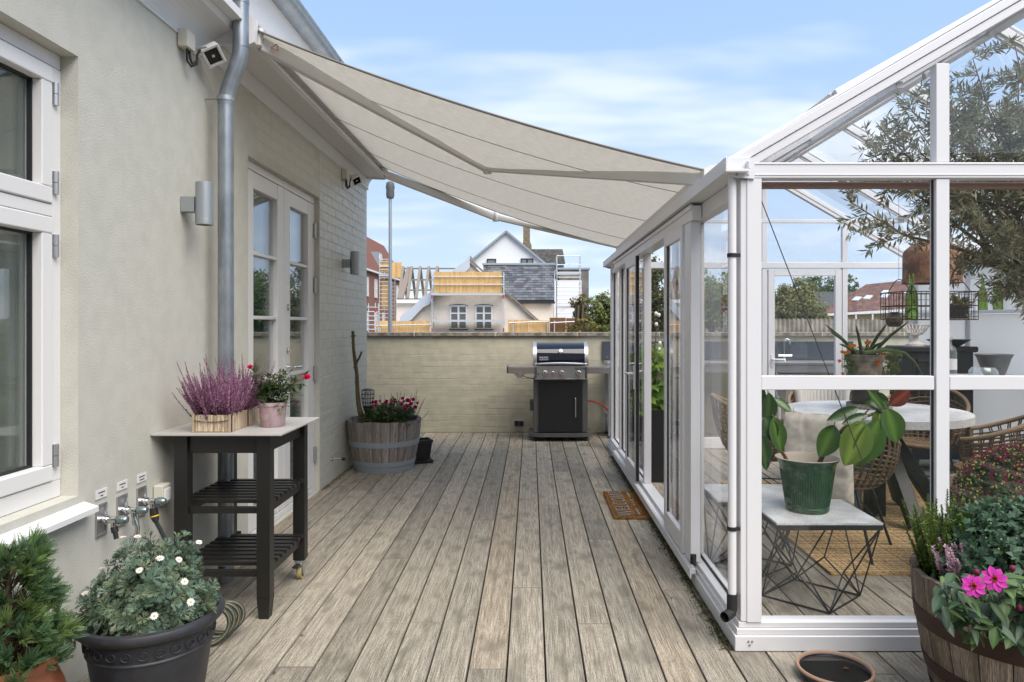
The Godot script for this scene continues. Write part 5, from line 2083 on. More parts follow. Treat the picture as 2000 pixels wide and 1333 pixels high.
# ---------------------------------------------------------------- barrels, pots, grill
func barrel(called: String, label: String, at: Vector3, r_top: float, h: float, hoops: Array, wood: Array, hoop_mat: Material, grp: String, staves: int = 26) -> Node3D:
	var t := thing(called, label, "barrel planter", at, 0.0, grp)
	var r_bot := r_top * 0.80
	var R := func(y: float) -> float:
		var s := y / h
		return lerpf(r_bot, r_top, s) + r_top * 0.055 * sin(s * PI * 0.85)
	var sd := RandomNumberGenerator.new()
	sd.seed = int(at.x * 1000) + 99
	var rows := 7
	for k in staves:
		var m := MB.new()
		m.uvo = Vector2(sd.randf() * 3, sd.randf() * 3)
		var a0 := TAU * k / staves + 0.006
		var a1 := TAU * (k + 1) / staves - 0.006
		var top := h + sd.randf_range(-0.006, 0.006)
		var lift := sd.randf_range(-0.0015, 0.0015)
		var ring := []
		for i in rows:
			var y: float = top * i / (rows - 1)
			var rr: float = R.call(minf(y, h)) + lift
			var dr: float = (R.call(minf(y + 0.01, h + 0.01)) - R.call(y)) / 0.01
			var row := []
			for q in [[a0, rr, 1.0], [(a0 + a1) * 0.5, rr, 1.0], [a1, rr, 1.0], [a1, rr - 0.024, -1.0], [a0, rr - 0.024, -1.0]]:
				var dir := Vector3(cos(q[0]), 0, sin(q[0]))
				row.append(m.vert(dir * q[1] + Vector3(0, y, 0), (dir - Vector3(0, dr, 0)).normalized() * q[2], Vector2((q[0] - a0) * rr, y)))
			ring.append(row)
		for i in rows - 1:
			for j in [0, 1, 3]:
				m.tri(ring[i][j], ring[i][j + 1], ring[i + 1][j + 1])
				m.tri(ring[i][j], ring[i + 1][j + 1], ring[i + 1][j])
		for i in rows - 1:
			for e in [[2, 3, a1, 1.0], [4, 0, a0, -1.0]]:
				var p0: Vector3 = m.v[ring[i][e[0]]]
				var p1: Vector3 = m.v[ring[i][e[1]]]
				var p2: Vector3 = m.v[ring[i + 1][e[1]]]
				var p3: Vector3 = m.v[ring[i + 1][e[0]]]
				m.quad(p0, p1, p2, p3, Vector3(-sin(e[2]), 0, cos(e[2])) * e[3])
		var w: Array = ring[rows - 1]
		m.quad(m.v[w[0]], m.v[w[2]], m.v[w[3]], m.v[w[4]], Vector3.UP)
		put(t, "stave", m, wood[sd.randi() % wood.size()])
	for hp in hoops:
		var b := MB.new()
		var ra: float = R.call(hp[0]) + 0.0015
		var rb: float = R.call(hp[1]) + 0.0015
		b.lathe([Vector2(ra - 0.004, hp[0]), Vector2(ra + 0.003, hp[0]), Vector2(rb + 0.003, hp[1]), Vector2(rb - 0.004, hp[1])], 48)
		put(t, "hoop", b, hoop_mat)
	var so := MB.new()
	var sr: float = R.call(h * 0.86) - 0.026
	var sp := []
	for i in 7:
		sp.append(Vector2(sr * (6 - i) / 6.0, h * 0.86 + 0.015 * sin(i * 1.1)))
	so.lathe(sp, 32)
	put(t, "soil", so, M.soil)
	return t


func pot(called: String, label: String, cat: String, at: Vector3, prof: Array, m: Material, soil_y: float, soil_r: float, grp: String = "") -> Node3D:
	var t := thing(called, label, cat, at, 0.0, grp)
	var b := MB.new()
	b.lathe(prof, 48)
	put(t, "vessel", b, m)
	if soil_r > 0.0:
		var s := MB.new()
		s.lathe([Vector2(soil_r, soil_y), Vector2(soil_r * 0.5, soil_y + 0.008), Vector2(0.0, soil_y)], 24)
		put(t, "soil", s, M.soil)
	return t


func build_terrace_things() -> void:
	# greyed half barrel by the house corner
	var g1 := textured("cask_grey_warm", T.greycask, Vector3(2.4, 0.7, 1), 0.8, 0.15, false, false)
	var g2 := textured("cask_grey_cool", T.greycask, Vector3(2.4, 0.7, 1), 0.8, 0.15, false, false, Color(0.93, 0.92, 0.92))
	var zb := mat("zinc_hoop", lin(0.30, 0.34, 0.38), 0.55, 0.3)
	var w1 := textured("cask_brown", T.cask, Vector3(2.4, 0.7, 1), 0.8, 0.15, false, false, Color(1.0, 0.96, 0.93))
	var w2 := textured("cask_pale", T.cask, Vector3(2.4, 0.7, 1), 0.8, 0.15, false, false, Color(0.94, 0.91, 0.89))
	barrel("barrel_planter", "greyed half barrel planter with pale zinc hoops in the corner by the house", V(-1.375, 0, 6.72), 0.335, 0.465, [[0.0, 0.05], [0.055, 0.10], [0.235, 0.285]], [g1, g2], zb, "half barrel planters")
	# weathered barrel at the front corner of the greenhouse, and the one inside
	var w3 := textured("cask_dark", T.cask, Vector3(2.4, 0.7, 1), 0.8, 0.25, false, false, Color(0.86, 0.80, 0.74))
	barrel("barrel_planter", "weathered oak half barrel planter with rusty hoops outside the greenhouse glass", V(1.735, 0, 2.50), 0.355, 0.47, [[0.03, 0.075], [0.125, 0.17], [0.285, 0.345]], [w1, w3, w1], M.rust, "half barrel planters", 22)
	barrel("barrel_planter", "oak half barrel inside the greenhouse with the olive tree growing in it", V(2.50, 0, 3.62), 0.36, 0.53, [[0.04, 0.085], [0.33, 0.38]], [w3, w1], M.rust, "half barrel planters", 22)
	# small square black pot beside the grey barrel
	var sp := thing("square_pot", "small empty black square pot on its saucer beside the grey barrel", "pot", V(-1.065, 0, 7.0))
	var s := MB.new()
	s.xf = Transform3D(Basis(Vector3.UP, 0.35), Vector3.ZERO)
	var lo := 0.065
	var hi := 0.085
	for k in 4:
		var a := Basis(Vector3.UP, k * PI / 2)
		s.quad(a * Vector3(-lo, 0.03, lo), a * Vector3(lo, 0.03, lo), a * Vector3(hi, 0.20, hi), a * Vector3(-hi, 0.20, hi), a * Vector3(0, 0, 1))
		s.quad(a * Vector3(-hi, 0.20, hi), a * Vector3(hi, 0.20, hi), a * Vector3(hi + 0.008, 0.20, hi + 0.008), a * Vector3(-hi - 0.008, 0.20, hi + 0.008), Vector3.DOWN)
		s.quad(a * Vector3(-hi - 0.008, 0.20, hi + 0.008), a * Vector3(hi + 0.008, 0.20, hi + 0.008), a * Vector3(hi + 0.008, 0.225, hi + 0.008), a * Vector3(-hi - 0.008, 0.225, hi + 0.008), a * Vector3(0, 0, 1))
		s.quad(a * Vector3(-hi - 0.008, 0.225, hi + 0.008), a * Vector3(hi + 0.008, 0.225, hi + 0.008), a * Vector3(hi - 0.008, 0.225, hi - 0.008), a * Vector3(-hi + 0.008, 0.225, hi - 0.008), Vector3.UP)
		s.quad(a * Vector3(-hi + 0.008, 0.225, hi - 0.008), a * Vector3(hi - 0.008, 0.225, hi - 0.008), a * Vector3(lo - 0.008, 0.05, lo - 0.008), a * Vector3(-lo + 0.008, 0.05, lo - 0.008), a * Vector3(0, 0, -1))
	s.cbox(Vector3(0, 0.045, 0), Vector3(0.12, 0.01, 0.12), 0.0)
	put(sp, "vessel", s, M.black_plastic)
	var su := MB.new()
	su.xf = Transform3D(Basis(Vector3.UP, 0.35), Vector3.ZERO)
	su.cbox(Vector3(0, 0.008, 0), Vector3(0.19, 0.014, 0.19), 0.004)
	su.cbox(Vector3(0, 0.022, 0.094), Vector3(0.196, 0.016, 0.008), 0.002)
	su.cbox(Vector3(0, 0.022, -0.094), Vector3(0.196, 0.016, 0.008), 0.002)
	su.cbox(Vector3(0.094, 0.022, 0), Vector3(0.008, 0.016, 0.178), 0.002)
	su.cbox(Vector3(-0.094, 0.022, 0), Vector3(0.008, 0.016, 0.178), 0.002)
	put(sp, "saucer", su, M.black_plastic)
	# torch standing in the grey barrel
	var to := thing("garden_torch", "black basket garden torch stuck in the grey barrel", "torch", V(-1.50, 0.40, 6.60))
	var tb := MB.new()
	tb.tube([Vector3(0, -0.15, 0), Vector3(0, 0.06, 0), Vector3(0, 0.10, 0), Vector3(0, 0.19, 0)], [0.014, 0.014, 0.02, 0.046], 12)
	put(to, "stem", tb, M.black_plastic)
	var tc := MB.new()
	for k in 14:
		var a := TAU * k / 14.0
		var pts := []
		for i in 6:
			var q := i / 5.0
			var rr := 0.046 + 0.012 * sin(q * PI * 0.7)
			pts.append(Vector3(cos(a) * rr, 0.19 + 0.15 * q, sin(a) * rr))
		tc.tube(pts, 0.0028, 5)
	for i in 5:
		var q := i / 4.0
		var rr := 0.046 + 0.012 * sin(q * PI * 0.7)
		var ring := []
		for k in 17:
			ring.append(Vector3(cos(TAU * k / 16.0) * rr, 0.19 + 0.15 * q, sin(TAU * k / 16.0) * rr))
		tc.tube(ring, 0.0028, 5, false)
	tc.lathe([Vector2(0.0, 0.355), Vector2(0.03, 0.353), Vector2(0.056, 0.342), Vector2(0.057, 0.338), Vector2(0.0, 0.338)], 20)
	put(to, "basket", tc, M.black_plastic)
	var tl := MB.new()
	tl.lathe([Vector2(0.0, 0.20), Vector2(0.032, 0.20), Vector2(0.032, 0.325), Vector2(0.0, 0.325)], 16)
	put(to, "diffuser", tl, M.lamp_glass)
	# bare stub of a small tree in the grey barrel
	var st := thing("bare_stump", "bare pruned stem with one side twig in the grey barrel", "plant stem", V(-1.46, 0.40, 6.62))
	var sb := MB.new()
	sb.col = Color(0.13, 0.10, 0.055)
	var c0 := V(-1.46, 0.40, 6.62)
	var tp := []
	for q in [[706, 818], [700, 790], [698, 765], [697, 735], [694, 712], [690, 680], [689, 647]]:
		tp.append(Q(q[0], q[1], 6.55) - c0)
	sb.tube(tp, [0.027, 0.022, 0.019, 0.017, 0.017, 0.014, 0.0135], 9)
	sb.tube([Q(696, 708, 6.55) - c0, Q(701, 700, 6.55) - c0, Q(706, 688, 6.5) - c0], [0.012, 0.010, 0.009], 7)
	for k in 14:
		var q: Vector3 = tp[1].lerp(tp[6], rng.randf())
		sb.tube([q, q + Vector3(rf(-1, 1), 0.4, rf(-1, 1)).normalized() * 0.026], [0.008, 0.004], 5)
	put(st, "stem", sb, M.bark)
	# wooden crate and pots on the cart
	var cr := thing("wooden_crate", "old pale wooden brick mould crate holding the heather on the cart", "crate", V(-1.455, 0.8555, 3.46))
	var CM: Material = M.crate
	var ln := 0.40
	for sx in [-1.0, 1.0]:
		var b := MB.new()
		b.uvo = Vector2(sx * 0.7, 0.1)
		b.cbox(Vector3(sx * 0.082, 0.041, 0.0), Vector3(0.013, 0.082, ln), 0.002)
		put(cr, "side_board", b, CM)
	for k in 3:
		var z := -ln * 0.5 + 0.012 + k * (ln - 0.024) * 0.5
		var b := MB.new()
		b.uvo = Vector2(k * 0.9, 0.6)
		b.cbox(Vector3(0, 0.040, z + (0.0 if k != 2 else 0.0)), Vector3(0.15, 0.078, 0.014), 0.003)
		put(cr, "cross_board", b, CM)
		for sx in [-1.0, 1.0]:
			var m := MB.new()
			m.cbox(Vector3(sx * 0.0895, 0.041, z), Vector3(0.0015, 0.08, 0.012), 0.0)
			put(cr, "strap", m, M.rust)
	var bt := MB.new()
	bt.cbox(Vector3(0, 0.006, 0), Vector3(0.15, 0.010, ln - 0.04), 0.0)
	put(cr, "bottom_board", bt, CM)
	var hb := MB.new()
	hb.tube([Vector3(-0.076, 0.055, ln * 0.5 + 0.002), Vector3(-0.04, 0.049, ln * 0.5 + 0.002), Vector3(0.0, 0.047, ln * 0.5 + 0.002), Vector3(0.04, 0.049, ln * 0.5 + 0.002), Vector3(0.076, 0.055, ln * 0.5 + 0.002)], 0.002, 5)
	put(cr, "wire", hb, M.dark_metal)
	pot("rose_pot", "dusty pink clay pot with the rose plant on the cart", "pot", V(-1.246, 0.8555, 3.46), [Vector2(0.0, 0.0), Vector2(0.052, 0.0), Vector2(0.057, 0.006), Vector2(0.0625, 0.10), Vector2(0.066, 0.102), Vector2(0.066, 0.118), Vector2(0.060, 0.118), Vector2(0.057, 0.098)], textured("pink_clay", T.plain, Vector3(6, 6, 6), 0.8, 0.05, true, true, lin(0.42, 0.30, 0.31)), 0.098, 0.058)
	# large black pot and terracotta pot in the foreground
	pot("black_pot", "large black plastic pot with rolled rim holding the white daisies", "pot", V(-1.318, 0, 2.49), [Vector2(0.0, 0.0), Vector2(0.150, 0.0), Vector2(0.160, 0.012), Vector2(0.195, 0.24), Vector2(0.196, 0.243), Vector2(0.2005, 0.247), Vector2(0.2005, 0.250), Vector2(0.197, 0.254), Vector2(0.205, 0.305), Vector2(0.206, 0.310), Vector2(0.222, 0.318), Vector2(0.234, 0.330), Vector2(0.237, 0.343), Vector2(0.231, 0.355), Vector2(0.219, 0.359), Vector2(0.209, 0.352), Vector2(0.203, 0.33), Vector2(0.20, 0.30)], textured("pot_black", T.plain, Vector3(5, 5, 5), 0.5, 0.03, true, true, lin(0.030, 0.032, 0.040)), 0.31, 0.205)
	var orn := get_node("black_pot")
	for k in 26:
		var a := TAU * k / 26.0
		var ring := []
		for i in 13:
			var q := TAU * i / 12.0
			var aa := a + cos(q) * 0.016 / 0.204
			var rr := 0.2025 + 0.0015
			ring.append(Vector3(cos(aa) * rr, 0.281 + sin(q) * 0.013, sin(aa) * rr))
		var om := MB.new()
		om.tube(ring, 0.0026, 5, false)
		put(orn, "ornament", om, M.pot_black)
	pot("terracotta_pot", "glazed terracotta pot with rounded lip holding the conifer", "pot", V(-1.50, 0, 2.05), [Vector2(0.0, 0.0), Vector2(0.10, 0.0), Vector2(0.15, 0.10), Vector2(0.158, 0.20), Vector2(0.140, 0.30), Vector2(0.122, 0.345), Vector2(0.128, 0.365), Vector2(0.138, 0.380), Vector2(0.137, 0.392), Vector2(0.125, 0.395), Vector2(0.112, 0.382), Vector2(0.106, 0.34)], textured("terracotta", T.plain, Vector3(4, 4, 4), 0.3, 0.03, true, true, lin(0.23, 0.075, 0.035)), 0.345, 0.11)
	# doormat
	var dm := thing("doormat", "brown coir doormat with grey printed welcome lettering by the sliding door", "doormat", V(0.705, 0.0, 5.31))
	var mb := MB.new()
	mb.cbox(Vector3(0, 0.011, 0), Vector3(0.262, 0.018, 0.75), 0.004)
	put(dm, "mat", mb, M.coir)
	var fz := MB.new()
	fz.col = Color(0.2, 0.1, 0.03)
	for i in 9000:
		var p := Vector3(rf(-0.131, 0.131), 0.019, rf(-0.376, 0.376))
		fz.col = vary(Color(0.27, 0.13, 0.04), 0.4)
		fz.leaf(p, (Vector3(0, 1, 0) + rdir() * 0.7).normalized(), rdir(), 0.008, 0.003)
	var pile := put(dm, "pile", fz, M.bark)
	pile.set_meta("kind", "stuff")
	var grey := mat("mat_print", lin(0.17, 0.17, 0.16), 0.95)
	text_on(dm, "lettering", "WELCOME", 0.105, 0.002, Transform3D(Basis(Vector3(0, 0, -1), Vector3(-1, 0, 0), Vector3(0, 1, 0)), Vector3(-0.045, 0.0245, 0.0)), grey, 1.05)
	var ln2 := MB.new()
	for q in [[-0.25, 0.16], [0.25, 0.16]]:
		ln2.cbox(Vector3(0.052, 0.0245, q[0]), Vector3(0.013, 0.003, q[1]), 0.0)
	for q in [-0.06, 0.0, 0.06]:
		ln2.cbox(Vector3(0.052, 0.0245, q), Vector3(0.02, 0.003, 0.02), 0.0)
	put(dm, "printed_line", ln2, grey)
	# saucer of water at the greenhouse front
	var sc := thing("water_saucer", "glazed dark saucer with pale rim full of water on the deck", "saucer", V(1.155, 0, 2.72))
	var sm := MB.new()
	sm.lathe([Vector2(0.0, 0.002), Vector2(0.115, 0.002), Vector2(0.125, 0.01), Vector2(0.139, 0.040)], 40)
	sm.lathe([Vector2(0.127, 0.040), Vector2(0.112, 0.014), Vector2(0.0, 0.012)], 40)
	put(sc, "dish", sm, mat("saucer_glaze", lin(0.015, 0.017, 0.03), 0.12))
	var rm := MB.new()
	rm.lathe([Vector2(0.139, 0.0395), Vector2(0.141, 0.045), Vector2(0.138, 0.050), Vector2(0.131, 0.050), Vector2(0.127, 0.045), Vector2(0.127, 0.0395)], 40)
	put(sc, "rim", rm, mat("saucer_rim", lin(0.34, 0.22, 0.15), 0.6))
	var wt := MB.new()
	wt.lathe([Vector2(0.1245, 0.036), Vector2(0.0, 0.036)], 40)
	put(sc, "water", wt, mat("dark_water", lin(0.012, 0.013, 0.014), 0.01))
	var lf := MB.new()
	lf.col = Color(0.16, 0.07, 0.03)
	lf.leaf(Vector3(0.03, 0.038, -0.01), Vector3(0.9, 0.05, 0.3).normalized(), Vector3.UP, 0.03, 0.014, 0.2)
	put(sc, "floating_leaf", lf, M.leaf)
	# a few fallen crumbs and leaves on the boards
	for i in 9:
		var fl := MB.new()
		fl.col = vary(Color(0.14, 0.065, 0.03), 0.3)
		fl.leaf(Vector3.ZERO, Vector3(rf(-1, 1), 0.05, rf(-1, 1)).normalized(), Vector3.UP, rf(0.012, 0.028), rf(0.006, 0.014), 0.25)
		var q: Vector3 = [V(-0.99, 0.004, 2.75), V(0.46, 0.004, 6.25), V(-0.1, 0.004, 4.6), V(0.53, 0.004, 5.75), V(-1.15, 0.004, 2.6), V(-0.32, 0.004, 6.3), V(0.69, 0.004, 3.5), V(-1.2, 0.004, 4.4), V(-1.0, 0.004, 3.1)][i]
		var o := put(self, "fallen_leaf", fl, M.leaf, q)
		tag(o, "small brown fallen leaf lying on the deck boards", "leaf", "fallen leaves on the deck")


func text_on(parent: Node3D, called: String, what: String, high: float, deep: float, t: Transform3D, m: Material, stretch: float = 1.0, bold: int = 400, italic: bool = false) -> MeshInstance3D:
	var tm := TextMesh.new()
	var f := SystemFont.new()
	f.font_names = PackedStringArray(["Droid Sans"])
	f.font_weight = bold
	f.font_italic = italic
	tm.font = f
	tm.text = what
	tm.font_size = 48
	tm.pixel_size = high / 34.5
	tm.depth = deep
	tm.curve_step = 2.0
	var o := MeshInstance3D.new()
	o.name = called
	o.mesh = tm
	o.material_override = m
	parent.add_child(o, true)
	o.transform = t * Transform3D(Basis.from_scale(Vector3(stretch, 1, 1)), Vector3.ZERO)
	return o


func build_grill() -> void:
	var x := 0.345
	var g := thing("gas_grill", "black and steel gas barbecue with closed lid and two side tables against the parapet", "grill", V(x, 0, 8.45))
	var z1 := 0.24
	var grey: Material = M.grey_plastic
	# lid: rounded section swept across
	var L := MB.new()
	var sec := []
	for i in 13:
		var a := i / 12.0
		var q := lerpf(-0.15, PI * 0.56, a)
		sec.append(Vector2(0.02 + 0.215 * cos(q), 0.905 + 0.225 * sin(q)))
	sec.append(Vector2(-0.20, 1.11))
	sec.append(Vector2(-0.22, 0.89))
	var sweep := func(b: MB, x0: float, x1: float, grow: float, part_from: int, part_to: int) -> void:
		for i in range(part_from, part_to):
			var p: Vector2 = sec[i]
			var q: Vector2 = sec[i + 1]
			var nn := Vector2((q - p).y, -(q - p).x).normalized()
			var na := nn
			var nb := nn
			if i > 0 and i < 12:
				na = (nn + Vector2((p - sec[i - 1]).y, -(p - sec[i - 1]).x).normalized()).normalized()
			if i < 11:
				nb = (nn + Vector2((sec[i + 2] - q).y, -(sec[i + 2] - q).x).normalized()).normalized()
			p += na * grow
			q += nb * grow
			var v0 := b.vert(Vector3(x0, p.y, p.x), Vector3(0, na.y, na.x), Vector2.ZERO)
			var v1 := b.vert(Vector3(x1, p.y, p.x), Vector3(0, na.y, na.x), Vector2.ZERO)
			var v2 := b.vert(Vector3(x1, q.y, q.x), Vector3(0, nb.y, nb.x), Vector2.ZERO)
			var v3 := b.vert(Vector3(x0, q.y, q.x), Vector3(0, nb.y, nb.x), Vector2.ZERO)
			b.tri(v0, v1, v2)
			b.tri(v0, v2, v3)
	sweep.call(L, -0.285, 0.285, 0.0, 0, 14)
	var lid := put(g, "lid", L, mat("lid_enamel", lin(0.006, 0.010, 0.022), 0.06))
	for s in [-1.0, 1.0]:
		var C := MB.new()
		sweep.call(C, s * 0.275, s * 0.315, 0.006, 0, 14)
		var poly := PackedVector2Array()
		for p in sec:
			poly.append(Vector2(p.x, p.y))
		var keep := C.xf
		C.xf = Transform3D(Basis(Vector3(0, 0, 1), Vector3(0, 1, 0), Vector3(-1, 0, 0)), Vector3.ZERO)
		C.prism(poly, -s * 0.318 if s < 0 else -0.318, -s * 0.30 if s < 0 else -0.30)
		C.xf = keep
		put(lid, "end_cap", C, M.brushed)
	var hd := MB.new()
	var hp := []
	for i in 9:
		var s := i / 8.0 * 2 - 1
		hp.append(Vector3(s * 0.295, 0.893 - 0.012 * s * s + 0.006, 0.285 - 0.025 * s * s))
	hd.tube(hp, 0.014, 10)
	for s in [-0.26, 0.26]:
		hd.cbox(Vector3(s, 0.89, 0.255), Vector3(0.03, 0.025, 0.05), 0.004)
	put(lid, "handle", hd, M.brushed)
	var th := MB.new()
	th.lathe([Vector2(0.0, 0.012), Vector2(0.026, 0.012), Vector2(0.031, 0.008), Vector2(0.033, 0.0)], 24)
	th.xf = Transform3D.IDENTITY
	var tho := put(lid, "thermometer", th, M.steel, Vector3(0.0, 1.035, 0.198))
	tho.rotation.x = PI / 2 - 0.65
	var fc := MB.new()
	fc.lathe([Vector2(0.022, 0.013), Vector2(0.0, 0.013)], 24)
	fc.cbox(Vector3(0.0, 0.014, 0.004), Vector3(0.003, 0.001, 0.026), 0.0)
	put(tho, "dial", fc, M.white_paint)
	var bp := MB.new()
	bp.cbox(Vector3.ZERO, Vector3(0.104, 0.040, 0.004), 0.001)
	var badge := put(lid, "badge", bp, M.brushed, Vector3(-0.195, 0.953, 0.2335))
	badge.rotation.x = -0.22
	text_on(badge, "lettering", "weber", 0.030, 0.001, Transform3D(Basis.IDENTITY, Vector3(-0.008, 0.001, 0.003)), M.dark_metal, 0.95, 700)
	# cook box and control panel
	var cb := MB.new()
	cb.cbox(Vector3(0, 0.83, 0.0), Vector3(0.57, 0.12, 0.42), 0.01)
	put(g, "cook_box", cb, M.black_plastic)
	var cp := MB.new()
	cp.cbox(Vector3(0, 0.792, 0.262), Vector3(0.555, 0.135, 0.02), 0.004)
	cp.cbox(Vector3(0, 0.862, 0.25), Vector3(0.60, 0.012, 0.05), 0.003)
	cp.cbox(Vector3(0, 0.7195, 0.25), Vector3(0.60, 0.010, 0.05), 0.003)
	var panel := put(g, "control_panel", cp, M.brushed)
	for s in [-1.0, 1.0]:
		var ce := MB.new()
		ce.cbox(Vector3(s * 0.2905, 0.791, 0.25), Vector3(0.025, 0.128, 0.054), 0.006)
		put(panel, "end_cap", ce, M.grey_plastic)
	for kx in [[-0.185, 0.034], [-0.09, 0.024], [0.008, 0.034], [0.20, 0.034]]:
		var kb := MB.new()
		kb.lathe([Vector2(0.0, 0.034), Vector2(kx[1] * 0.72, 0.034), Vector2(kx[1] * 0.85, 0.029), Vector2(kx[1] * 0.9, 0.006), Vector2(kx[1] * 1.05, 0.003), Vector2(kx[1] * 1.05, 0.0)], 20)
		var ko := put(panel, "knob", kb, M.steel, Vector3(kx[0], 0.783, 0.272))
		ko.rotation.x = PI / 2
		var rd := MB.new()
		rd.cbox(Vector3(0, 0.0348, -0.003), Vector3(0.008, 0.0016, kx[1] * 0.8), 0.0)
		rd.cbox(Vector3(0, 0.0348, 0.008), Vector3(0.018, 0.0014, 0.006), 0.0)
		put(ko, "mark", rd, M.warning_red)
	var ig := MB.new()
	ig.lathe([Vector2(0.0, 0.01), Vector2(0.008, 0.01), Vector2(0.010, 0.0)], 12)
	put(panel, "igniter", ig, M.black_plastic, Vector3(-0.255, 0.777, 0.272)).rotation.x = PI / 2
	text_on(panel, "lettering", "Spirit", 0.026, 0.001, Transform3D(Basis.IDENTITY, Vector3(0.222, 0.838, 0.2735)), M.dark_metal, 1.35, 700, true)
	# cabinet
	var ca := MB.new()
	ca.cbox(Vector3(0, 0.405, -0.01), Vector3(0.625, 0.615, 0.43), 0.006)
	put(g, "cabinet", ca, grey)
	var dr := MB.new()
	dr.cbox(Vector3(0.0, 0.395, 0.215), Vector3(0.50, 0.575, 0.018), 0.003)
	var dro := put(g, "door", dr, M.black_plastic)
	var dh := MB.new()
	dh.tube([Vector3(0.168, 0.50, 0.226), Vector3(0.168, 0.50, 0.25), Vector3(0.168, 0.49, 0.255), Vector3(0.168, 0.29, 0.255), Vector3(0.168, 0.28, 0.25), Vector3(0.168, 0.28, 0.226)], 0.009, 8)
	put(dro, "handle", dh, M.steel)
	var bp2 := MB.new()
	var ov := PackedVector2Array()
	for i in 28:
		var a := TAU * i / 28.0
		ov.append(Vector2(signf(cos(a)) * pow(absf(cos(a)), 0.45) * 0.372, signf(sin(a)) * pow(absf(sin(a)), 0.45) * 0.26))
	bp2.xf = Transform3D(Basis(Vector3(1, 0, 0), Vector3(0, 0, -1), Vector3(0, 1, 0)), Vector3(0, 0.078, 0))
	bp2.prism(ov, -0.024, 0.016)
	put(g, "base_shelf", bp2, grey)
	for cx in [-0.29, 0.29]:
		for cz in [-0.19, 0.19]:
			var w := MB.new()
			w.tube([Vector3(cx - 0.014, 0.028, cz), Vector3(cx + 0.014, 0.028, cz)], 0.028, 14)
			w.cbox(Vector3(cx, 0.046, cz), Vector3(0.05, 0.016, 0.05), 0.003)
			put(g, "caster", w, M.rubber_black)
	for s in [-1.0, 1.0]:
		var tb := MB.new()
		tb.cbox(Vector3(s * 0.455, 0.858, 0.02), Vector3(0.30, 0.012, 0.44), 0.003)
		tb.cbox(Vector3(s * 0.455, 0.816, 0.243), Vector3(0.30, 0.072, 0.008), 0.002)
		var so := put(g, "side_table", tb, mat("side_table_steel", lin(0.50, 0.46, 0.44), 0.3, 0.85) if not M.has("side_table_steel") else M.side_table_steel)
		if s < 0:
			var ec := MB.new()
			ec.cbox(Vector3(-0.612, 0.822, 0.02), Vector3(0.014, 0.082, 0.44), 0.004)
			put(so, "end_cap", ec, M.grey_plastic)
			var kb := MB.new()
			kb.lathe([Vector2(0.0, 0.03), Vector2(0.02, 0.03), Vector2(0.025, 0.0)], 18)
			put(so, "burner_knob", kb, M.steel, Vector3(-0.47, 0.762, 0.245)).rotation.x = PI / 2
			var kp := MB.new()
			kp.prism(PackedVector2Array([Vector2(-0.54, 0.779), Vector2(-0.40, 0.779), Vector2(-0.445, 0.735), Vector2(-0.495, 0.735)]), 0.236, 0.244)
			put(so, "knob_plate", kp, M.side_table_steel)
	var gc := MB.new()
	gc.cbox(Vector3(-0.332, 0.40, 0.05), Vector3(0.045, 0.12, 0.16), 0.006)
	put(g, "grease_box", gc, M.grey_plastic)
	var cb2 := MB.new()
	cb2.tube([Vector3(-0.45, 0.76, 0.24), Vector3(-0.38, 0.735, 0.25), Vector3(-0.30, 0.722, 0.24)], 0.005, 6)
	put(g, "cable", cb2, M.rubber_black)
	# gas hose from the grill to the bottle under the worktop
	var hs := thing("gas_hose", "orange red gas hose looping from the grill to below the worktop", "hose")
	var hpnts := []
	for q in [[1146, 783], [1158, 784], [1172, 789], [1184, 797], [1193, 808], [1198, 823], [1199, 838]]:
		hpnts.append(Q(q[0], q[1], 8.55))
	var hm := MB.new()
	hm.tube(hpnts, 0.011, 8)
	put(hs, "hose", hm, M.red_hose)
	var reg := MB.new()
	reg.tube([hpnts[6], hpnts[6] - Vector3(0, 0.06, 0)], 0.022, 10)
	put(hs, "regulator", reg, M.black_plastic)
	var gb := thing("gas_bottle", "dark blue gas bottle standing under the outdoor worktop", "gas bottle", V(1.06, 0, 8.62))
	var bm := MB.new()
	bm.lathe([Vector2(0.0, 0.004), Vector2(0.12, 0.004), Vector2(0.13, 0.03), Vector2(0.13, 0.20), Vector2(0.11, 0.245), Vector2(0.06, 0.265), Vector2(0.02, 0.27), Vector2(0.02, 0.30), Vector2(0.0, 0.30)], 24)
	put(gb, "body", bm, mat("bottle_blue", lin(0.02, 0.025, 0.06), 0.4))
	# twin socket on the parapet
	var so2 := thing("wall_socket", "black twin power socket low on the parapet beside the grill", "socket", V(-0.145, 0.12, 8.885))
	for s in [-1.0, 1.0]:
		var b := MB.new()
		b.cbox(Vector3(s * 0.029, 0, 0.022), Vector3(0.052, 0.062, 0.03), 0.006)
		put(so2, "flap", b, M.black_plastic)
	var bk := MB.new()
	bk.cbox(Vector3(0, 0, 0.004), Vector3(0.122, 0.074, 0.010), 0.003)
	put(so2, "back_plate", bk, M.brushed)


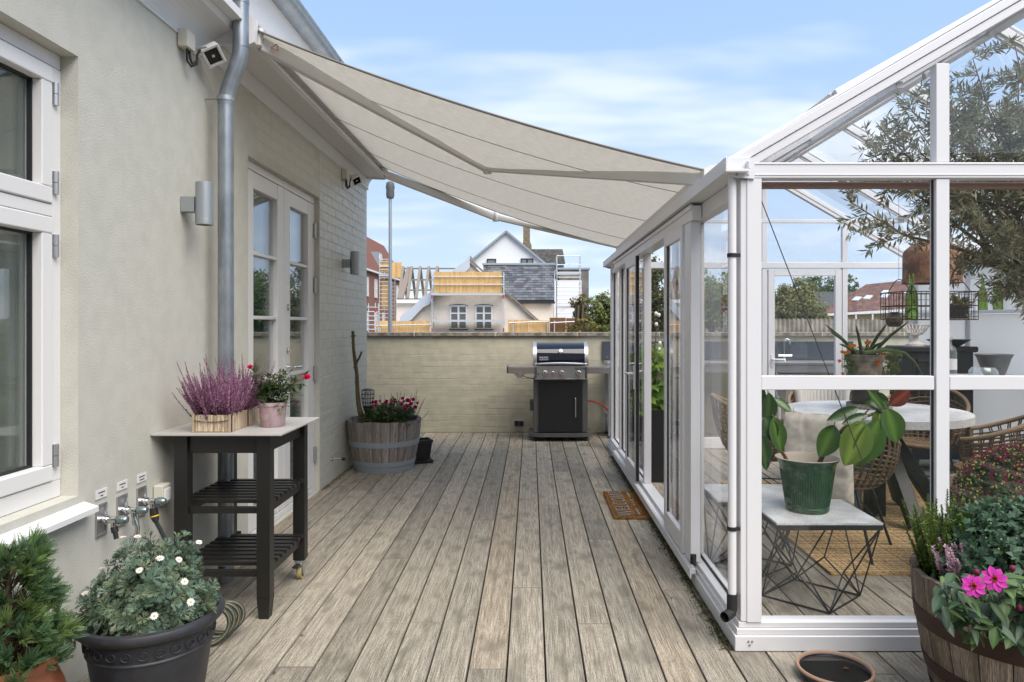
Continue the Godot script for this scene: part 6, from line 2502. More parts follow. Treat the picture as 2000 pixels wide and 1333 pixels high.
func build_outdoor_kitchen() -> void:
	var k := thing("outdoor_sink_unit", "steel outdoor sink bench with dark blue splashback along the parapet", "sink bench", V(2.5, 0, 8.6))
	k.position = Vector3.ZERO
	var x0 := 0.90
	var x1 := 4.0
	var t := MB.new()
	t.cbox(V((x0 + x1) * 0.5, 0.885, 8.64), Vector3(x1 - x0, 0.035, 0.44), 0.004)
	t.cbox(V((x0 + x1) * 0.5, 0.82, 8.45), Vector3(x1 - x0 - 0.05, 0.09, 0.02), 0.003)
	put(k, "worktop", t, M.brushed)
	var sp := MB.new()
	for i in 3:
		var a := x0 - 0.02 + i * 1.04
		sp = MB.new()
		sp.cbox(V(a + 0.517, 1.02, 8.868), Vector3(1.03, 0.225, 0.012), 0.002)
		var so := put(k, "splash_panel", sp, mat("slate_blue", lin(0.045, 0.055, 0.075), 0.5) if not M.has("slate_blue") else M.slate_blue)
		for q in [[0.06, 1.10], [0.06, 0.94], [0.97, 1.10], [0.97, 0.94]]:
			var sc := MB.new()
			sc.tube([V(a + q[0], q[1], 8.862), V(a + q[0], q[1], 8.859)], 0.008, 8)
			put(so, "screw", sc, M.steel)
	for x in [x0 + 0.03, 1.9, 2.9, x1 - 0.04]:
		for d in [8.46, 8.82]:
			var l := MB.new()
			l.cbox(V(x, 0.445, d), Vector3(0.03, 0.845, 0.03), 0.003)
			put(k, "leg", l, M.galvan)
			var f := MB.new()
			f.lathe([Vector2(0.0, 0.0), Vector2(0.028, 0.0), Vector2(0.02, 0.022), Vector2(0.0, 0.022)], 12, V(x, 0.0, d))
			put(k, "foot", f, M.rubber_black)
		var sr := MB.new()
		sr.bar(V(x, 0.25, 8.475), V(x, 0.25, 8.805), 0.02, 0.03)
		put(k, "stretcher", sr, M.galvan)
	var tp := MB.new()
	var tx := (1532 - VX) * 8.7 / FOCAL
	var pts := [V(tx, 0.90, 8.7), V(tx, 1.13, 8.7)]
	for i in 9:
		var a := PI * i / 8.0
		pts.append(V(tx + 0.028 - 0.028 * cos(a), 1.13 + 0.034 * sin(a), 8.7 - 0.02 * i / 8.0))
	pts.append(V(tx + 0.057, 1.10, 8.68))
	tp.tube(pts, 0.012, 10)
	tp.tube([V(tx - 0.08, 0.965, 8.69), V(tx + 0.09, 0.965, 8.69)], 0.014, 10)
	tp.lathe([Vector2(0.0, 0.0), Vector2(0.03, 0.0), Vector2(0.022, 0.02), Vector2(0.0, 0.02)], 16, V(tx, 0.903, 8.7))
	put(k, "mixer_tap", tp, M.chrome)
	var bs := MB.new()
	bs.cbox(V(3.05, 0.74, 8.64), Vector3(0.5, 0.06, 0.34), 0.02)
	put(k, "basin", bs, M.brushed)
	var dr := MB.new()
	dr.tube([V(2.95, 0.71, 8.64), V(2.95, 0.5, 8.64), V(3.0, 0.42, 8.64), V(3.0, 0.0, 8.7)], 0.025, 10)
	put(k, "waste_pipe", dr, M.white_paint)
	var bx := thing("storage_bin", "grey lidded metal bin standing under the sink bench", "bin", V(3.02, 0, 8.62))
	bx.position.x = 2.62
	var bb := MB.new()
	bb.lathe([Vector2(0.0, 0.0), Vector2(0.16, 0.0), Vector2(0.175, 0.45), Vector2(0.18, 0.46), Vector2(0.18, 0.49), Vector2(0.0, 0.51)], 28)
	put(bx, "body", bb, M.galvan)


# ---------------------------------------------------------------- inside the greenhouse
func rattan_chair(at: Vector3, turn: float, label: String) -> Node3D:
	var t := thing("rattan_chair", label, "chair", at, turn, "rattan chairs round the concrete table")
	var b := MB.new()
	var top := func(a: float) -> float: return 0.63 + 0.20 * pow(maxf(0.0, cos(a * 0.75)), 1.6)
	var P := func(a: float, s: float) -> Vector3:
		var y: float = lerpf(0.41, top.call(a), s)
		var r := lerpf(0.215, 0.315, pow(s, 0.6)) + 0.02 * sin(s * PI)
		return Vector3(sin(a) * r * 1.04, y, -cos(a) * r * (1.0 + 0.10 * s))
	var am := 2.05
	for s in [0.0, 0.09, 0.18, 0.27, 0.36, 0.45, 0.54, 0.63, 0.72, 0.81]:
		var pts := []
		for i in 25:
			pts.append(P.call(lerpf(-am, am, i / 24.0), s) + rdir() * 0.004)
		b.col = vary(Color(0.16, 0.105, 0.06), 0.35)
		b.tube(pts, 0.0066, 5)
	for k in 25:
		var a := lerpf(-am, am, k / 24.0)
		for off in [-0.018, 0.018]:
			var pts := []
			for i in 7:
				pts.append(P.call(a + off + 0.03 * sin(i * 1.3 + k), i / 6.0) * Vector3(1.015, 1, 1.015))
			b.col = vary(Color(0.13, 0.08, 0.045), 0.35)
			b.tube(pts, 0.0048, 5)
	var bt := []
	for i in 33:
		bt.append(P.call(lerpf(-am, am, i / 32.0), 1.0))
	b.col = Color(0.24, 0.17, 0.10)
	b.tube(bt, 0.015, 8)
	# seat grid
	for k in 13:
		var x := lerpf(-0.20, 0.20, k / 12.0)
		var w := sqrt(maxf(0.0, 0.225 * 0.225 - x * x))
		b.col = vary(Color(0.18, 0.12, 0.065), 0.3)
		b.tube([Vector3(x, 0.415, -w), Vector3(x, 0.40, 0), Vector3(x, 0.42, w)], 0.007, 5)
		b.tube([Vector3(-w, 0.418, x), Vector3(0, 0.405, x), Vector3(w, 0.418, x)], 0.007, 5)
	var fr := []
	for i in 25:
		var a := TAU * i / 24.0
		fr.append(Vector3(0.222 * cos(a), 0.415, 0.222 * sin(a)))
	b.tube(fr, 0.014, 7, false)
	# front arm ends
	for s in [-1.0, 1.0]:
		b.tube([P.call(s * am, 1.0), P.call(s * am, 0.5) + Vector3(0, 0, 0.01), P.call(s * am, 0.0)], 0.013, 7)
	put(t, "rattan_shell", b, M.bark)
	for s in [[-1, -1], [1, -1], [-1, 1], [1, 1]]:
		var l := MB.new()
		var p0 := Vector3(s[0] * 0.13, 0.40, s[1] * 0.13)
		var p1 := Vector3(s[0] * 0.25, 0.006, s[1] * 0.23)
		l.tube([p0, p0 + Vector3(s[0] * 0.02, -0.03, s[1] * 0.02), p1], 0.009, 8)
		put(t, "leg", l, M.dark_metal)
	var c := MB.new()
	for s in [-1.0, 1.0]:
		c.tube([Vector3(s * 0.19, 0.20, -0.18), Vector3(s * 0.19, 0.20, 0.18)], 0.005, 6)
		c.tube([Vector3(-0.19, 0.20, s * 0.18), Vector3(0.19, 0.20, s * 0.18)], 0.005, 6)
		c.tube([Vector3(s * 0.15, 0.36, -0.15), Vector3(s * 0.20, 0.14, 0.19)], 0.004, 6)
	put(t, "stretcher", c, M.dark_metal)
	return t


func pad(b: MB, w: float, h: float, th: float, rows: int, cols: int) -> void:
	# tufted cushion, face +z
	var nx := cols * 8
	var ny := rows * 8
	for face in [1.0, -1.0]:
		var at := b.v.size()
		for i in nx + 1:
			for j in ny + 1:
				var u := i / float(nx)
				var v := j / float(ny)
				var edge := minf(minf(u, 1 - u) * w, minf(v, 1 - v) * h)
				var puff := th * 0.5 * sqrt(clampf(edge / 0.03, 0.0, 1.0))
				var tu := absf(sin(u * cols * PI)) * absf(sin(v * rows * PI))
				puff *= 0.62 + 0.38 * pow(tu, 0.5)
				b.vert(Vector3((u - 0.5) * w, (v - 0.5) * h, puff * face), Vector3(0, 0, face), Vector2(u * w, v * h))
		# smooth normals from the height field
		for i in nx + 1:
			for j in ny + 1:
				var q := at + i * (ny + 1) + j
				var l := at + maxi(i - 1, 0) * (ny + 1) + j
				var r := at + mini(i + 1, nx) * (ny + 1) + j
				var d := at + i * (ny + 1) + maxi(j - 1, 0)
				var u2 := at + i * (ny + 1) + mini(j + 1, ny)
				b.n[q] = ((b.v[r] - b.v[l]).cross(b.v[u2] - b.v[d])).normalized() * face
		for i in nx:
			for j in ny:
				var q := at + i * (ny + 1) + j
				b.tri(q, q + 1, q + ny + 2)
				b.tri(q, q + ny + 2, q + ny + 1)


func side_table(label: String, x0: float, x1: float, d0: float, d1: float, h: float) -> void:
	var t := thing("side_table", label, "side table", V((x0 + x1) * 0.5, 0, (d0 + d1) * 0.5), 0.0, "wire legged side tables")
	var hx := (x1 - x0) * 0.5
	var hz := (d1 - d0) * 0.5
	var top := MB.new()
	top.cbox(Vector3(0, h - 0.006, 0), Vector3(2 * hx, 0.012, 2 * hz), 0.002)
	put(t, "top", top, textured("table_concrete", T.plain, Vector3(1.2, 1.2, 1.2), 0.5, 0.02, true, true, lin(0.60, 0.61, 0.60)))
	var fr := MB.new()
	for s in [-1.0, 1.0]:
		fr.cbox(Vector3(0, h - 0.024, s * (hz - 0.008)), Vector3(2 * hx, 0.022, 0.016), 0.001)
		fr.cbox(Vector3(s * (hx - 0.008), h - 0.024, 0), Vector3(0.016, 0.022, 2 * hz - 0.033), 0.001)
	put(t, "frame", fr, M.dark_metal)
	var tops := [Vector3(-hx + 0.01, h - 0.03, hz - 0.01), Vector3(hx - 0.01, h - 0.03, hz - 0.01), Vector3(hx - 0.01, h - 0.03, -hz + 0.01), Vector3(-hx + 0.01, h - 0.03, -hz + 0.01)]
	var low := [Vector3(0, 0.007, hz * 0.98), Vector3(hx * 0.98, 0.007, 0), Vector3(0, 0.007, -hz * 0.98), Vector3(-hx * 0.98, 0.007, 0)]
	var mid := [Vector3(-hx * 0.45, 0.16, hz * 0.5), Vector3(hx * 0.45, 0.16, hz * 0.5), Vector3(hx * 0.45, 0.16, -hz * 0.5), Vector3(-hx * 0.45, 0.16, -hz * 0.5)]
	for i in 4:
		for e in [[tops[i], low[i]], [tops[i], low[(i + 3) % 4]], [low[i], low[(i + 1) % 4]], [tops[i], mid[i]], [mid[i], low[i]], [mid[i], low[(i + 3) % 4]]]:
			var r := MB.new()
			r.tube([e[0], e[1]], 0.0042, 6)
			put(t, "rod", r, M.dark_metal)


func build_greenhouse_things() -> void:
	# rug
	var rg := thing("jute_rug", "large rectangular natural jute rug on the greenhouse floor", "rug", V(2.66, 0.0, 4.95))
	var rm := MB.new()
	rm.cbox(Vector3(0, 0.007, 0), Vector3(2.1, 0.010, 2.22), 0.002)
	put(rg, "base", rm, M.jute)
	var r0 := RandomNumberGenerator.new()
	r0.seed = 6
	var br := MB.new()
	for i in 222:
		var z := -1.11 + i * 0.01
		var pts := []
		for j in 22:
			pts.append(Vector3(-1.05 + 0.1 * j + r0.randf_range(-0.002, 0.002), 0.0125 + r0.randf() * 0.0022, z + r0.randf_range(-0.0016, 0.0016)))
		var k := r0.randf_range(0.62, 1.25)
		br.col = Color(0.80 * k, 0.78 * k, 0.74 * k)
		br.tube(pts, 0.0046, 5)
	var bmat := textured("braid", mottle_tex(512, 171, Color(0.30, 0.19, 0.085), Color(0.92, 0.68, 0.39), 0.3, 0.06, 1.7), Vector3(5, 5, 12), 1.0, 0.3)
	bmat.vertex_color_use_as_albedo = true
	var bo := put(rg, "braids", br, bmat)
	bo.set_meta("kind", "stuff")
	# dining table
	var tc := Vector3(2.41, 0, -5.02)
	var tb := thing("dining_table", "round pale concrete topped dining table on black crossed beams", "table", tc)
	var tt := MB.new()
	tt.lathe([Vector2(0.0, 0.69), Vector2(0.594, 0.69), Vector2(0.60, 0.695), Vector2(0.60, 0.745), Vector2(0.595, 0.75), Vector2(0.0, 0.75)], 72)
	put(tb, "top", tt, textured("table_top", T.plain, Vector3(0.8, 0.8, 0.8), 0.5, 0.02, true, true, lin(0.66, 0.65, 0.63)))
	for k in 3:
		var a := k * PI / 3 + 0.35
		var dir := Vector3(cos(a), 0, sin(a))
		for s in [-1.0, 1.0]:
			var l := MB.new()
			l.bar(dir * 0.05 * s + Vector3(0, 0.66, 0), dir * 0.42 * s + Vector3(0, 0.045, 0), 0.085, 0.085, Vector3(0, 0, 1) if absf(dir.z) < 0.7 else Vector3(1, 0, 0), 0.004)
			put(tb, "leg", l, M.black_wood)
	var ph := MB.new()
	ph.cbox(Vector3(0, 0.35, 0), Vector3(0.11, 0.68, 0.11), 0.004)
	put(tb, "post", ph, M.black_wood)
	# chairs: +z of the chair is its front
	var ch := [
		[Vector3(1.84, 0, -4.30), "rattan bucket chair with a tied cream cushion hung over its back"],
		[Vector3(2.98, 0, -4.60), "rattan bucket chair with cream cushion, side on beside the olive barrel"],
		[Vector3(1.66, 0, -5.15), "rattan bucket chair between the table and the sliding door"],
		[Vector3(2.46, 0, -5.86), "rattan bucket chair draped with a white sheepskin behind the table"],
		[Vector3(3.05, 0, -5.62), "bare backed rattan bucket chair behind the table, beside the black stove"]]
	var turns := []
	for c in ch:
		var to: Vector3 = tc - c[0]
		var turn := atan2(to.x, to.z)
		turns.append(turn)
		rattan_chair(c[0], turn, c[1])
	var cream := textured("cream_cotton", T.plain, Vector3(5, 5, 5), 0.95, 0.02, true, true, lin(0.78, 0.71, 0.60))
	var rnd := [[0, 0.37, 0.50, 0.60, 0.365], [1, 0.37, 0.50, 0.58, 0.375]]
	for q in rnd:
		var c: Vector3 = ch[q[0]][0]
		var cu := thing("chair_cushion", ["cream tufted cushion hung over the back of the chair facing away", "cream tufted cushion tied to the chair beside the olive barrel"][q[0]], "cushion", c, turns[q[0]], "cream chair cushions")
		var m := MB.new()
		m.xf = Transform3D(Basis(Vector3.UP, PI) * Basis(Vector3.RIGHT, 0.10), Vector3(0, q[3], -q[4] - 0.012))
		pad(m, q[1], q[2], 0.055, 3, 3)
		put(cu, "pad", m, cream)
		var ties := MB.new()
		for s in [-1.0, 1.0]:
			ties.tube([Vector3(s * 0.15, q[3] + 0.235, -q[4] - 0.02), Vector3(s * 0.15, q[3] + 0.265, -q[4] + 0.03), Vector3(s * 0.16, q[3] + 0.25, -q[4] + 0.055), Vector3(s * 0.17, q[3] + 0.19, -q[4] + 0.05)], 0.005, 6)
			ties.tube([Vector3(s * 0.15, q[3] + 0.26, -q[4]), Vector3(s * 0.20, q[3] + 0.285, -q[4] - 0.02), Vector3(s * 0.23, q[3] + 0.24, -q[4] - 0.04)], 0.004, 6)
		put(cu, "tie", ties, cream)
	# sheepskin over the chair behind the table
	var sk := thing("sheepskin", "white fluffy sheepskin thrown over the rattan chair behind the table", "sheepskin", ch[3][0], turns[3])
	var sm := MB.new()
	var rim_pts := []
	for i in 15:
		var a := lerpf(-0.8, 0.8, i / 14.0)
		rim_pts.append(Vector3(sin(a) * 0.33, 0.835 - 0.02 * absf(a), -cos(a) * 0.345))
	sm.col = Color(0.84, 0.82, 0.78)
	sm.tube(rim_pts, 0.042, 10)
	for i in 14:
		for side in [-1.0, 1.0]:
			var m: Vector3 = (rim_pts[i] + rim_pts[i + 1]) * 0.5
			var o: Vector3 = Vector3(m.x, 0, m.z).normalized() * side
			sm.tube([m + o * 0.03, m + o * 0.05 - Vector3(0, 0.15, 0), m + o * 0.045 - Vector3(0, 0.30, 0)], [0.036, 0.03, 0.02], 7)
	for i in 2600:
		var k := rng.randi() % 14
		var m: Vector3 = rim_pts[k].lerp(rim_pts[k + 1], rng.randf())
		var out := (rdir() + Vector3(0, 0.5, 0)).normalized()
		sm.col = vary(Color(0.86, 0.84, 0.80), 0.06)
		sm.leaf(m + out * 0.034, (out + rdir() * 0.5).normalized(), rdir(), rf(0.015, 0.035), 0.012)
	put(sk, "fleece", sm, M.petal)
	# side tables and the green pot
	side_table("square concrete topped side table with wire legs under the green pot", 1.14, 1.635, 3.32, 3.77, 0.4275)
	side_table("second wire legged side table tucked behind the one with the green pot", 0.99, 1.46, 3.80, 4.18, 0.415)
	var gp := pot("green_pot", "green glazed ribbed pot with the rubber plant on the side table", "pot", V(1.372, 0.4275, 3.555), [Vector2(0.0, 0.0), Vector2(0.098, 0.0), Vector2(0.103, 0.006), Vector2(0.104, 0.022), Vector2(0.101, 0.026), Vector2(0.128, 0.20), Vector2(0.135, 0.235), Vector2(0.150, 0.256), Vector2(0.1525, 0.261)], textured("green_glaze", T.plain, Vector3(7, 3, 7), 0.22, 0.03, true, true, lin(0.028, 0.085, 0.038)), 0.215, 0.12)
	var gin := MB.new()
	gin.lathe([Vector2(0.1525, 0.261), Vector2(0.147, 0.263), Vector2(0.140, 0.252), Vector2(0.122, 0.215)], 48)
	put(gp, "rim", gin, mat("pot_inside", lin(0.45, 0.38, 0.30), 0.6))
	var ribs := MB.new()
	for k in 64:
		var a := TAU * k / 64.0
		var dir := Vector3(cos(a), 0, sin(a))
		ribs.tube([dir * 0.1025 + Vector3(0, 0.03, 0), dir * 0.115 + Vector3(0, 0.115, 0), dir * 0.128 + Vector3(0, 0.205, 0)], 0.0024, 5)
	put(gp, "ribbing", ribs, M.green_glaze)
	# tray, dark pot stand and clay pot on the dining table
	var tr := thing("round_tray", "round grey patterned tray on the dining table", "tray", V(2.42, 0.7505, 5.12))
	var tm := MB.new()
	tm.lathe([Vector2(0.0, 0.0), Vector2(0.15, 0.0), Vector2(0.155, 0.035), Vector2(0.148, 0.035), Vector2(0.144, 0.008), Vector2(0.0, 0.008)], 40)
	put(tr, "dish", tm, textured("tray_grey", T.rough, Vector3(14, 14, 14), 0.5, 0.0))
	var dk := thing("dark_cylinder_pot", "dark brown cylinder planter on the tray, under the clay pot", "pot", V(2.38, 0.7595, 5.10))
	var dm := MB.new()
	dm.lathe([Vector2(0.0, 0.0), Vector2(0.088, 0.0), Vector2(0.09, 0.003), Vector2(0.09, 0.195), Vector2(0.087, 0.198), Vector2(0.0, 0.198)], 36)
	put(dk, "body", dm, textured("dark_ceramic", T.plain, Vector3(5, 5, 5), 0.55, 0.03, true, true, lin(0.05, 0.04, 0.035)))
	pot("clay_pot", "stained grey clay pot with the spiky snake plant above the table", "pot", V(2.378, 0.958, 5.10), [Vector2(0.0, 0.0), Vector2(0.105, 0.0), Vector2(0.112, 0.06), Vector2(0.122, 0.13), Vector2(0.131, 0.135), Vector2(0.133, 0.172), Vector2(0.127, 0.175), Vector2(0.118, 0.15)], textured("grey_clay", T.rough, Vector3(3, 3, 3), 0.85, 0.1, true, true, Color(1.0, 0.97, 0.94)), 0.15, 0.12)
	# black stove
	var sv := thing("iron_stove", "black cast iron stove standing by the far corner of the greenhouse", "stove", V(3.765, 0, 6.75))
	var s0 := MB.new()
	s0.cbox(Vector3(0, 0.60, 0), Vector3(0.56, 0.98, 0.42), 0.006)
	put(sv, "body", s0, M.dark_metal)
	var s1 := MB.new()
	s1.cbox(Vector3(0, 1.118, 0), Vector3(0.62, 0.05, 0.48), 0.01)
	s1.cbox(Vector3(0, 1.091, 0), Vector3(0.59, 0.004, 0.45), 0.0)
	put(sv, "top_plate", s1, M.dark_metal)
	for q in [[0.92, 0.22], [0.60, 0.28]]:
		var s2 := MB.new()
		s2.cbox(Vector3(-0.06, q[0], 0.217), Vector3(0.36, q[1], 0.014), 0.004)
		s2.cbox(Vector3(-0.06, q[0] - 0.05, 0.226), Vector3(0.22, 0.05, 0.010), 0.004)
		s2.cbox(Vector3(-0.06, q[0] + q[1] * 0.4, 0.226), Vector3(0.36, 0.02, 0.012), 0.003)
		put(sv, "door", s2, M.dark_metal)
	for q in [[-0.22, -0.15], [0.22, -0.15], [-0.22, 0.15], [0.22, 0.15]]:
		var s3 := MB.new()
		s3.cbox(Vector3(q[0], 0.055, q[1]), Vector3(0.05, 0.11, 0.05), 0.004)
		put(sv, "leg", s3, M.dark_metal)
	# things on the stove
	pot("wide_bowl", "wide flat black bowl on top of the stove", "bowl", V(3.86, 1.144, 6.62), [Vector2(0.0, 0.0), Vector2(0.09, 0.0), Vector2(0.185, 0.062), Vector2(0.18, 0.063), Vector2(0.085, 0.008), Vector2(0.0, 0.008)], M.black_plastic, 0, 0)
	pot("egg_vase", "cream egg shaped vase standing in the black bowl", "vase", V(3.83, 1.153, 6.62), [Vector2(0.0, 0.0), Vector2(0.045, 0.004), Vector2(0.064, 0.04), Vector2(0.058, 0.085), Vector2(0.035, 0.118), Vector2(0.0, 0.128)], mat("cream_ceramic", lin(0.58, 0.53, 0.46), 0.5), 0, 0)
	var cs := thing("cake_stand", "cream lattice pedestal cake stand on top of the stove", "cake stand", V(3.60, 1.144, 6.70))
	var c0 := MB.new()
	c0.lathe([Vector2(0.0, 0.0), Vector2(0.085, 0.0), Vector2(0.082, 0.018), Vector2(0.03, 0.05), Vector2(0.018, 0.07), Vector2(0.026, 0.095), Vector2(0.05, 0.105), Vector2(0.0, 0.107)], 28)
	put(cs, "pedestal", c0, M.cream_ceramic)
	var c1 := MB.new()
	for k in 24:
		for s in [-1.0, 1.0]:
			var pts := []
			for i in 5:
				var a: float = TAU * k / 24.0 + s * i * 0.08
				var rr := lerpf(0.05, 0.125, i / 4.0)
				pts.append(Vector3(cos(a) * rr, 0.105 + 0.095 * pow(i / 4.0, 1.3), sin(a) * rr))
			c1.tube(pts, 0.0026, 5)
	var cr := []
	for i in 33:
		cr.append(Vector3(cos(TAU * i / 32.0) * 0.125, 0.20, sin(TAU * i / 32.0) * 0.125))
	c1.tube(cr, 0.004, 6, false)
	put(cs, "lattice_bowl", c1, M.cream_ceramic)
	# things on the wall shelf
	pot("flared_pot", "grey flared flower pot standing on the white wall shelf", "pot", V(3.57, 0.917, 5.52), [Vector2(0.0, 0.0), Vector2(0.055, 0.0), Vector2(0.058, 0.012), Vector2(0.056, 0.022), Vector2(0.08, 0.06), Vector2(0.115, 0.17), Vector2(0.132, 0.198), Vector2(0.128, 0.20), Vector2(0.11, 0.175), Vector2(0.0, 0.16)], textured("grey_flare", T.plain, Vector3(4, 4, 4), 0.5, 0.0, true, true, lin(0.15, 0.155, 0.155)), 0, 0)
	var fb := thing("fish_bowl", "round clear glass bowl beside the grey flared pot", "bowl", V(3.52, 0.917, 5.22))
	fb.position = V(3.395, 0.917, 5.50)
	fb.position = V(3.40, 0.917, 5.38)
	var fm := MB.new()
	fm.lathe([Vector2(0.0, 0.002), Vector2(0.06, 0.003), Vector2(0.092, 0.028), Vector2(0.10, 0.055), Vector2(0.094, 0.085), Vector2(0.075, 0.108), Vector2(0.072, 0.108), Vector2(0.091, 0.084), Vector2(0.0975, 0.055), Vector2(0.090, 0.029), Vector2(0.059, 0.006), Vector2(0.0, 0.005)], 40)
	put(fb, "glass", fm, M.clear_glass)
	var wb := thing("glass_bottle", "tall clear glass bottle with pale label on the white wall shelf", "bottle", V(3.52, 0.917, 6.02))
	var wm := MB.new()
	wm.lathe([Vector2(0.0, 0.0), Vector2(0.05, 0.0), Vector2(0.055, 0.01), Vector2(0.055, 0.19), Vector2(0.045, 0.23), Vector2(0.018, 0.26), Vector2(0.016, 0.31), Vector2(0.0, 0.31)], 28)
	put(wb, "glass", wm, M.clear_glass)
	var wl := MB.new()
	wl.lathe([Vector2(0.0558, 0.05), Vector2(0.0558, 0.14)], 28)
	put(wb, "label", wl, M.white_paint)
	# green bottles on the ledge
	var gg := glass("green_glass", 0.04, Color(0.50, 0.62, 0.27))
	gg.refraction_enabled = true
	gg.refraction_scale = 0.05
	var bot := func(at: Vector3, label: String) -> void:
		var o := thing("green_bottle", label, "bottle", at, 0.0, "green wine bottles")
		var m := MB.new()
		m.lathe([Vector2(0.0, 0.0), Vector2(0.035, 0.0), Vector2(0.039, 0.006), Vector2(0.039, 0.14), Vector2(0.030, 0.185), Vector2(0.0145, 0.22), Vector2(0.013, 0.275), Vector2(0.0155, 0.277), Vector2(0.0155, 0.295), Vector2(0.0, 0.295)], 24)
		put(o, "glass", m, gg)
	bot.call(V(4.09, 1.472, 6.48), "green wine bottle on the white ledge, beside its twin near the far corner")
	bot.call(V(4.11, 1.472, 6.30), "green wine bottle on the white ledge, half behind olive leaves")
	# hanging wire basket with a bottle and a small black planter
	var bx0 := 2.345
	var bx1 := 2.825
	var by0 := 1.378
	var by1 := 1.555
	var bd0 := 4.52
	var bd1 := 4.80
	var wk := thing("wire_basket", "rusty wire basket hanging from the greenhouse roof", "basket", V((bx0 + bx1) * 0.5, by0, (bd0 + bd1) * 0.5))
	wk.position = Vector3.ZERO
	var rim := MB.new()
	for y in [by0, (by0 + by1) * 0.5, by1]:
		for e in [[bx0, bd0, bx1, bd0], [bx1, bd0, bx1, bd1], [bx1, bd1, bx0, bd1], [bx0, bd1, bx0, bd0]]:
			rim.tube([V(e[0], y, e[1]), V(e[2], y, e[3])], 0.0032, 5)
	put(wk, "rim", rim, M.rust)
	var wr := MB.new()
	for i in 17:
		var x := lerpf(bx0, bx1, i / 16.0)
		for d in [bd0, bd1]:
			wr.tube([V(x, by0, d), V(x + rf(-0.004, 0.004), by1, d)], 0.0019, 4)
		wr.tube([V(x, by0, bd0), V(x, by0, bd1)], 0.0019, 4)
	for i in 9:
		var d := lerpf(bd0, bd1, i / 8.0)
		for x in [bx0, bx1]:
			wr.tube([V(x, by0, d), V(x, by1, d)], 0.0019, 4)
		wr.tube([V(bx0, by0, d), V(bx1, by0, d)], 0.0019, 4)
	for k in 5:
		var y := lerpf(by0, by1, (k + 0.5) / 5.0)
		wr.tube([V(bx0, y, bd0), V(bx1, y, bd0)], 0.0016, 4)
	put(wk, "mesh", wr, M.rust)
	var hg := MB.new()
	for x in [bx0 + 0.05, bx1 - 0.05]:
		var pts := []
		for i in 9:
			var a := PI * i / 8.0
			pts.append(V(x, by1 + 0.085 * sin(a), lerpf(bd0, bd1, i / 8.0)))
		hg.tube(pts, 0.003, 5)
		hg.tube([V(x, by1 + 0.085, (bd0 + bd1) * 0.5), V(x, roof_y(x) - 0.03, (bd0 + bd1) * 0.5)], 0.0012, 4)
	put(wk, "hanger", hg, M.rust)
	bot.call(V(2.478, by0 + 0.004, 4.66), "green wine bottle standing inside the hanging wire basket")
	var bp := thing("small_trough", "small black trough planter inside the hanging wire basket", "planter", V(2.755, by0 + 0.004, 4.66))
	var bm := MB.new()
	bm.cbox(Vector3(0, 0.045, 0.045), Vector3(0.13, 0.085, 0.006), 0.001)
	bm.cbox(Vector3(0, 0.045, -0.045), Vector3(0.13, 0.085, 0.006), 0.001)
	bm.cbox(Vector3(0.062, 0.045, 0), Vector3(0.006, 0.085, 0.0835), 0.001)
	bm.cbox(Vector3(-0.062, 0.045, 0), Vector3(0.006, 0.085, 0.0835), 0.001)
	bm.cbox(Vector3(0, 0.006, 0), Vector3(0.117, 0.008, 0.0835), 0.0)
	put(bp, "vessel", bm, M.black_plastic)
	var bs := MB.new()
	bs.cbox(Vector3(0, 0.07, 0), Vector3(0.117, 0.01, 0.0835), 0.0)
	put(bp, "soil", bs, M.soil)
	# clay jug tied below the basket
	var jg := thing("clay_jug", "small dark clay jug hanging from the corner of the wire basket", "jug", V(2.315, 1.33, 4.56))
	var jm := MB.new()
	jm.lathe([Vector2(0.0, 0.0), Vector2(0.032, 0.002), Vector2(0.052, 0.03), Vector2(0.048, 0.055), Vector2(0.024, 0.072), Vector2(0.02, 0.085), Vector2(0.027, 0.095), Vector2(0.021, 0.095), Vector2(0.015, 0.08)], 28)
	put(jg, "body", jm, textured("jug_clay", T.rough, Vector3(9, 9, 9), 0.9, 0.1, true, true, Color(0.6, 0.56, 0.52)))
	var js := MB.new()
	js.tube([Vector3(-0.024, 0.085, 0), Vector3(-0.01, 0.15, 0.01), Vector3(0.03, 0.22, 0.02), Vector3(0.028, 0.12, 0.0), Vector3(0.022, 0.085, 0)], 0.002, 5)
	put(jg, "string", js, M.old_wood)
	# pendant bell shade
	var pd := thing("pendant_lamp", "rusty metal bell pendant lamp hanging below the ridge", "lamp", V(2.83, 1.635, 5.05))
	var pm := MB.new()
	pm.lathe([Vector2(0.194, 0.0), Vector2(0.19, 0.012), Vector2(0.188, 0.04), Vector2(0.186, 0.21), Vector2(0.176, 0.235), Vector2(0.13, 0.275), Vector2(0.05, 0.31), Vector2(0.03, 0.315), Vector2(0.03, 0.35), Vector2(0.0, 0.35)], 44)
	pm.lathe([Vector2(0.0, 0.308), Vector2(0.05, 0.303), Vector2(0.126, 0.27), Vector2(0.17, 0.232), Vector2(0.18, 0.20), Vector2(0.188, 0.0), Vector2(0.194, 0.0)], 44)
	put(pd, "shade", pm, textured("rusty_shade", mottle_tex(256, 555, Color(0.10, 0.042, 0.024), Color(0.34, 0.165, 0.095), 0.09, 0.04, 1.8), Vector3(3, 3, 3), 0.8, 0.1))
	var pc := MB.new()
	pc.tube([Vector3(0, 0.35, 0), Vector3(0, 0.95, 0), Vector3(-0.25, 1.30, 0)], 0.004, 6)
	put(pd, "cord", pc, M.rubber_black)
	# tall black planter by the doors with egg shaped string lights
	var pl := thing("tall_planter", "tall glossy black square planter just inside the sliding door", "planter", V(1.105, 0, 6.22))
	var p0 := MB.new()
	var lo := 0.135
	var hi := 0.165
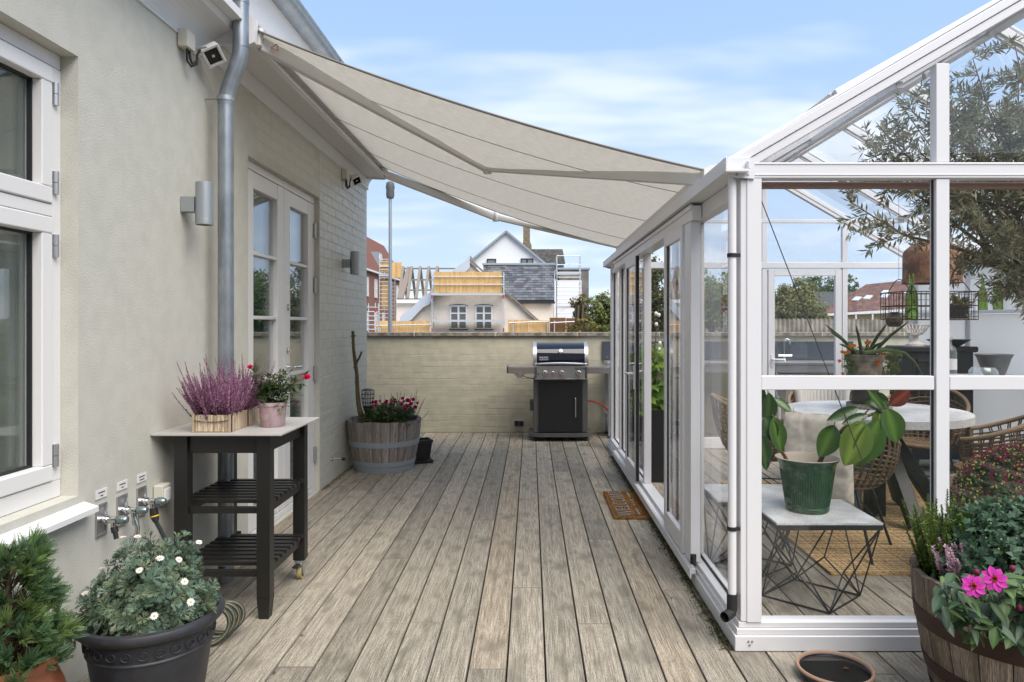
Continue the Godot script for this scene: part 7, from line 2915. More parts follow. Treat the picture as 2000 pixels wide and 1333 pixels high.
	for k in 4:
		var a := Basis(Vector3.UP, k * PI / 2)
		p0.quad(a * Vector3(-lo, 0.0, lo), a * Vector3(lo, 0.0, lo), a * Vector3(hi, 0.62, hi), a * Vector3(-hi, 0.62, hi), a * Vector3(0, 0, 1))
		p0.quad(a * Vector3(-hi, 0.62, hi), a * Vector3(hi, 0.62, hi), a * Vector3(hi - 0.012, 0.62, hi - 0.012), a * Vector3(-hi + 0.012, 0.62, hi - 0.012), Vector3.UP)
		p0.quad(a * Vector3(-hi + 0.012, 0.62, hi - 0.012), a * Vector3(hi - 0.012, 0.62, hi - 0.012), a * Vector3(hi - 0.02, 0.5, hi - 0.02), a * Vector3(-hi + 0.02, 0.5, hi - 0.02), a * Vector3(0, 0, -1))
	put(pl, "vessel", p0, M.black_plastic)
	var p1 := MB.new()
	p1.cbox(Vector3(0, 0.57, 0), Vector3(0.29, 0.02, 0.29), 0.0)
	put(pl, "soil", p1, M.soil)
	var eg := thing("egg_garland", "garland of pale egg shaped balls on a twig above the tall planter", "garland")
	var tw := MB.new()
	tw.col = Color(0.14, 0.10, 0.06)
	tw.tube([Q(1278, 700, 6.1), Q(1281, 660, 6.1), Q(1284, 625, 6.1), Q(1286, 600, 6.1)], [0.006, 0.005, 0.004, 0.003], 6)
	tw.tube([Q(1272, 690, 6.1), Q(1262, 655, 6.1), Q(1256, 632, 6.1)], [0.005, 0.004, 0.002], 6)
	put(eg, "twig", tw, M.bark)
	for q in [[1281.5, 613], [1287, 616], [1282, 634], [1288, 683], [1289, 671]]:
		var e := MB.new()
		e.ball(Q(q[0], q[1], 6.08), 0.0155, 14, 1.25)
		put(eg, "egg", e, M.lamp_glass)


# ---------------------------------------------------------------- plants
func plant(called: String, label: String, at: Vector3, grp: String = "", cat: String = "plant") -> Node3D:
	return thing(called, label, cat, at, 0.0, grp)


# upright sprigs thick with tiny florets or needles
func sprig(b: MB, p: Vector3, dir: Vector3, len: float, stem_c: Color, low_c: Array, high_c: Array, from: float, size: float, density: float, bend: float = 0.25) -> void:
	var pts := []
	var d := dir.normalized()
	var q := p
	for i in 6:
		pts.append(q)
		q += d * len / 5.0
		d = (d + Vector3(0, bend * 0.3, 0) + rdir() * 0.06).normalized()
	b.col = stem_c
	b.tube(pts, [0.0016, 0.0015, 0.0013, 0.0011, 0.0009, 0.0004], 3, false)
	var m := int(len * density)
	for i in m:
		var s := lerpf(0.12, 1.0, i / float(m))
		var f := s * 4.999
		var k := int(f)
		var at: Vector3 = pts[k].lerp(pts[k + 1], f - k)
		var ax: Vector3 = (pts[k + 1] - pts[k]).normalized()
		var out := (rdir() + ax * 0.5)
		out = (out - ax * out.dot(ax) * 0.6).normalized()
		var pal := high_c if s > from + rf(-0.08, 0.08) else low_c
		b.col = vary(pal[rng.randi() % pal.size()], 0.25)
		var z := size * rf(0.7, 1.25) * (1.0 - 0.45 * s)
		b.leaf(at, (out + ax * 0.6).normalized(), ax, z, z * 0.55, 0.3)


func daisy(b: MB, c: MB, p: Vector3, n: Vector3, r: float, petals: int, pc: Color, cc: Color) -> void:
	var x := n.cross(Vector3(0.31, 0.2, 0.93)).normalized()
	var y := n.cross(x)
	for k in petals:
		var a := TAU * k / petals + rf(-0.05, 0.05)
		var d := (x * cos(a) + y * sin(a) + n * rf(0.0, 0.22)).normalized()
		b.col = vary(pc, 0.06)
		b.leaf(p, d, n, r * rf(0.9, 1.05), r * TAU / petals * 0.95, 0.12)
	c.col = cc
	var kx := c.xf
	c.xf = Transform3D(Basis(x, n, x.cross(n)), p)
	c.lathe([Vector2(r * 0.30, 0.0), Vector2(r * 0.26, r * 0.10), Vector2(r * 0.13, r * 0.16), Vector2(0.0, r * 0.17)], 9)
	c.xf = kx


func rosette_rose(b: MB, p: Vector3, n: Vector3, r: float, col: Color) -> void:
	var x := n.cross(Vector3(0.31, 0.2, 0.93)).normalized()
	var y := n.cross(x)
	for layer in 4:
		var m: int = [7, 6, 5, 3][layer]
		for k in m:
			var a := TAU * k / m + layer * 0.5
			var tilt: float = [0.25, 0.7, 1.4, 2.6][layer]
			var d := (x * cos(a) + y * sin(a) + n * tilt).normalized()
			b.col = vary(col, 0.15)
			var rr: float = r * [1.0, 0.9, 0.75, 0.6][layer]
			b.leaf(p, d, n - d * 0.2, rr, rr * 0.95, 0.3)


# compound leaf of small oval leaflets
func rose_leaf(b: MB, p: Vector3, dir: Vector3, len: float, cols: Array) -> void:
	var side := dir.cross(Vector3.UP)
	side = (side if side.length() > 0.1 else Vector3.RIGHT).normalized()
	var up := side.cross(dir).normalized()
	var c: Color = cols[rng.randi() % cols.size()]
	for s in [0.35, 0.65]:
		for k in [-1.0, 1.0]:
			b.col = vary(c, 0.2)
			b.leaf(p + dir * len * s, (dir * 0.6 + side * k + rdir() * 0.15).normalized(), up + rdir() * 0.3, len * 0.42, len * 0.27, 0.15)
	b.col = vary(c, 0.2)
	b.leaf(p + dir * len * 0.75, (dir + rdir() * 0.2).normalized(), up + rdir() * 0.3, len * 0.5, len * 0.32, 0.15)


# a rosette of narrow forked leaves
func feathery(b: MB, p: Vector3, n: Vector3, r: float, cols: Array) -> void:
	var x := n.cross(Vector3(0.31, 0.2, 0.93)).normalized()
	var y := n.cross(x)
	var c: Color = cols[rng.randi() % cols.size()]
	for k in 7:
		var a := TAU * k / 7.0 + rf(-0.3, 0.3)
		var d := (x * cos(a) + y * sin(a) + n * rf(0.2, 1.0)).normalized()
		b.col = vary(c, 0.18)
		var l := r * rf(0.7, 1.15)
		b.leaf(p, d, n, l, l * 0.16, 0.1)
		for s in [-1.0, 1.0]:
			var e: Vector3 = (d + (x * -sin(a) + y * cos(a)) * 0.8 * s).normalized()
			b.leaf(p + d * l * 0.45, e, n, l * 0.5, l * 0.13, 0.1)
			b.leaf(p + d * l * 0.68, (d + (x * -sin(a) + y * cos(a)) * 0.6 * s).normalized(), n, l * 0.38, l * 0.11, 0.1)


func lobed(b: MB, p: Vector3, dir: Vector3, n: Vector3, len: float, c: Color) -> void:
	# broad lobed leaf like a chrysanthemum's or a vine's
	var side := dir.cross(n).normalized()
	b.col = vary(c, 0.15)
	b.leaf(p, dir, n, len, len * 0.5, 0.12)
	for s in [-1.0, 1.0]:
		b.leaf(p + dir * len * 0.12, (dir * 0.75 + side * s * 0.8).normalized(), n, len * 0.68, len * 0.36, 0.12)
		b.leaf(p + dir * len * 0.06, (dir * 0.1 + side * s).normalized(), n, len * 0.46, len * 0.3, 0.12)


func build_plants() -> void:
	# moss and leaf litter caught between the deck and the greenhouse sill
	var ms := MB.new()
	for i in 5200:
		var d := lerpf(2.96, 7.3, pow(rng.randf(), 1.3))
		var p := V(0.838 - absf(rng.randfn(0.0, 0.022)), 0.0015, d)
		ms.col = vary([Color(0.10, 0.10, 0.03), Color(0.07, 0.075, 0.03), Color(0.13, 0.11, 0.05), Color(0.06, 0.045, 0.03)][i % 4], 0.3)
		ms.leaf(p, (Vector3(0, 0.5, 0) + rdir()).normalized(), Vector3.UP, rf(0.006, 0.016), rf(0.004, 0.008), 0.2)
	for i in 2600:
		var p := V(-1.70 + absf(rng.randfn(0.0, 0.02)), 0.0015, lerpf(5.8, 7.4, rng.randf())) if i % 2 else V(rf(-1.3, 1.0), 0.0015, 8.88 - absf(rng.randfn(0.0, 0.03)))
		ms.col = vary([Color(0.10, 0.11, 0.03), Color(0.08, 0.075, 0.04)][i % 2], 0.3)
		ms.leaf(p, (Vector3(0, 0.5, 0) + rdir()).normalized(), Vector3.UP, rf(0.005, 0.012), rf(0.003, 0.007), 0.2)
	tag(put(self, "moss", ms, M.bark), "dark green moss and litter along the edges of the deck", "moss", "", "stuff")
	plants_left()
	plants_barrels()
	plants_inside()
	olive_tree()


func plants_left() -> void:
	# heather in the crate
	var h := plant("heather", "dense purple pink heather growing in the wooden crate on the cart", V(-1.455, 0.915, 3.46), "heathers")
	var b := MB.new()
	var mauve := [Color(0.42, 0.18, 0.33), Color(0.50, 0.25, 0.40), Color(0.32, 0.12, 0.25), Color(0.60, 0.40, 0.50)]
	var dull := [Color(0.07, 0.07, 0.04), Color(0.13, 0.08, 0.08), Color(0.05, 0.06, 0.03)]
	for i in 460:
		var p := Vector3(rf(-0.075, 0.07), rf(-0.02, 0.01), rf(-0.19, 0.185))
		var lean := Vector3(p.x * 7.5 + rf(-0.32, 0.32), 1.0, p.z * 2.6 + rf(-0.32, 0.32))
		var l := rf(0.11, 0.22) * (1.0 if i % 6 else 1.35)
		sprig(b, p, lean, l, Color(0.09, 0.05, 0.04), dull, mauve, 0.16, 0.0105, 700.0)
	put(h, "sprigs", b, M.leaf)
	# rose on the cart
	var r := plant("rose_plant", "small rose plant with two crimson blooms in the pink pot", V(-1.246, 0.955, 3.46))
	var rl := MB.new()
	var rs := MB.new()
	var greens := [Color(0.045, 0.085, 0.03), Color(0.06, 0.11, 0.035), Color(0.035, 0.07, 0.028), Color(0.08, 0.11, 0.03)]
	var rt := r.position
	var f1 := Q(488, 718, 3.40) - rt
	var f2 := Q(599, 738, 3.42) - rt
	for e in [f1, f2, Vector3(0.02, 0.14, 0.0), Vector3(-0.07, 0.11, 0.03), Vector3(0.10, 0.12, 0.02), Vector3(0.0, 0.10, 0.05), Vector3(-0.03, 0.13, -0.04), Vector3(0.12, 0.06, 0.03), Vector3(-0.09, 0.06, -0.02), Vector3(0.06, 0.15, -0.03), Vector3(-0.05, 0.05, 0.06)]:
		var m: Vector3 = e * 0.5 + Vector3(0, 0.03, 0)
		rs.col = Color(0.06, 0.08, 0.03)
		rs.tube([Vector3(e.x * 0.15, 0, e.z * 0.15), m, e], [0.0025, 0.002, 0.0015], 5)
		for k in 26:
			var s := rf(0.25, 0.98)
			var p := Vector3(e.x * 0.15, 0, e.z * 0.15).lerp(m, s * 2.0) if s < 0.5 else m.lerp(e, (s - 0.5) * 2.0)
			rose_leaf(rl, p, (rdir() + Vector3(0, 0.15, 0)).normalized(), rf(0.028, 0.048), greens)
	for k in 60:
		rose_leaf(rl, Vector3(rf(-0.05, 0.05), rf(0.0, 0.04), rf(-0.05, 0.05)), (rdir() + Vector3(0, 0.2, 0)).normalized(), rf(0.03, 0.05), greens)
	put(r, "stem", rs, M.bark)
	put(r, "foliage", rl, M.leaf)
	for f in [[f1, 0.017], [f2, 0.024]]:
		var fl := MB.new()
		rosette_rose(fl, f[0], Vector3(0.2, 0.7, 0.6).normalized(), f[1], Color(0.55, 0.015, 0.085))
		put(r, "bloom", fl, M.petal)
	# daisies in the black pot
	var d := plant("daisy_bush", "grey green marguerite bush with white daisies in the black pot", V(-1.318, 0.33, 2.49))
	var df := MB.new()
	var ds := MB.new()
	var sage := [Color(0.13, 0.20, 0.145), Color(0.17, 0.25, 0.18), Color(0.10, 0.165, 0.11), Color(0.19, 0.24, 0.14)]
	for i in 950:
		var a := rf(0, TAU)
		var el := asin(rf(0.0, 0.98))
		var k := pow(rf(0.25, 1.0), 0.45)
		var n := Vector3(cos(a) * cos(el), sin(el), sin(a) * cos(el))
		var lump := 0.88 + 0.13 * sin(a * 4.0 + 1.0) * sin(el * 5.0 + a) + 0.05 * sin(a * 9.0 + el * 7.0)
		var p := Vector3(n.x * 0.225, n.y * 0.27 + 0.015, n.z * 0.225) * k * lump
		feathery(df, p, (n + rdir() * 0.5).normalized(), rf(0.022, 0.036), sage)
		if i % 3 == 0:
			ds.col = vary(Color(0.07, 0.05, 0.035), 0.3)
			ds.tube([Vector3(p.x * 0.25, -0.01, p.z * 0.25), p * 0.6 + Vector3(0, 0.01, 0), p], 0.0016, 3, false)
	for i in 40:
		var s := rng.randf()
		var p := Vector3(-0.20, 0.02, 0.08).lerp(Vector3(-0.27, -0.11, 0.10), s) + rdir() * 0.035
		feathery(df, p, (Vector3(-0.6, 0.2, 0.5) + rdir() * 0.7).normalized(), rf(0.02, 0.032), sage)
	put(d, "stems", ds, M.bark)
	put(d, "foliage", df, M.leaf)
	for q in [[165, 1160, 2.5], [178, 1262, 2.33], [240, 1050, 2.55], [268, 1049, 2.55], [312, 1092, 2.4], [349, 1094, 2.38], [388, 1060, 2.45], [360, 1137, 2.32], [372, 1177, 2.30], [301, 1204, 2.27], [200, 1110, 2.52], [272, 1115, 2.36]]:
		var fl := MB.new()
		var ce := MB.new()
		var p := Q(q[0], q[1], q[2]) - d.position
		var n := (Vector3(p.x, p.y * 0.8, p.z).normalized() * 0.7 + Vector3(rf(-0.1, 0.5), rf(0.3, 0.9), rf(0.1, 0.6))).normalized()
		daisy(fl, ce, Vector3.ZERO, n, rf(0.013, 0.0165), 13, Color(0.80, 0.80, 0.78), Color(0.75, 0.42, 0.02))
		var o := put(d, "daisy_flower", fl, M.petal, p)
		put(o, "centre", ce, M.petal)
	# conifer
	var c := plant("dwarf_conifer", "bright green dwarf conifer in the terracotta pot under the window sill", V(-1.50, 0.345, 2.05))
	var cf := MB.new()
	var cs := MB.new()
	var cg := [Color(0.10, 0.18, 0.07), Color(0.14, 0.235, 0.08), Color(0.18, 0.27, 0.09), Color(0.08, 0.15, 0.07)]
	cs.col = Color(0.07, 0.05, 0.03)
	cs.tube([Vector3.ZERO, Vector3(0.01, 0.2, 0), Vector3(0, 0.40, 0)], [0.014, 0.010, 0.004], 7)
	for i in 190:
		var y := rf(0.0, 0.37)
		var a := rf(0, TAU)
		var rr := 0.185 - 0.11 * y / 0.40
		var k := sqrt(rf(0.2, 1.0))
		var ctr := Vector3(cos(a) * rr * k, y + 0.03, sin(a) * rr * k)
		var ax := (Vector3(cos(a), 0.75, sin(a)) + rdir() * 0.35).normalized()
		var base_c: Color = cg[rng.randi() % cg.size()]
		cs.col = Color(0.08, 0.06, 0.03)
		cs.tube([Vector3(0, maxf(0.0, y - 0.06), 0), ctr], 0.002, 3, false)
		for m in 16:
			var dir := (ax + rdir() * 0.75).normalized()
			var p := ctr + dir * rf(0.0, 0.015)
			var sd := dir.cross(rdir()).normalized()
			var l := rf(0.03, 0.06)
			for j in 10:
				var s := j / 9.0
				for q in [-1.0, 1.0]:
					cf.col = vary(base_c, 0.2)
					var ll := l * 0.30 * (1.0 - s * 0.65)
					var e: Vector3 = (dir * 0.7 + sd * q + rdir() * 0.15).normalized()
					cf.leaf(p + dir * l * s, e, dir.cross(sd), ll, ll * 0.42, 0.15)
					cf.leaf(p + dir * l * s + e * ll * 0.5, (dir * 1.2 + sd * q * 0.3).normalized(), dir.cross(sd), ll * 0.7, ll * 0.32, 0.15)
	put(c, "trunk", cs, M.bark)
	c.scale = Vector3(0.88, 0.9, 0.88)
	put(c, "crown", cf, M.leaf)


func plants_barrels() -> void:
	var green := [Color(0.055, 0.11, 0.035), Color(0.08, 0.145, 0.045), Color(0.11, 0.18, 0.05)]
	# roses and veronica in the grey barrel
	var o := V(-1.375, 0.40, 6.72)
	var r := plant("rose_bed", "low rose bush with crimson pink blooms in the grey barrel", o)
	var b := MB.new()
	for i in 900:
		var p := Vector3(rf(-0.16, 0.27), 0, rf(-0.15, 0.26))
		p.y = rf(0.03, 0.20) * (1.0 - absf(p.x - 0.06) * 1.6)
		rose_leaf(b, p, (rdir() + Vector3(0, 0.5, 0.2)).normalized(), rf(0.04, 0.065), green)
	put(r, "foliage", b, M.leaf)
	for q in [[728, 787], [734, 786], [742, 784], [755, 785], [771, 786], [789, 785], [796, 783], [811, 796], [791, 801], [779, 799], [753, 787], [800, 784], [735, 792], [748, 791], [763, 789], [766, 796], [784, 790], [795, 794], [803, 790], [815, 788], [740, 798], [758, 800], [772, 781], [786, 779], [807, 781], [729, 795]]:
		var fl := MB.new()
		rosette_rose(fl, Q(q[0], q[1], 6.58) - o, Vector3(rf(-0.3, 0.3), 0.5, 0.8).normalized(), rf(0.015, 0.027), vary(Color(0.58, 0.03, 0.18), 0.25))
		put(r, "bloom", fl, M.petal)
	var v := plant("speedwell", "violet spiked speedwell leaning from the grey barrel", o)
	var vb := MB.new()
	for q in [[741, 772, 0.0], [750, 771, 0.0], [763, 770, 0.0], [775, 768, 0.0], [779, 765, 0.02], [792, 768, 0.0], [806, 770, 0.1], [812, 768, 0.1], [816, 762, 0.12], [822, 782, 0.2], [826, 788, 0.24], [832, 780, 0.26], [840, 806, 0.3], [818, 775, 0.15], [805, 776, 0.1]]:
		var tip := Q(q[0], q[1], 6.6) - o
		var base := Vector3(lerpf(tip.x, 0.1, 0.4), 0.02, tip.z * 0.7)
		sprig(vb, base, tip - base, (tip - base).length(), Color(0.06, 0.07, 0.03), [Color(0.22, 0.09, 0.22), Color(0.17, 0.08, 0.2)], [Color(0.06, 0.09, 0.05), Color(0.2, 0.09, 0.2)], 0.72, 0.012, 420.0)
	put(v, "spikes", vb, M.leaf)

	# the barrel outside the greenhouse glass
	var bo := V(1.735, 0.41, 2.50)
	var h := plant("winter_heather", "yellow green heather with pale pink tips at the edge of the rusty hooped barrel", bo, "heathers")
	var hb := MB.new()
	var lime := [Color(0.13, 0.20, 0.03), Color(0.10, 0.17, 0.03), Color(0.16, 0.23, 0.05), Color(0.08, 0.13, 0.03)]
	var blush := [Color(0.56, 0.33, 0.45), Color(0.64, 0.46, 0.54), Color(0.48, 0.26, 0.38), Color(0.74, 0.66, 0.68)]
	for i in 360:
		var p := Vector3(rf(-0.31, -0.12), rf(-0.03, 0.01), rf(-0.22, 0.08))
		if Vector2(p.x, p.z).length() > 0.30:
			continue
		var pink := p.z > 0.0 and p.x < -0.19
		var l := rf(0.12, 0.21) if pink else rf(0.14, 0.30)
		sprig(hb, p, Vector3((p.x + 0.16) * 2.0 + rf(-0.3, 0.3), 1.0, p.z * 0.8 + rf(-0.3, 0.3)), l, Color(0.08, 0.06, 0.03), lime if not pink else [Color(0.05, 0.08, 0.03), Color(0.08, 0.1, 0.04)], blush if pink else lime, 0.5 if pink else 1.2, 0.017, 800.0, 0.6)
	for i in 22:
		var p := Vector3(rf(-0.28, -0.14), rf(0.02, 0.12), rf(-0.15, 0.08))
		sprig(hb, p, Vector3(rf(-0.5, 0.3), 1.0, rf(-0.2, 0.6)), rf(0.06, 0.11), Color(0.08, 0.06, 0.03), lime, blush, 0.15, 0.010, 560.0)
	put(h, "sprigs", hb, M.leaf)
	var m := plant("chrysanthemum", "blue green leafy chrysanthemum not yet in flower in the rusty hooped barrel", bo)
	var mb := MB.new()
	var ms := MB.new()
	for i in 2700:
		var a := rf(0, TAU)
		var el := asin(rf(0.05, 1.0))
		var n := Vector3(cos(a) * cos(el), sin(el), sin(a) * cos(el))
		var p := Vector3(n.x * 0.29 - 0.03, n.y * 0.29 + 0.04, n.z * 0.28 + 0.02) * pow(rf(0.3, 1.0), 0.4)
		lobed(mb, p, (n * 0.35 + rdir() + Vector3(0, 0.15, 0)).normalized(), (n + rdir() * 0.4).normalized(), rf(0.026, 0.042), [Color(0.06, 0.125, 0.07), Color(0.08, 0.155, 0.09), Color(0.05, 0.10, 0.055)][i % 3])
		if i % 9 == 0:
			ms.col = Color(0.07, 0.11, 0.05)
			ms.tube([Vector3(p.x * 0.4, -0.02, p.z * 0.4), p], 0.0017, 3, false)
			ms.col = Color(0.22, 0.26, 0.10)
			ms.ball(p * 1.04, 0.0035, 6)
	put(m, "stems", ms, M.bark)
	put(m, "foliage", mb, M.leaf)
	var d := plant("dahlia", "dahlia with two magenta blooms trailing over the rusty hooped barrel", bo)
	var db := MB.new()
	var dg := [Color(0.055, 0.11, 0.05), Color(0.075, 0.14, 0.055), Color(0.10, 0.17, 0.055), Color(0.06, 0.10, 0.065)]
	for i in 330:
		var q := [rf(1835, 2060), rf(1120, 1250), rf(2.10, 2.28)]
		if q[1] > 1205 and (q[0] < 1890 or rng.randf() < 0.4):
			continue
		var p := Q(q[0], q[1], q[2]) - bo
		var dir := Vector3(rf(-1, 1), rf(-0.75, 0.35), rf(0.1, 1.0)).normalized()
		var c: Color = vary(dg[i % 4], 0.2)
		db.bigleaf(p, dir, Vector3(rf(-0.4, 0.4), 1.0, rf(0.0, 0.9)).normalized(), rf(0.04, 0.075), rf(0.018, 0.034), rf(0.05, 0.5), 0.4, c, c * 1.5, 5, 0.75, 0.0006)
	put(d, "foliage", db, M.leaf)
	for q in [[1902, 1146, 2.06, 0.034], [1943, 1132, 2.06, 0.036]]:
		var fl := MB.new()
		var n := Vector3(-0.25, 0.45, 0.85).normalized()
		var x := n.cross(Vector3.UP).normalized()
		var y := n.cross(x)
		for k in 8:
			var a := TAU * k / 8.0 + 0.2
			var dir := (x * cos(a) + y * sin(a) + n * rf(0.05, 0.25)).normalized()
			fl.bigleaf(Vector3.ZERO, dir, n, q[3] * rf(0.92, 1.05), q[3] * 0.62, 0.12, 0.25, Color(0.56, 0.015, 0.36), Color(0.44, 0.01, 0.28), 6, 1.15, 0.0006)
		var oo := put(d, "bloom", fl, M.petal, Q(q[0], q[1], q[2]) - bo)
		var ce := MB.new()
		for k in 60:
			var a := rf(0, TAU)
			var rr := rf(0, 0.010)
			ce.col = vary(Color(0.72, 0.26, 0.02), 0.3) if rr > 0.005 else vary(Color(0.35, 0.05, 0.02), 0.3)
			ce.leaf(x * cos(a) * rr + y * sin(a) * rr, (n + rdir() * 0.3).normalized(), x, 0.010, 0.004)
		put(oo, "centre", ce, M.petal)
	for q in [[1978, 1111, 2.2], [1992, 1188, 2.12], [1908, 1118, 2.22]]:
		var bd := MB.new()
		bd.col = Color(0.20, 0.012, 0.06)
		bd.ball(Q(q[0], q[1], q[2]) - bo, 0.009, 10, 1.2)
		put(d, "bud", bd, M.petal)
	# burgundy chrysanthemum under the olive
	var qo := V(2.50, 0.46, 3.62)
	var u := plant("burgundy_chrysanthemum", "domed chrysanthemum covered in small burgundy blooms under the olive tree", qo)
	var ub := MB.new()
	var uf := MB.new()
	var uy := MB.new()
	for i in 3200:
		var a := rf(0, TAU)
		var el := asin(rf(0.02, 1.0))
		var n := Vector3(cos(a) * cos(el), sin(el), sin(a) * cos(el))
		var p := Vector3(n.x * 0.35 - 0.06, n.y * 0.29 + 0.0, n.z * 0.31 + 0.12)
		var k := pow(rf(0.4, 1.0), 0.3)
		lobed(ub, Vector3(-0.06, 0, 0.12) + (p - Vector3(-0.06, 0, 0.12)) * k * 0.95, (n * 0.5 + rdir()).normalized(), (n + rdir() * 0.5).normalized(), rf(0.026, 0.042), [Color(0.06, 0.10, 0.035), Color(0.08, 0.125, 0.045), Color(0.095, 0.13, 0.045)][i % 3])
		if i % 4 == 0 and n.y > 0.5 or i % 14 == 0:
			for j in 12:
				uf.col = vary(Color(0.30, 0.02, 0.09), 0.35)
				uf.leaf(p * 1.0, (n * 0.9 + rdir() * 0.95).normalized(), n, rf(0.010, 0.016), 0.006, 0.1)
		elif i % 3 == 0:
			uy.col = vary(Color(0.42, 0.40, 0.06), 0.3) if i % 4 else vary(Color(0.35, 0.12, 0.06), 0.3)
			uy.ball(p * 1.01, rf(0.0035, 0.006), 6)
	put(u, "foliage", ub, M.leaf)
	put(u, "blooms", uf, M.petal).set_meta("kind", "stuff")
	put(u, "buds", uy, M.petal).set_meta("kind", "stuff")


func plants_inside() -> void:
	# rubber plant
	var base := V(1.372, 0.645, 3.555)
	var r := plant("rubber_plant", "rubber plant with large glossy oval leaves in the green pot", base)
	var st := MB.new()
	st.col = Color(0.13, 0.065, 0.035)
	var dd := 3.52
	var W := func(px: float, py: float, d: float) -> Vector3: return Q(px, py, d) - base
	st.tube([W.call(1599, 912, 3.56), W.call(1606, 893, 3.55), W.call(1622, 866, dd), W.call(1650, 836, dd), W.call(1680, 818, dd), W.call(1715, 806, dd), W.call(1738, 790, dd)], [0.013, 0.012, 0.011, 0.0095, 0.0085, 0.007, 0.004], 9)
	st.tube([W.call(1684, 816, dd), W.call(1692, 806, dd), W.call(1698, 800, dd)], [0.005, 0.004, 0.003], 7)
	st.tube([W.call(1541, 908, 3.56), W.call(1532, 890, 3.55), W.call(1515, 866, dd), W.call(1492, 842, dd), W.call(1478, 815, dd), W.call(1474, 780, dd)], [0.010, 0.009, 0.008, 0.007, 0.006, 0.004], 8)
	put(r, "stem", st, M.bark)
	var dark := Color(0.022, 0.06, 0.018)
	var mid := Color(0.05, 0.115, 0.02)
	var lite := Color(0.11, 0.18, 0.03)
	var L := [[1630, 831, 1602, 894, 46, mid, 3.50, 0.1], [1686, 822, 1652, 911, 62, lite, 3.44, 0.0], [1718, 820, 1672, 912, 60, mid, 3.46, 0.3], [1676, 797, 1617, 822, 24, dark, 3.48, 0.2], [1696, 811, 1646, 828, 20, dark, 3.46, -0.2], [1738, 787, 1690, 786, 38, dark, 3.54, 0.2], [1724, 800, 1695, 758, 16, mid, 3.5, 0.1], [1738, 792, 1778, 762, 30, Color(0.13, 0.03, 0.02), 3.5, 0.2], [1733, 798, 1753, 866, 46, mid, 3.48, -0.1], [1732, 801, 1706, 838, 34, lite, 3.52, 0.0], [1498, 824, 1504, 768, 34, dark, 3.46, 0.1], [1494, 814, 1513, 864, 34, dark, 3.45, 0.0], [1511, 815, 1527, 884, 34, mid, 3.44, 0.0], [1509, 778, 1548, 804, 18, mid, 3.48, 0.3], [1484, 845, 1499, 920, 30, dark, 3.42, 0.0], [1478, 800, 1488, 752, 26, dark, 3.5, 0.0], [1740, 788, 1752, 760, 16, mid, 3.52, 0.2]]
	for q in L:
		var b := MB.new()
		var p0: Vector3 = W.call(q[0], q[1], q[6])
		var p1: Vector3 = W.call(q[2], q[3], q[6] - 0.03)
		var dir := (p1 - p0).normalized()
		var fac := Vector3(q[7], 0.35, 1.0).normalized()
		var up := (fac - dir * fac.dot(dir)).normalized()
		var c: Color = q[5]
		var lv: float = (p1 - p0).length()
		b.bigleaf(p0, dir, up, lv, q[4] * q[6] / FOCAL, 0.07, 0.35, c, Color(c.r * 1.9 + 0.03, c.g * 1.7 + 0.03, c.b * 1.5 + 0.01), 12, 0.92, 0.0014)
		put(r, "leaf", b, M.leaf_gloss)
		var pt := MB.new()
		pt.col = Color(0.12, 0.15, 0.04)
		pt.tube([p0, p0 - dir * 0.03 - up * 0.02], 0.0028, 6)
		put(r, "leaf_stalk", pt, M.bark)
	# spiky snake plant with marigolds
	var so := V(2.378, 1.115, 5.10)
	var s := plant("snake_plant", "spiky cylindrical snake plant in the stained clay pot", so)
	for q in [[1612, 634, 0.0], [1618, 645, 0.0], [1672, 635, 0.0], [1735, 630, 0.0], [1776, 628, 0.05], [1726, 668, 0.1], [1762, 678, 0.1], [1640, 672, 0.1], [1695, 662, -0.1]]:
		var tip := Q(q[0], q[1], 5.0 - q[2]) - so
		var b := MB.new()
		b.col = Color(0.05, 0.085, 0.035)
		var rt := Vector3(clampf(tip.x * 0.25, -0.06, 0.06), 0.0, rf(-0.04, 0.04))
		var mm := rt.lerp(tip, 0.5) + Vector3(0, 0.025, 0)
		b.tube([rt, rt.lerp(mm, 0.5) + Vector3(0, 0.012, 0), mm, mm.lerp(tip, 0.6), tip], [0.013, 0.0125, 0.011, 0.008, 0.002], 8)
		put(s, "spear", b, M.bark)
	for q in [[[1690, 690], [1730, 684], [1768, 690], [1788, 708], [1803, 733]], [[1688, 690], [1720, 684], [1750, 684], [1772, 692]]]:
		var pts := []
		for e in q:
			pts.append(Q(e[0], e[1], 4.95) - so)
		var b := MB.new()
		b.col = Color(0.09, 0.12, 0.04)
		b.tube(pts, [0.013, 0.012, 0.010, 0.006, 0.002] if pts.size() == 5 else [0.013, 0.012, 0.009, 0.002], 8)
		put(s, "spear", b, M.bark)
	var mg := plant("marigold", "orange marigolds and fine green foliage spilling round the clay pot", so)
	var mf := MB.new()
	for i in 420:
		var p := Vector3(rf(0.10, 0.22), rf(-0.17, 0.03), rf(-0.05, 0.08)) if i % 3 else Vector3(rf(-0.16, -0.08), rf(-0.14, 0.05), rf(0.0, 0.08))
		if i % 5 == 0:
			p = Vector3(rf(-0.08, 0.10), rf(0.0, 0.06), rf(-0.05, 0.06))
		feathery(mf, p, rdir(), rf(0.016, 0.028), [Color(0.13, 0.17, 0.05), Color(0.10, 0.15, 0.04), Color(0.17, 0.2, 0.07)])
	put(mg, "foliage", mf, M.leaf)
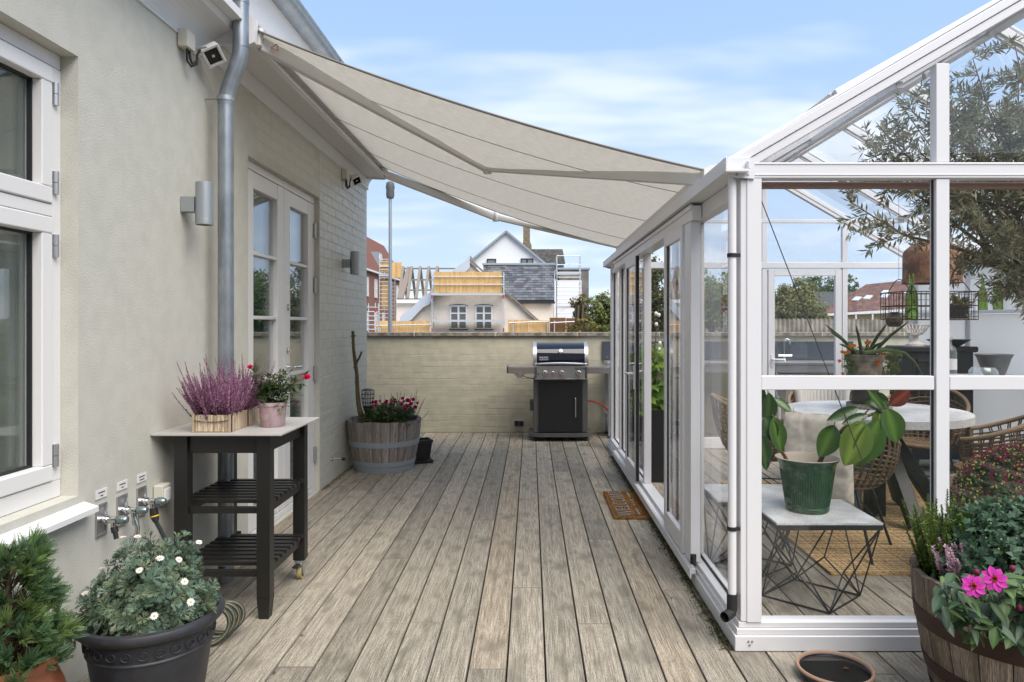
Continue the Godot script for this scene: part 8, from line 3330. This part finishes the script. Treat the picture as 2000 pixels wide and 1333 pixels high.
	for q in [[1645, 688], [1657, 687], [1661, 676], [1669, 676], [1699, 669], [1692, 670], [1640, 706], [1646, 731], [1720, 688], [1728, 694], [1717, 707], [1715, 712], [1650, 690]]:
		var fl := MB.new()
		for k in 26:
			fl.col = vary(Color(0.80, 0.28, 0.01), 0.15)
			fl.leaf(Vector3.ZERO, (rdir() + Vector3(0, 0.2, 0.6)).normalized(), Vector3(0, 0, 1), 0.016, 0.011, 0.2)
		put(mg, "bloom", fl, M.petal, Q(q[0], q[1], 4.97) - so)
	# vine in the tall planter
	var vo := V(1.105, 0.58, 6.22)
	var v := plant("grape_vine", "bright green large leaved vine growing in the tall black planter", vo)
	var vb := MB.new()
	var vs := MB.new()
	vs.col = Color(0.12, 0.09, 0.05)
	vs.tube([Vector3.ZERO, Vector3(-0.02, 0.2, 0.03), Vector3(-0.05, 0.45, 0.05), Vector3(-0.06, 0.62, 0.08)], [0.010, 0.008, 0.006, 0.003], 7)
	for i in 105:
		var p := Vector3(rf(-0.19, 0.12), rf(0.02, 0.60), rf(-0.08, 0.16))
		var n := Vector3(rf(-0.7, 0.3), rf(0.2, 0.9), rf(0.4, 1.0)).normalized()
		var dir := Vector3(rf(-1, 1), rf(-0.9, 0.2), rf(-0.2, 0.6))
		dir = (dir - n * dir.dot(n)).normalized()
		lobed(vb, p, dir, n, rf(0.075, 0.12), [Color(0.14, 0.24, 0.03), Color(0.18, 0.28, 0.04), Color(0.10, 0.19, 0.03)][i % 3])
		if i % 3 == 0:
			vs.tube([Vector3(-0.03, p.y * 0.8, 0.03), p], 0.002, 4, false)
	put(v, "stem", vs, M.bark)
	put(v, "foliage", vb, M.leaf)
	# small plant in the basket trough
	var to := V(2.755, 1.452, 4.66)
	var t := plant("basket_plant", "withered reddish green plant in the small black trough", to)
	var tb := MB.new()
	for i in 120:
		var d := (rdir() + Vector3(0, 0.7, 0.2)).normalized()
		tb.col = vary([Color(0.16, 0.15, 0.05), Color(0.17, 0.09, 0.04), Color(0.11, 0.15, 0.04)][i % 3], 0.2)
		tb.leaf(Vector3(rf(-0.05, 0.05), 0.01, rf(-0.03, 0.03)) + d * rf(0.0, 0.06), d, rdir(), rf(0.03, 0.05), rf(0.014, 0.022), 0.2)
	put(t, "foliage", tb, M.leaf)


func olive_tree() -> void:
	var o := V(2.56, 0.46, 3.70)
	var t := plant("olive_tree", "silvery olive tree filling the corner of the greenhouse behind the glass", o, "", "tree")
	var tr := MB.new()
	var lf := MB.new()
	tr.col = Color(0.14, 0.09, 0.06)
	var fork := Vector3(0.10, 1.02, 0.02)
	tr.tube([Vector3.ZERO, Vector3(0.03, 0.35, 0.0), Vector3(0.08, 0.7, 0.03), fork], [0.040, 0.034, 0.030, 0.027], 10)
	var r := RandomNumberGenerator.new()
	r.seed = 31
	var ends := []
	for q in [[1660, 395, 3.55], [1690, 330, 3.7], [1720, 250, 3.75], [1760, 190, 3.7], [1830, 130, 3.65], [1900, 95, 3.7], [1980, 70, 3.8], [1800, 330, 3.5], [1860, 250, 3.5], [1930, 200, 3.55], [1880, 380, 3.45], [1940, 330, 3.45], [2000, 260, 3.5], [1900, 500, 3.55], [1960, 470, 3.45], [2020, 400, 3.5], [1960, 560, 3.5], [2040, 180, 3.7], [2060, 330, 3.9], [1700, 300, 3.95], [1780, 280, 4.05], [1880, 180, 4.1], [1950, 420, 4.1], [1940, 280, 4.2], [2010, 530, 3.9], [1990, 120, 4.0]]:
		var e := Q(q[0], q[1], q[2]) - o
		# keep under the glass
		var wx := e.x + o.x
		e.y = minf(e.y, roof_y(wx) - 0.10 - o.y)
		var m1 := fork.lerp(e, 0.35) + Vector3(r.randf_range(-0.06, 0.06), 0.05, r.randf_range(-0.06, 0.06))
		var m2 := fork.lerp(e, 0.7) + Vector3(r.randf_range(-0.06, 0.06), r.randf_range(-0.03, 0.06), r.randf_range(-0.06, 0.06))
		tr.col = Color(0.15, 0.095, 0.06)
		tr.tube([fork, m1, m2, e], [0.016, 0.010, 0.006, 0.002], 6, false)
		ends.append([m1, m2, e])
	for q in ends:
		for k in 20:
			var s := rf(0.15, 1.0)
			var p: Vector3 = q[0].lerp(q[1], s * 2.0) if s < 0.5 else q[1].lerp(q[2], s * 2.0 - 1.0)
			var d: Vector3 = ((q[2] - q[0]).normalized() * 0.7 + rdir()).normalized()
			var l := rf(0.10, 0.24)
			var e := p + d * l + Vector3(0, rf(-0.03, 0.02), 0)
			var wx := e.x + o.x
			e.y = minf(e.y, roof_y(wx) - 0.07 - o.y)
			e.z = minf(e.z, 0.62)
			tr.col = Color(0.17, 0.13, 0.08)
			tr.tube([p, (p + e) * 0.5 + Vector3(0, 0.008, 0), e], [0.0026, 0.002, 0.001], 4, false)
			var ax := (e - p).normalized()
			var nl := int(l / 0.0125)
			for j in nl:
				var a := p.lerp(e, (j + 0.5) / nl)
				for sd in [-1.0, 1.0]:
					var out := rdir()
					out = (out - ax * out.dot(ax)).normalized()
					lf.col = vary([Color(0.20, 0.22, 0.13), Color(0.27, 0.28, 0.18), Color(0.15, 0.16, 0.075), Color(0.34, 0.34, 0.25), Color(0.22, 0.17, 0.09)][rng.randi() % 5], 0.2)
					lf.leaf(a, (ax * 0.75 + out).normalized(), out.cross(ax) + rdir() * 0.4, rf(0.036, 0.062), rf(0.009, 0.0135), 0.12)
	put(t, "trunk", tr, M.bark)
	put(t, "crown", lf, M.leaf)
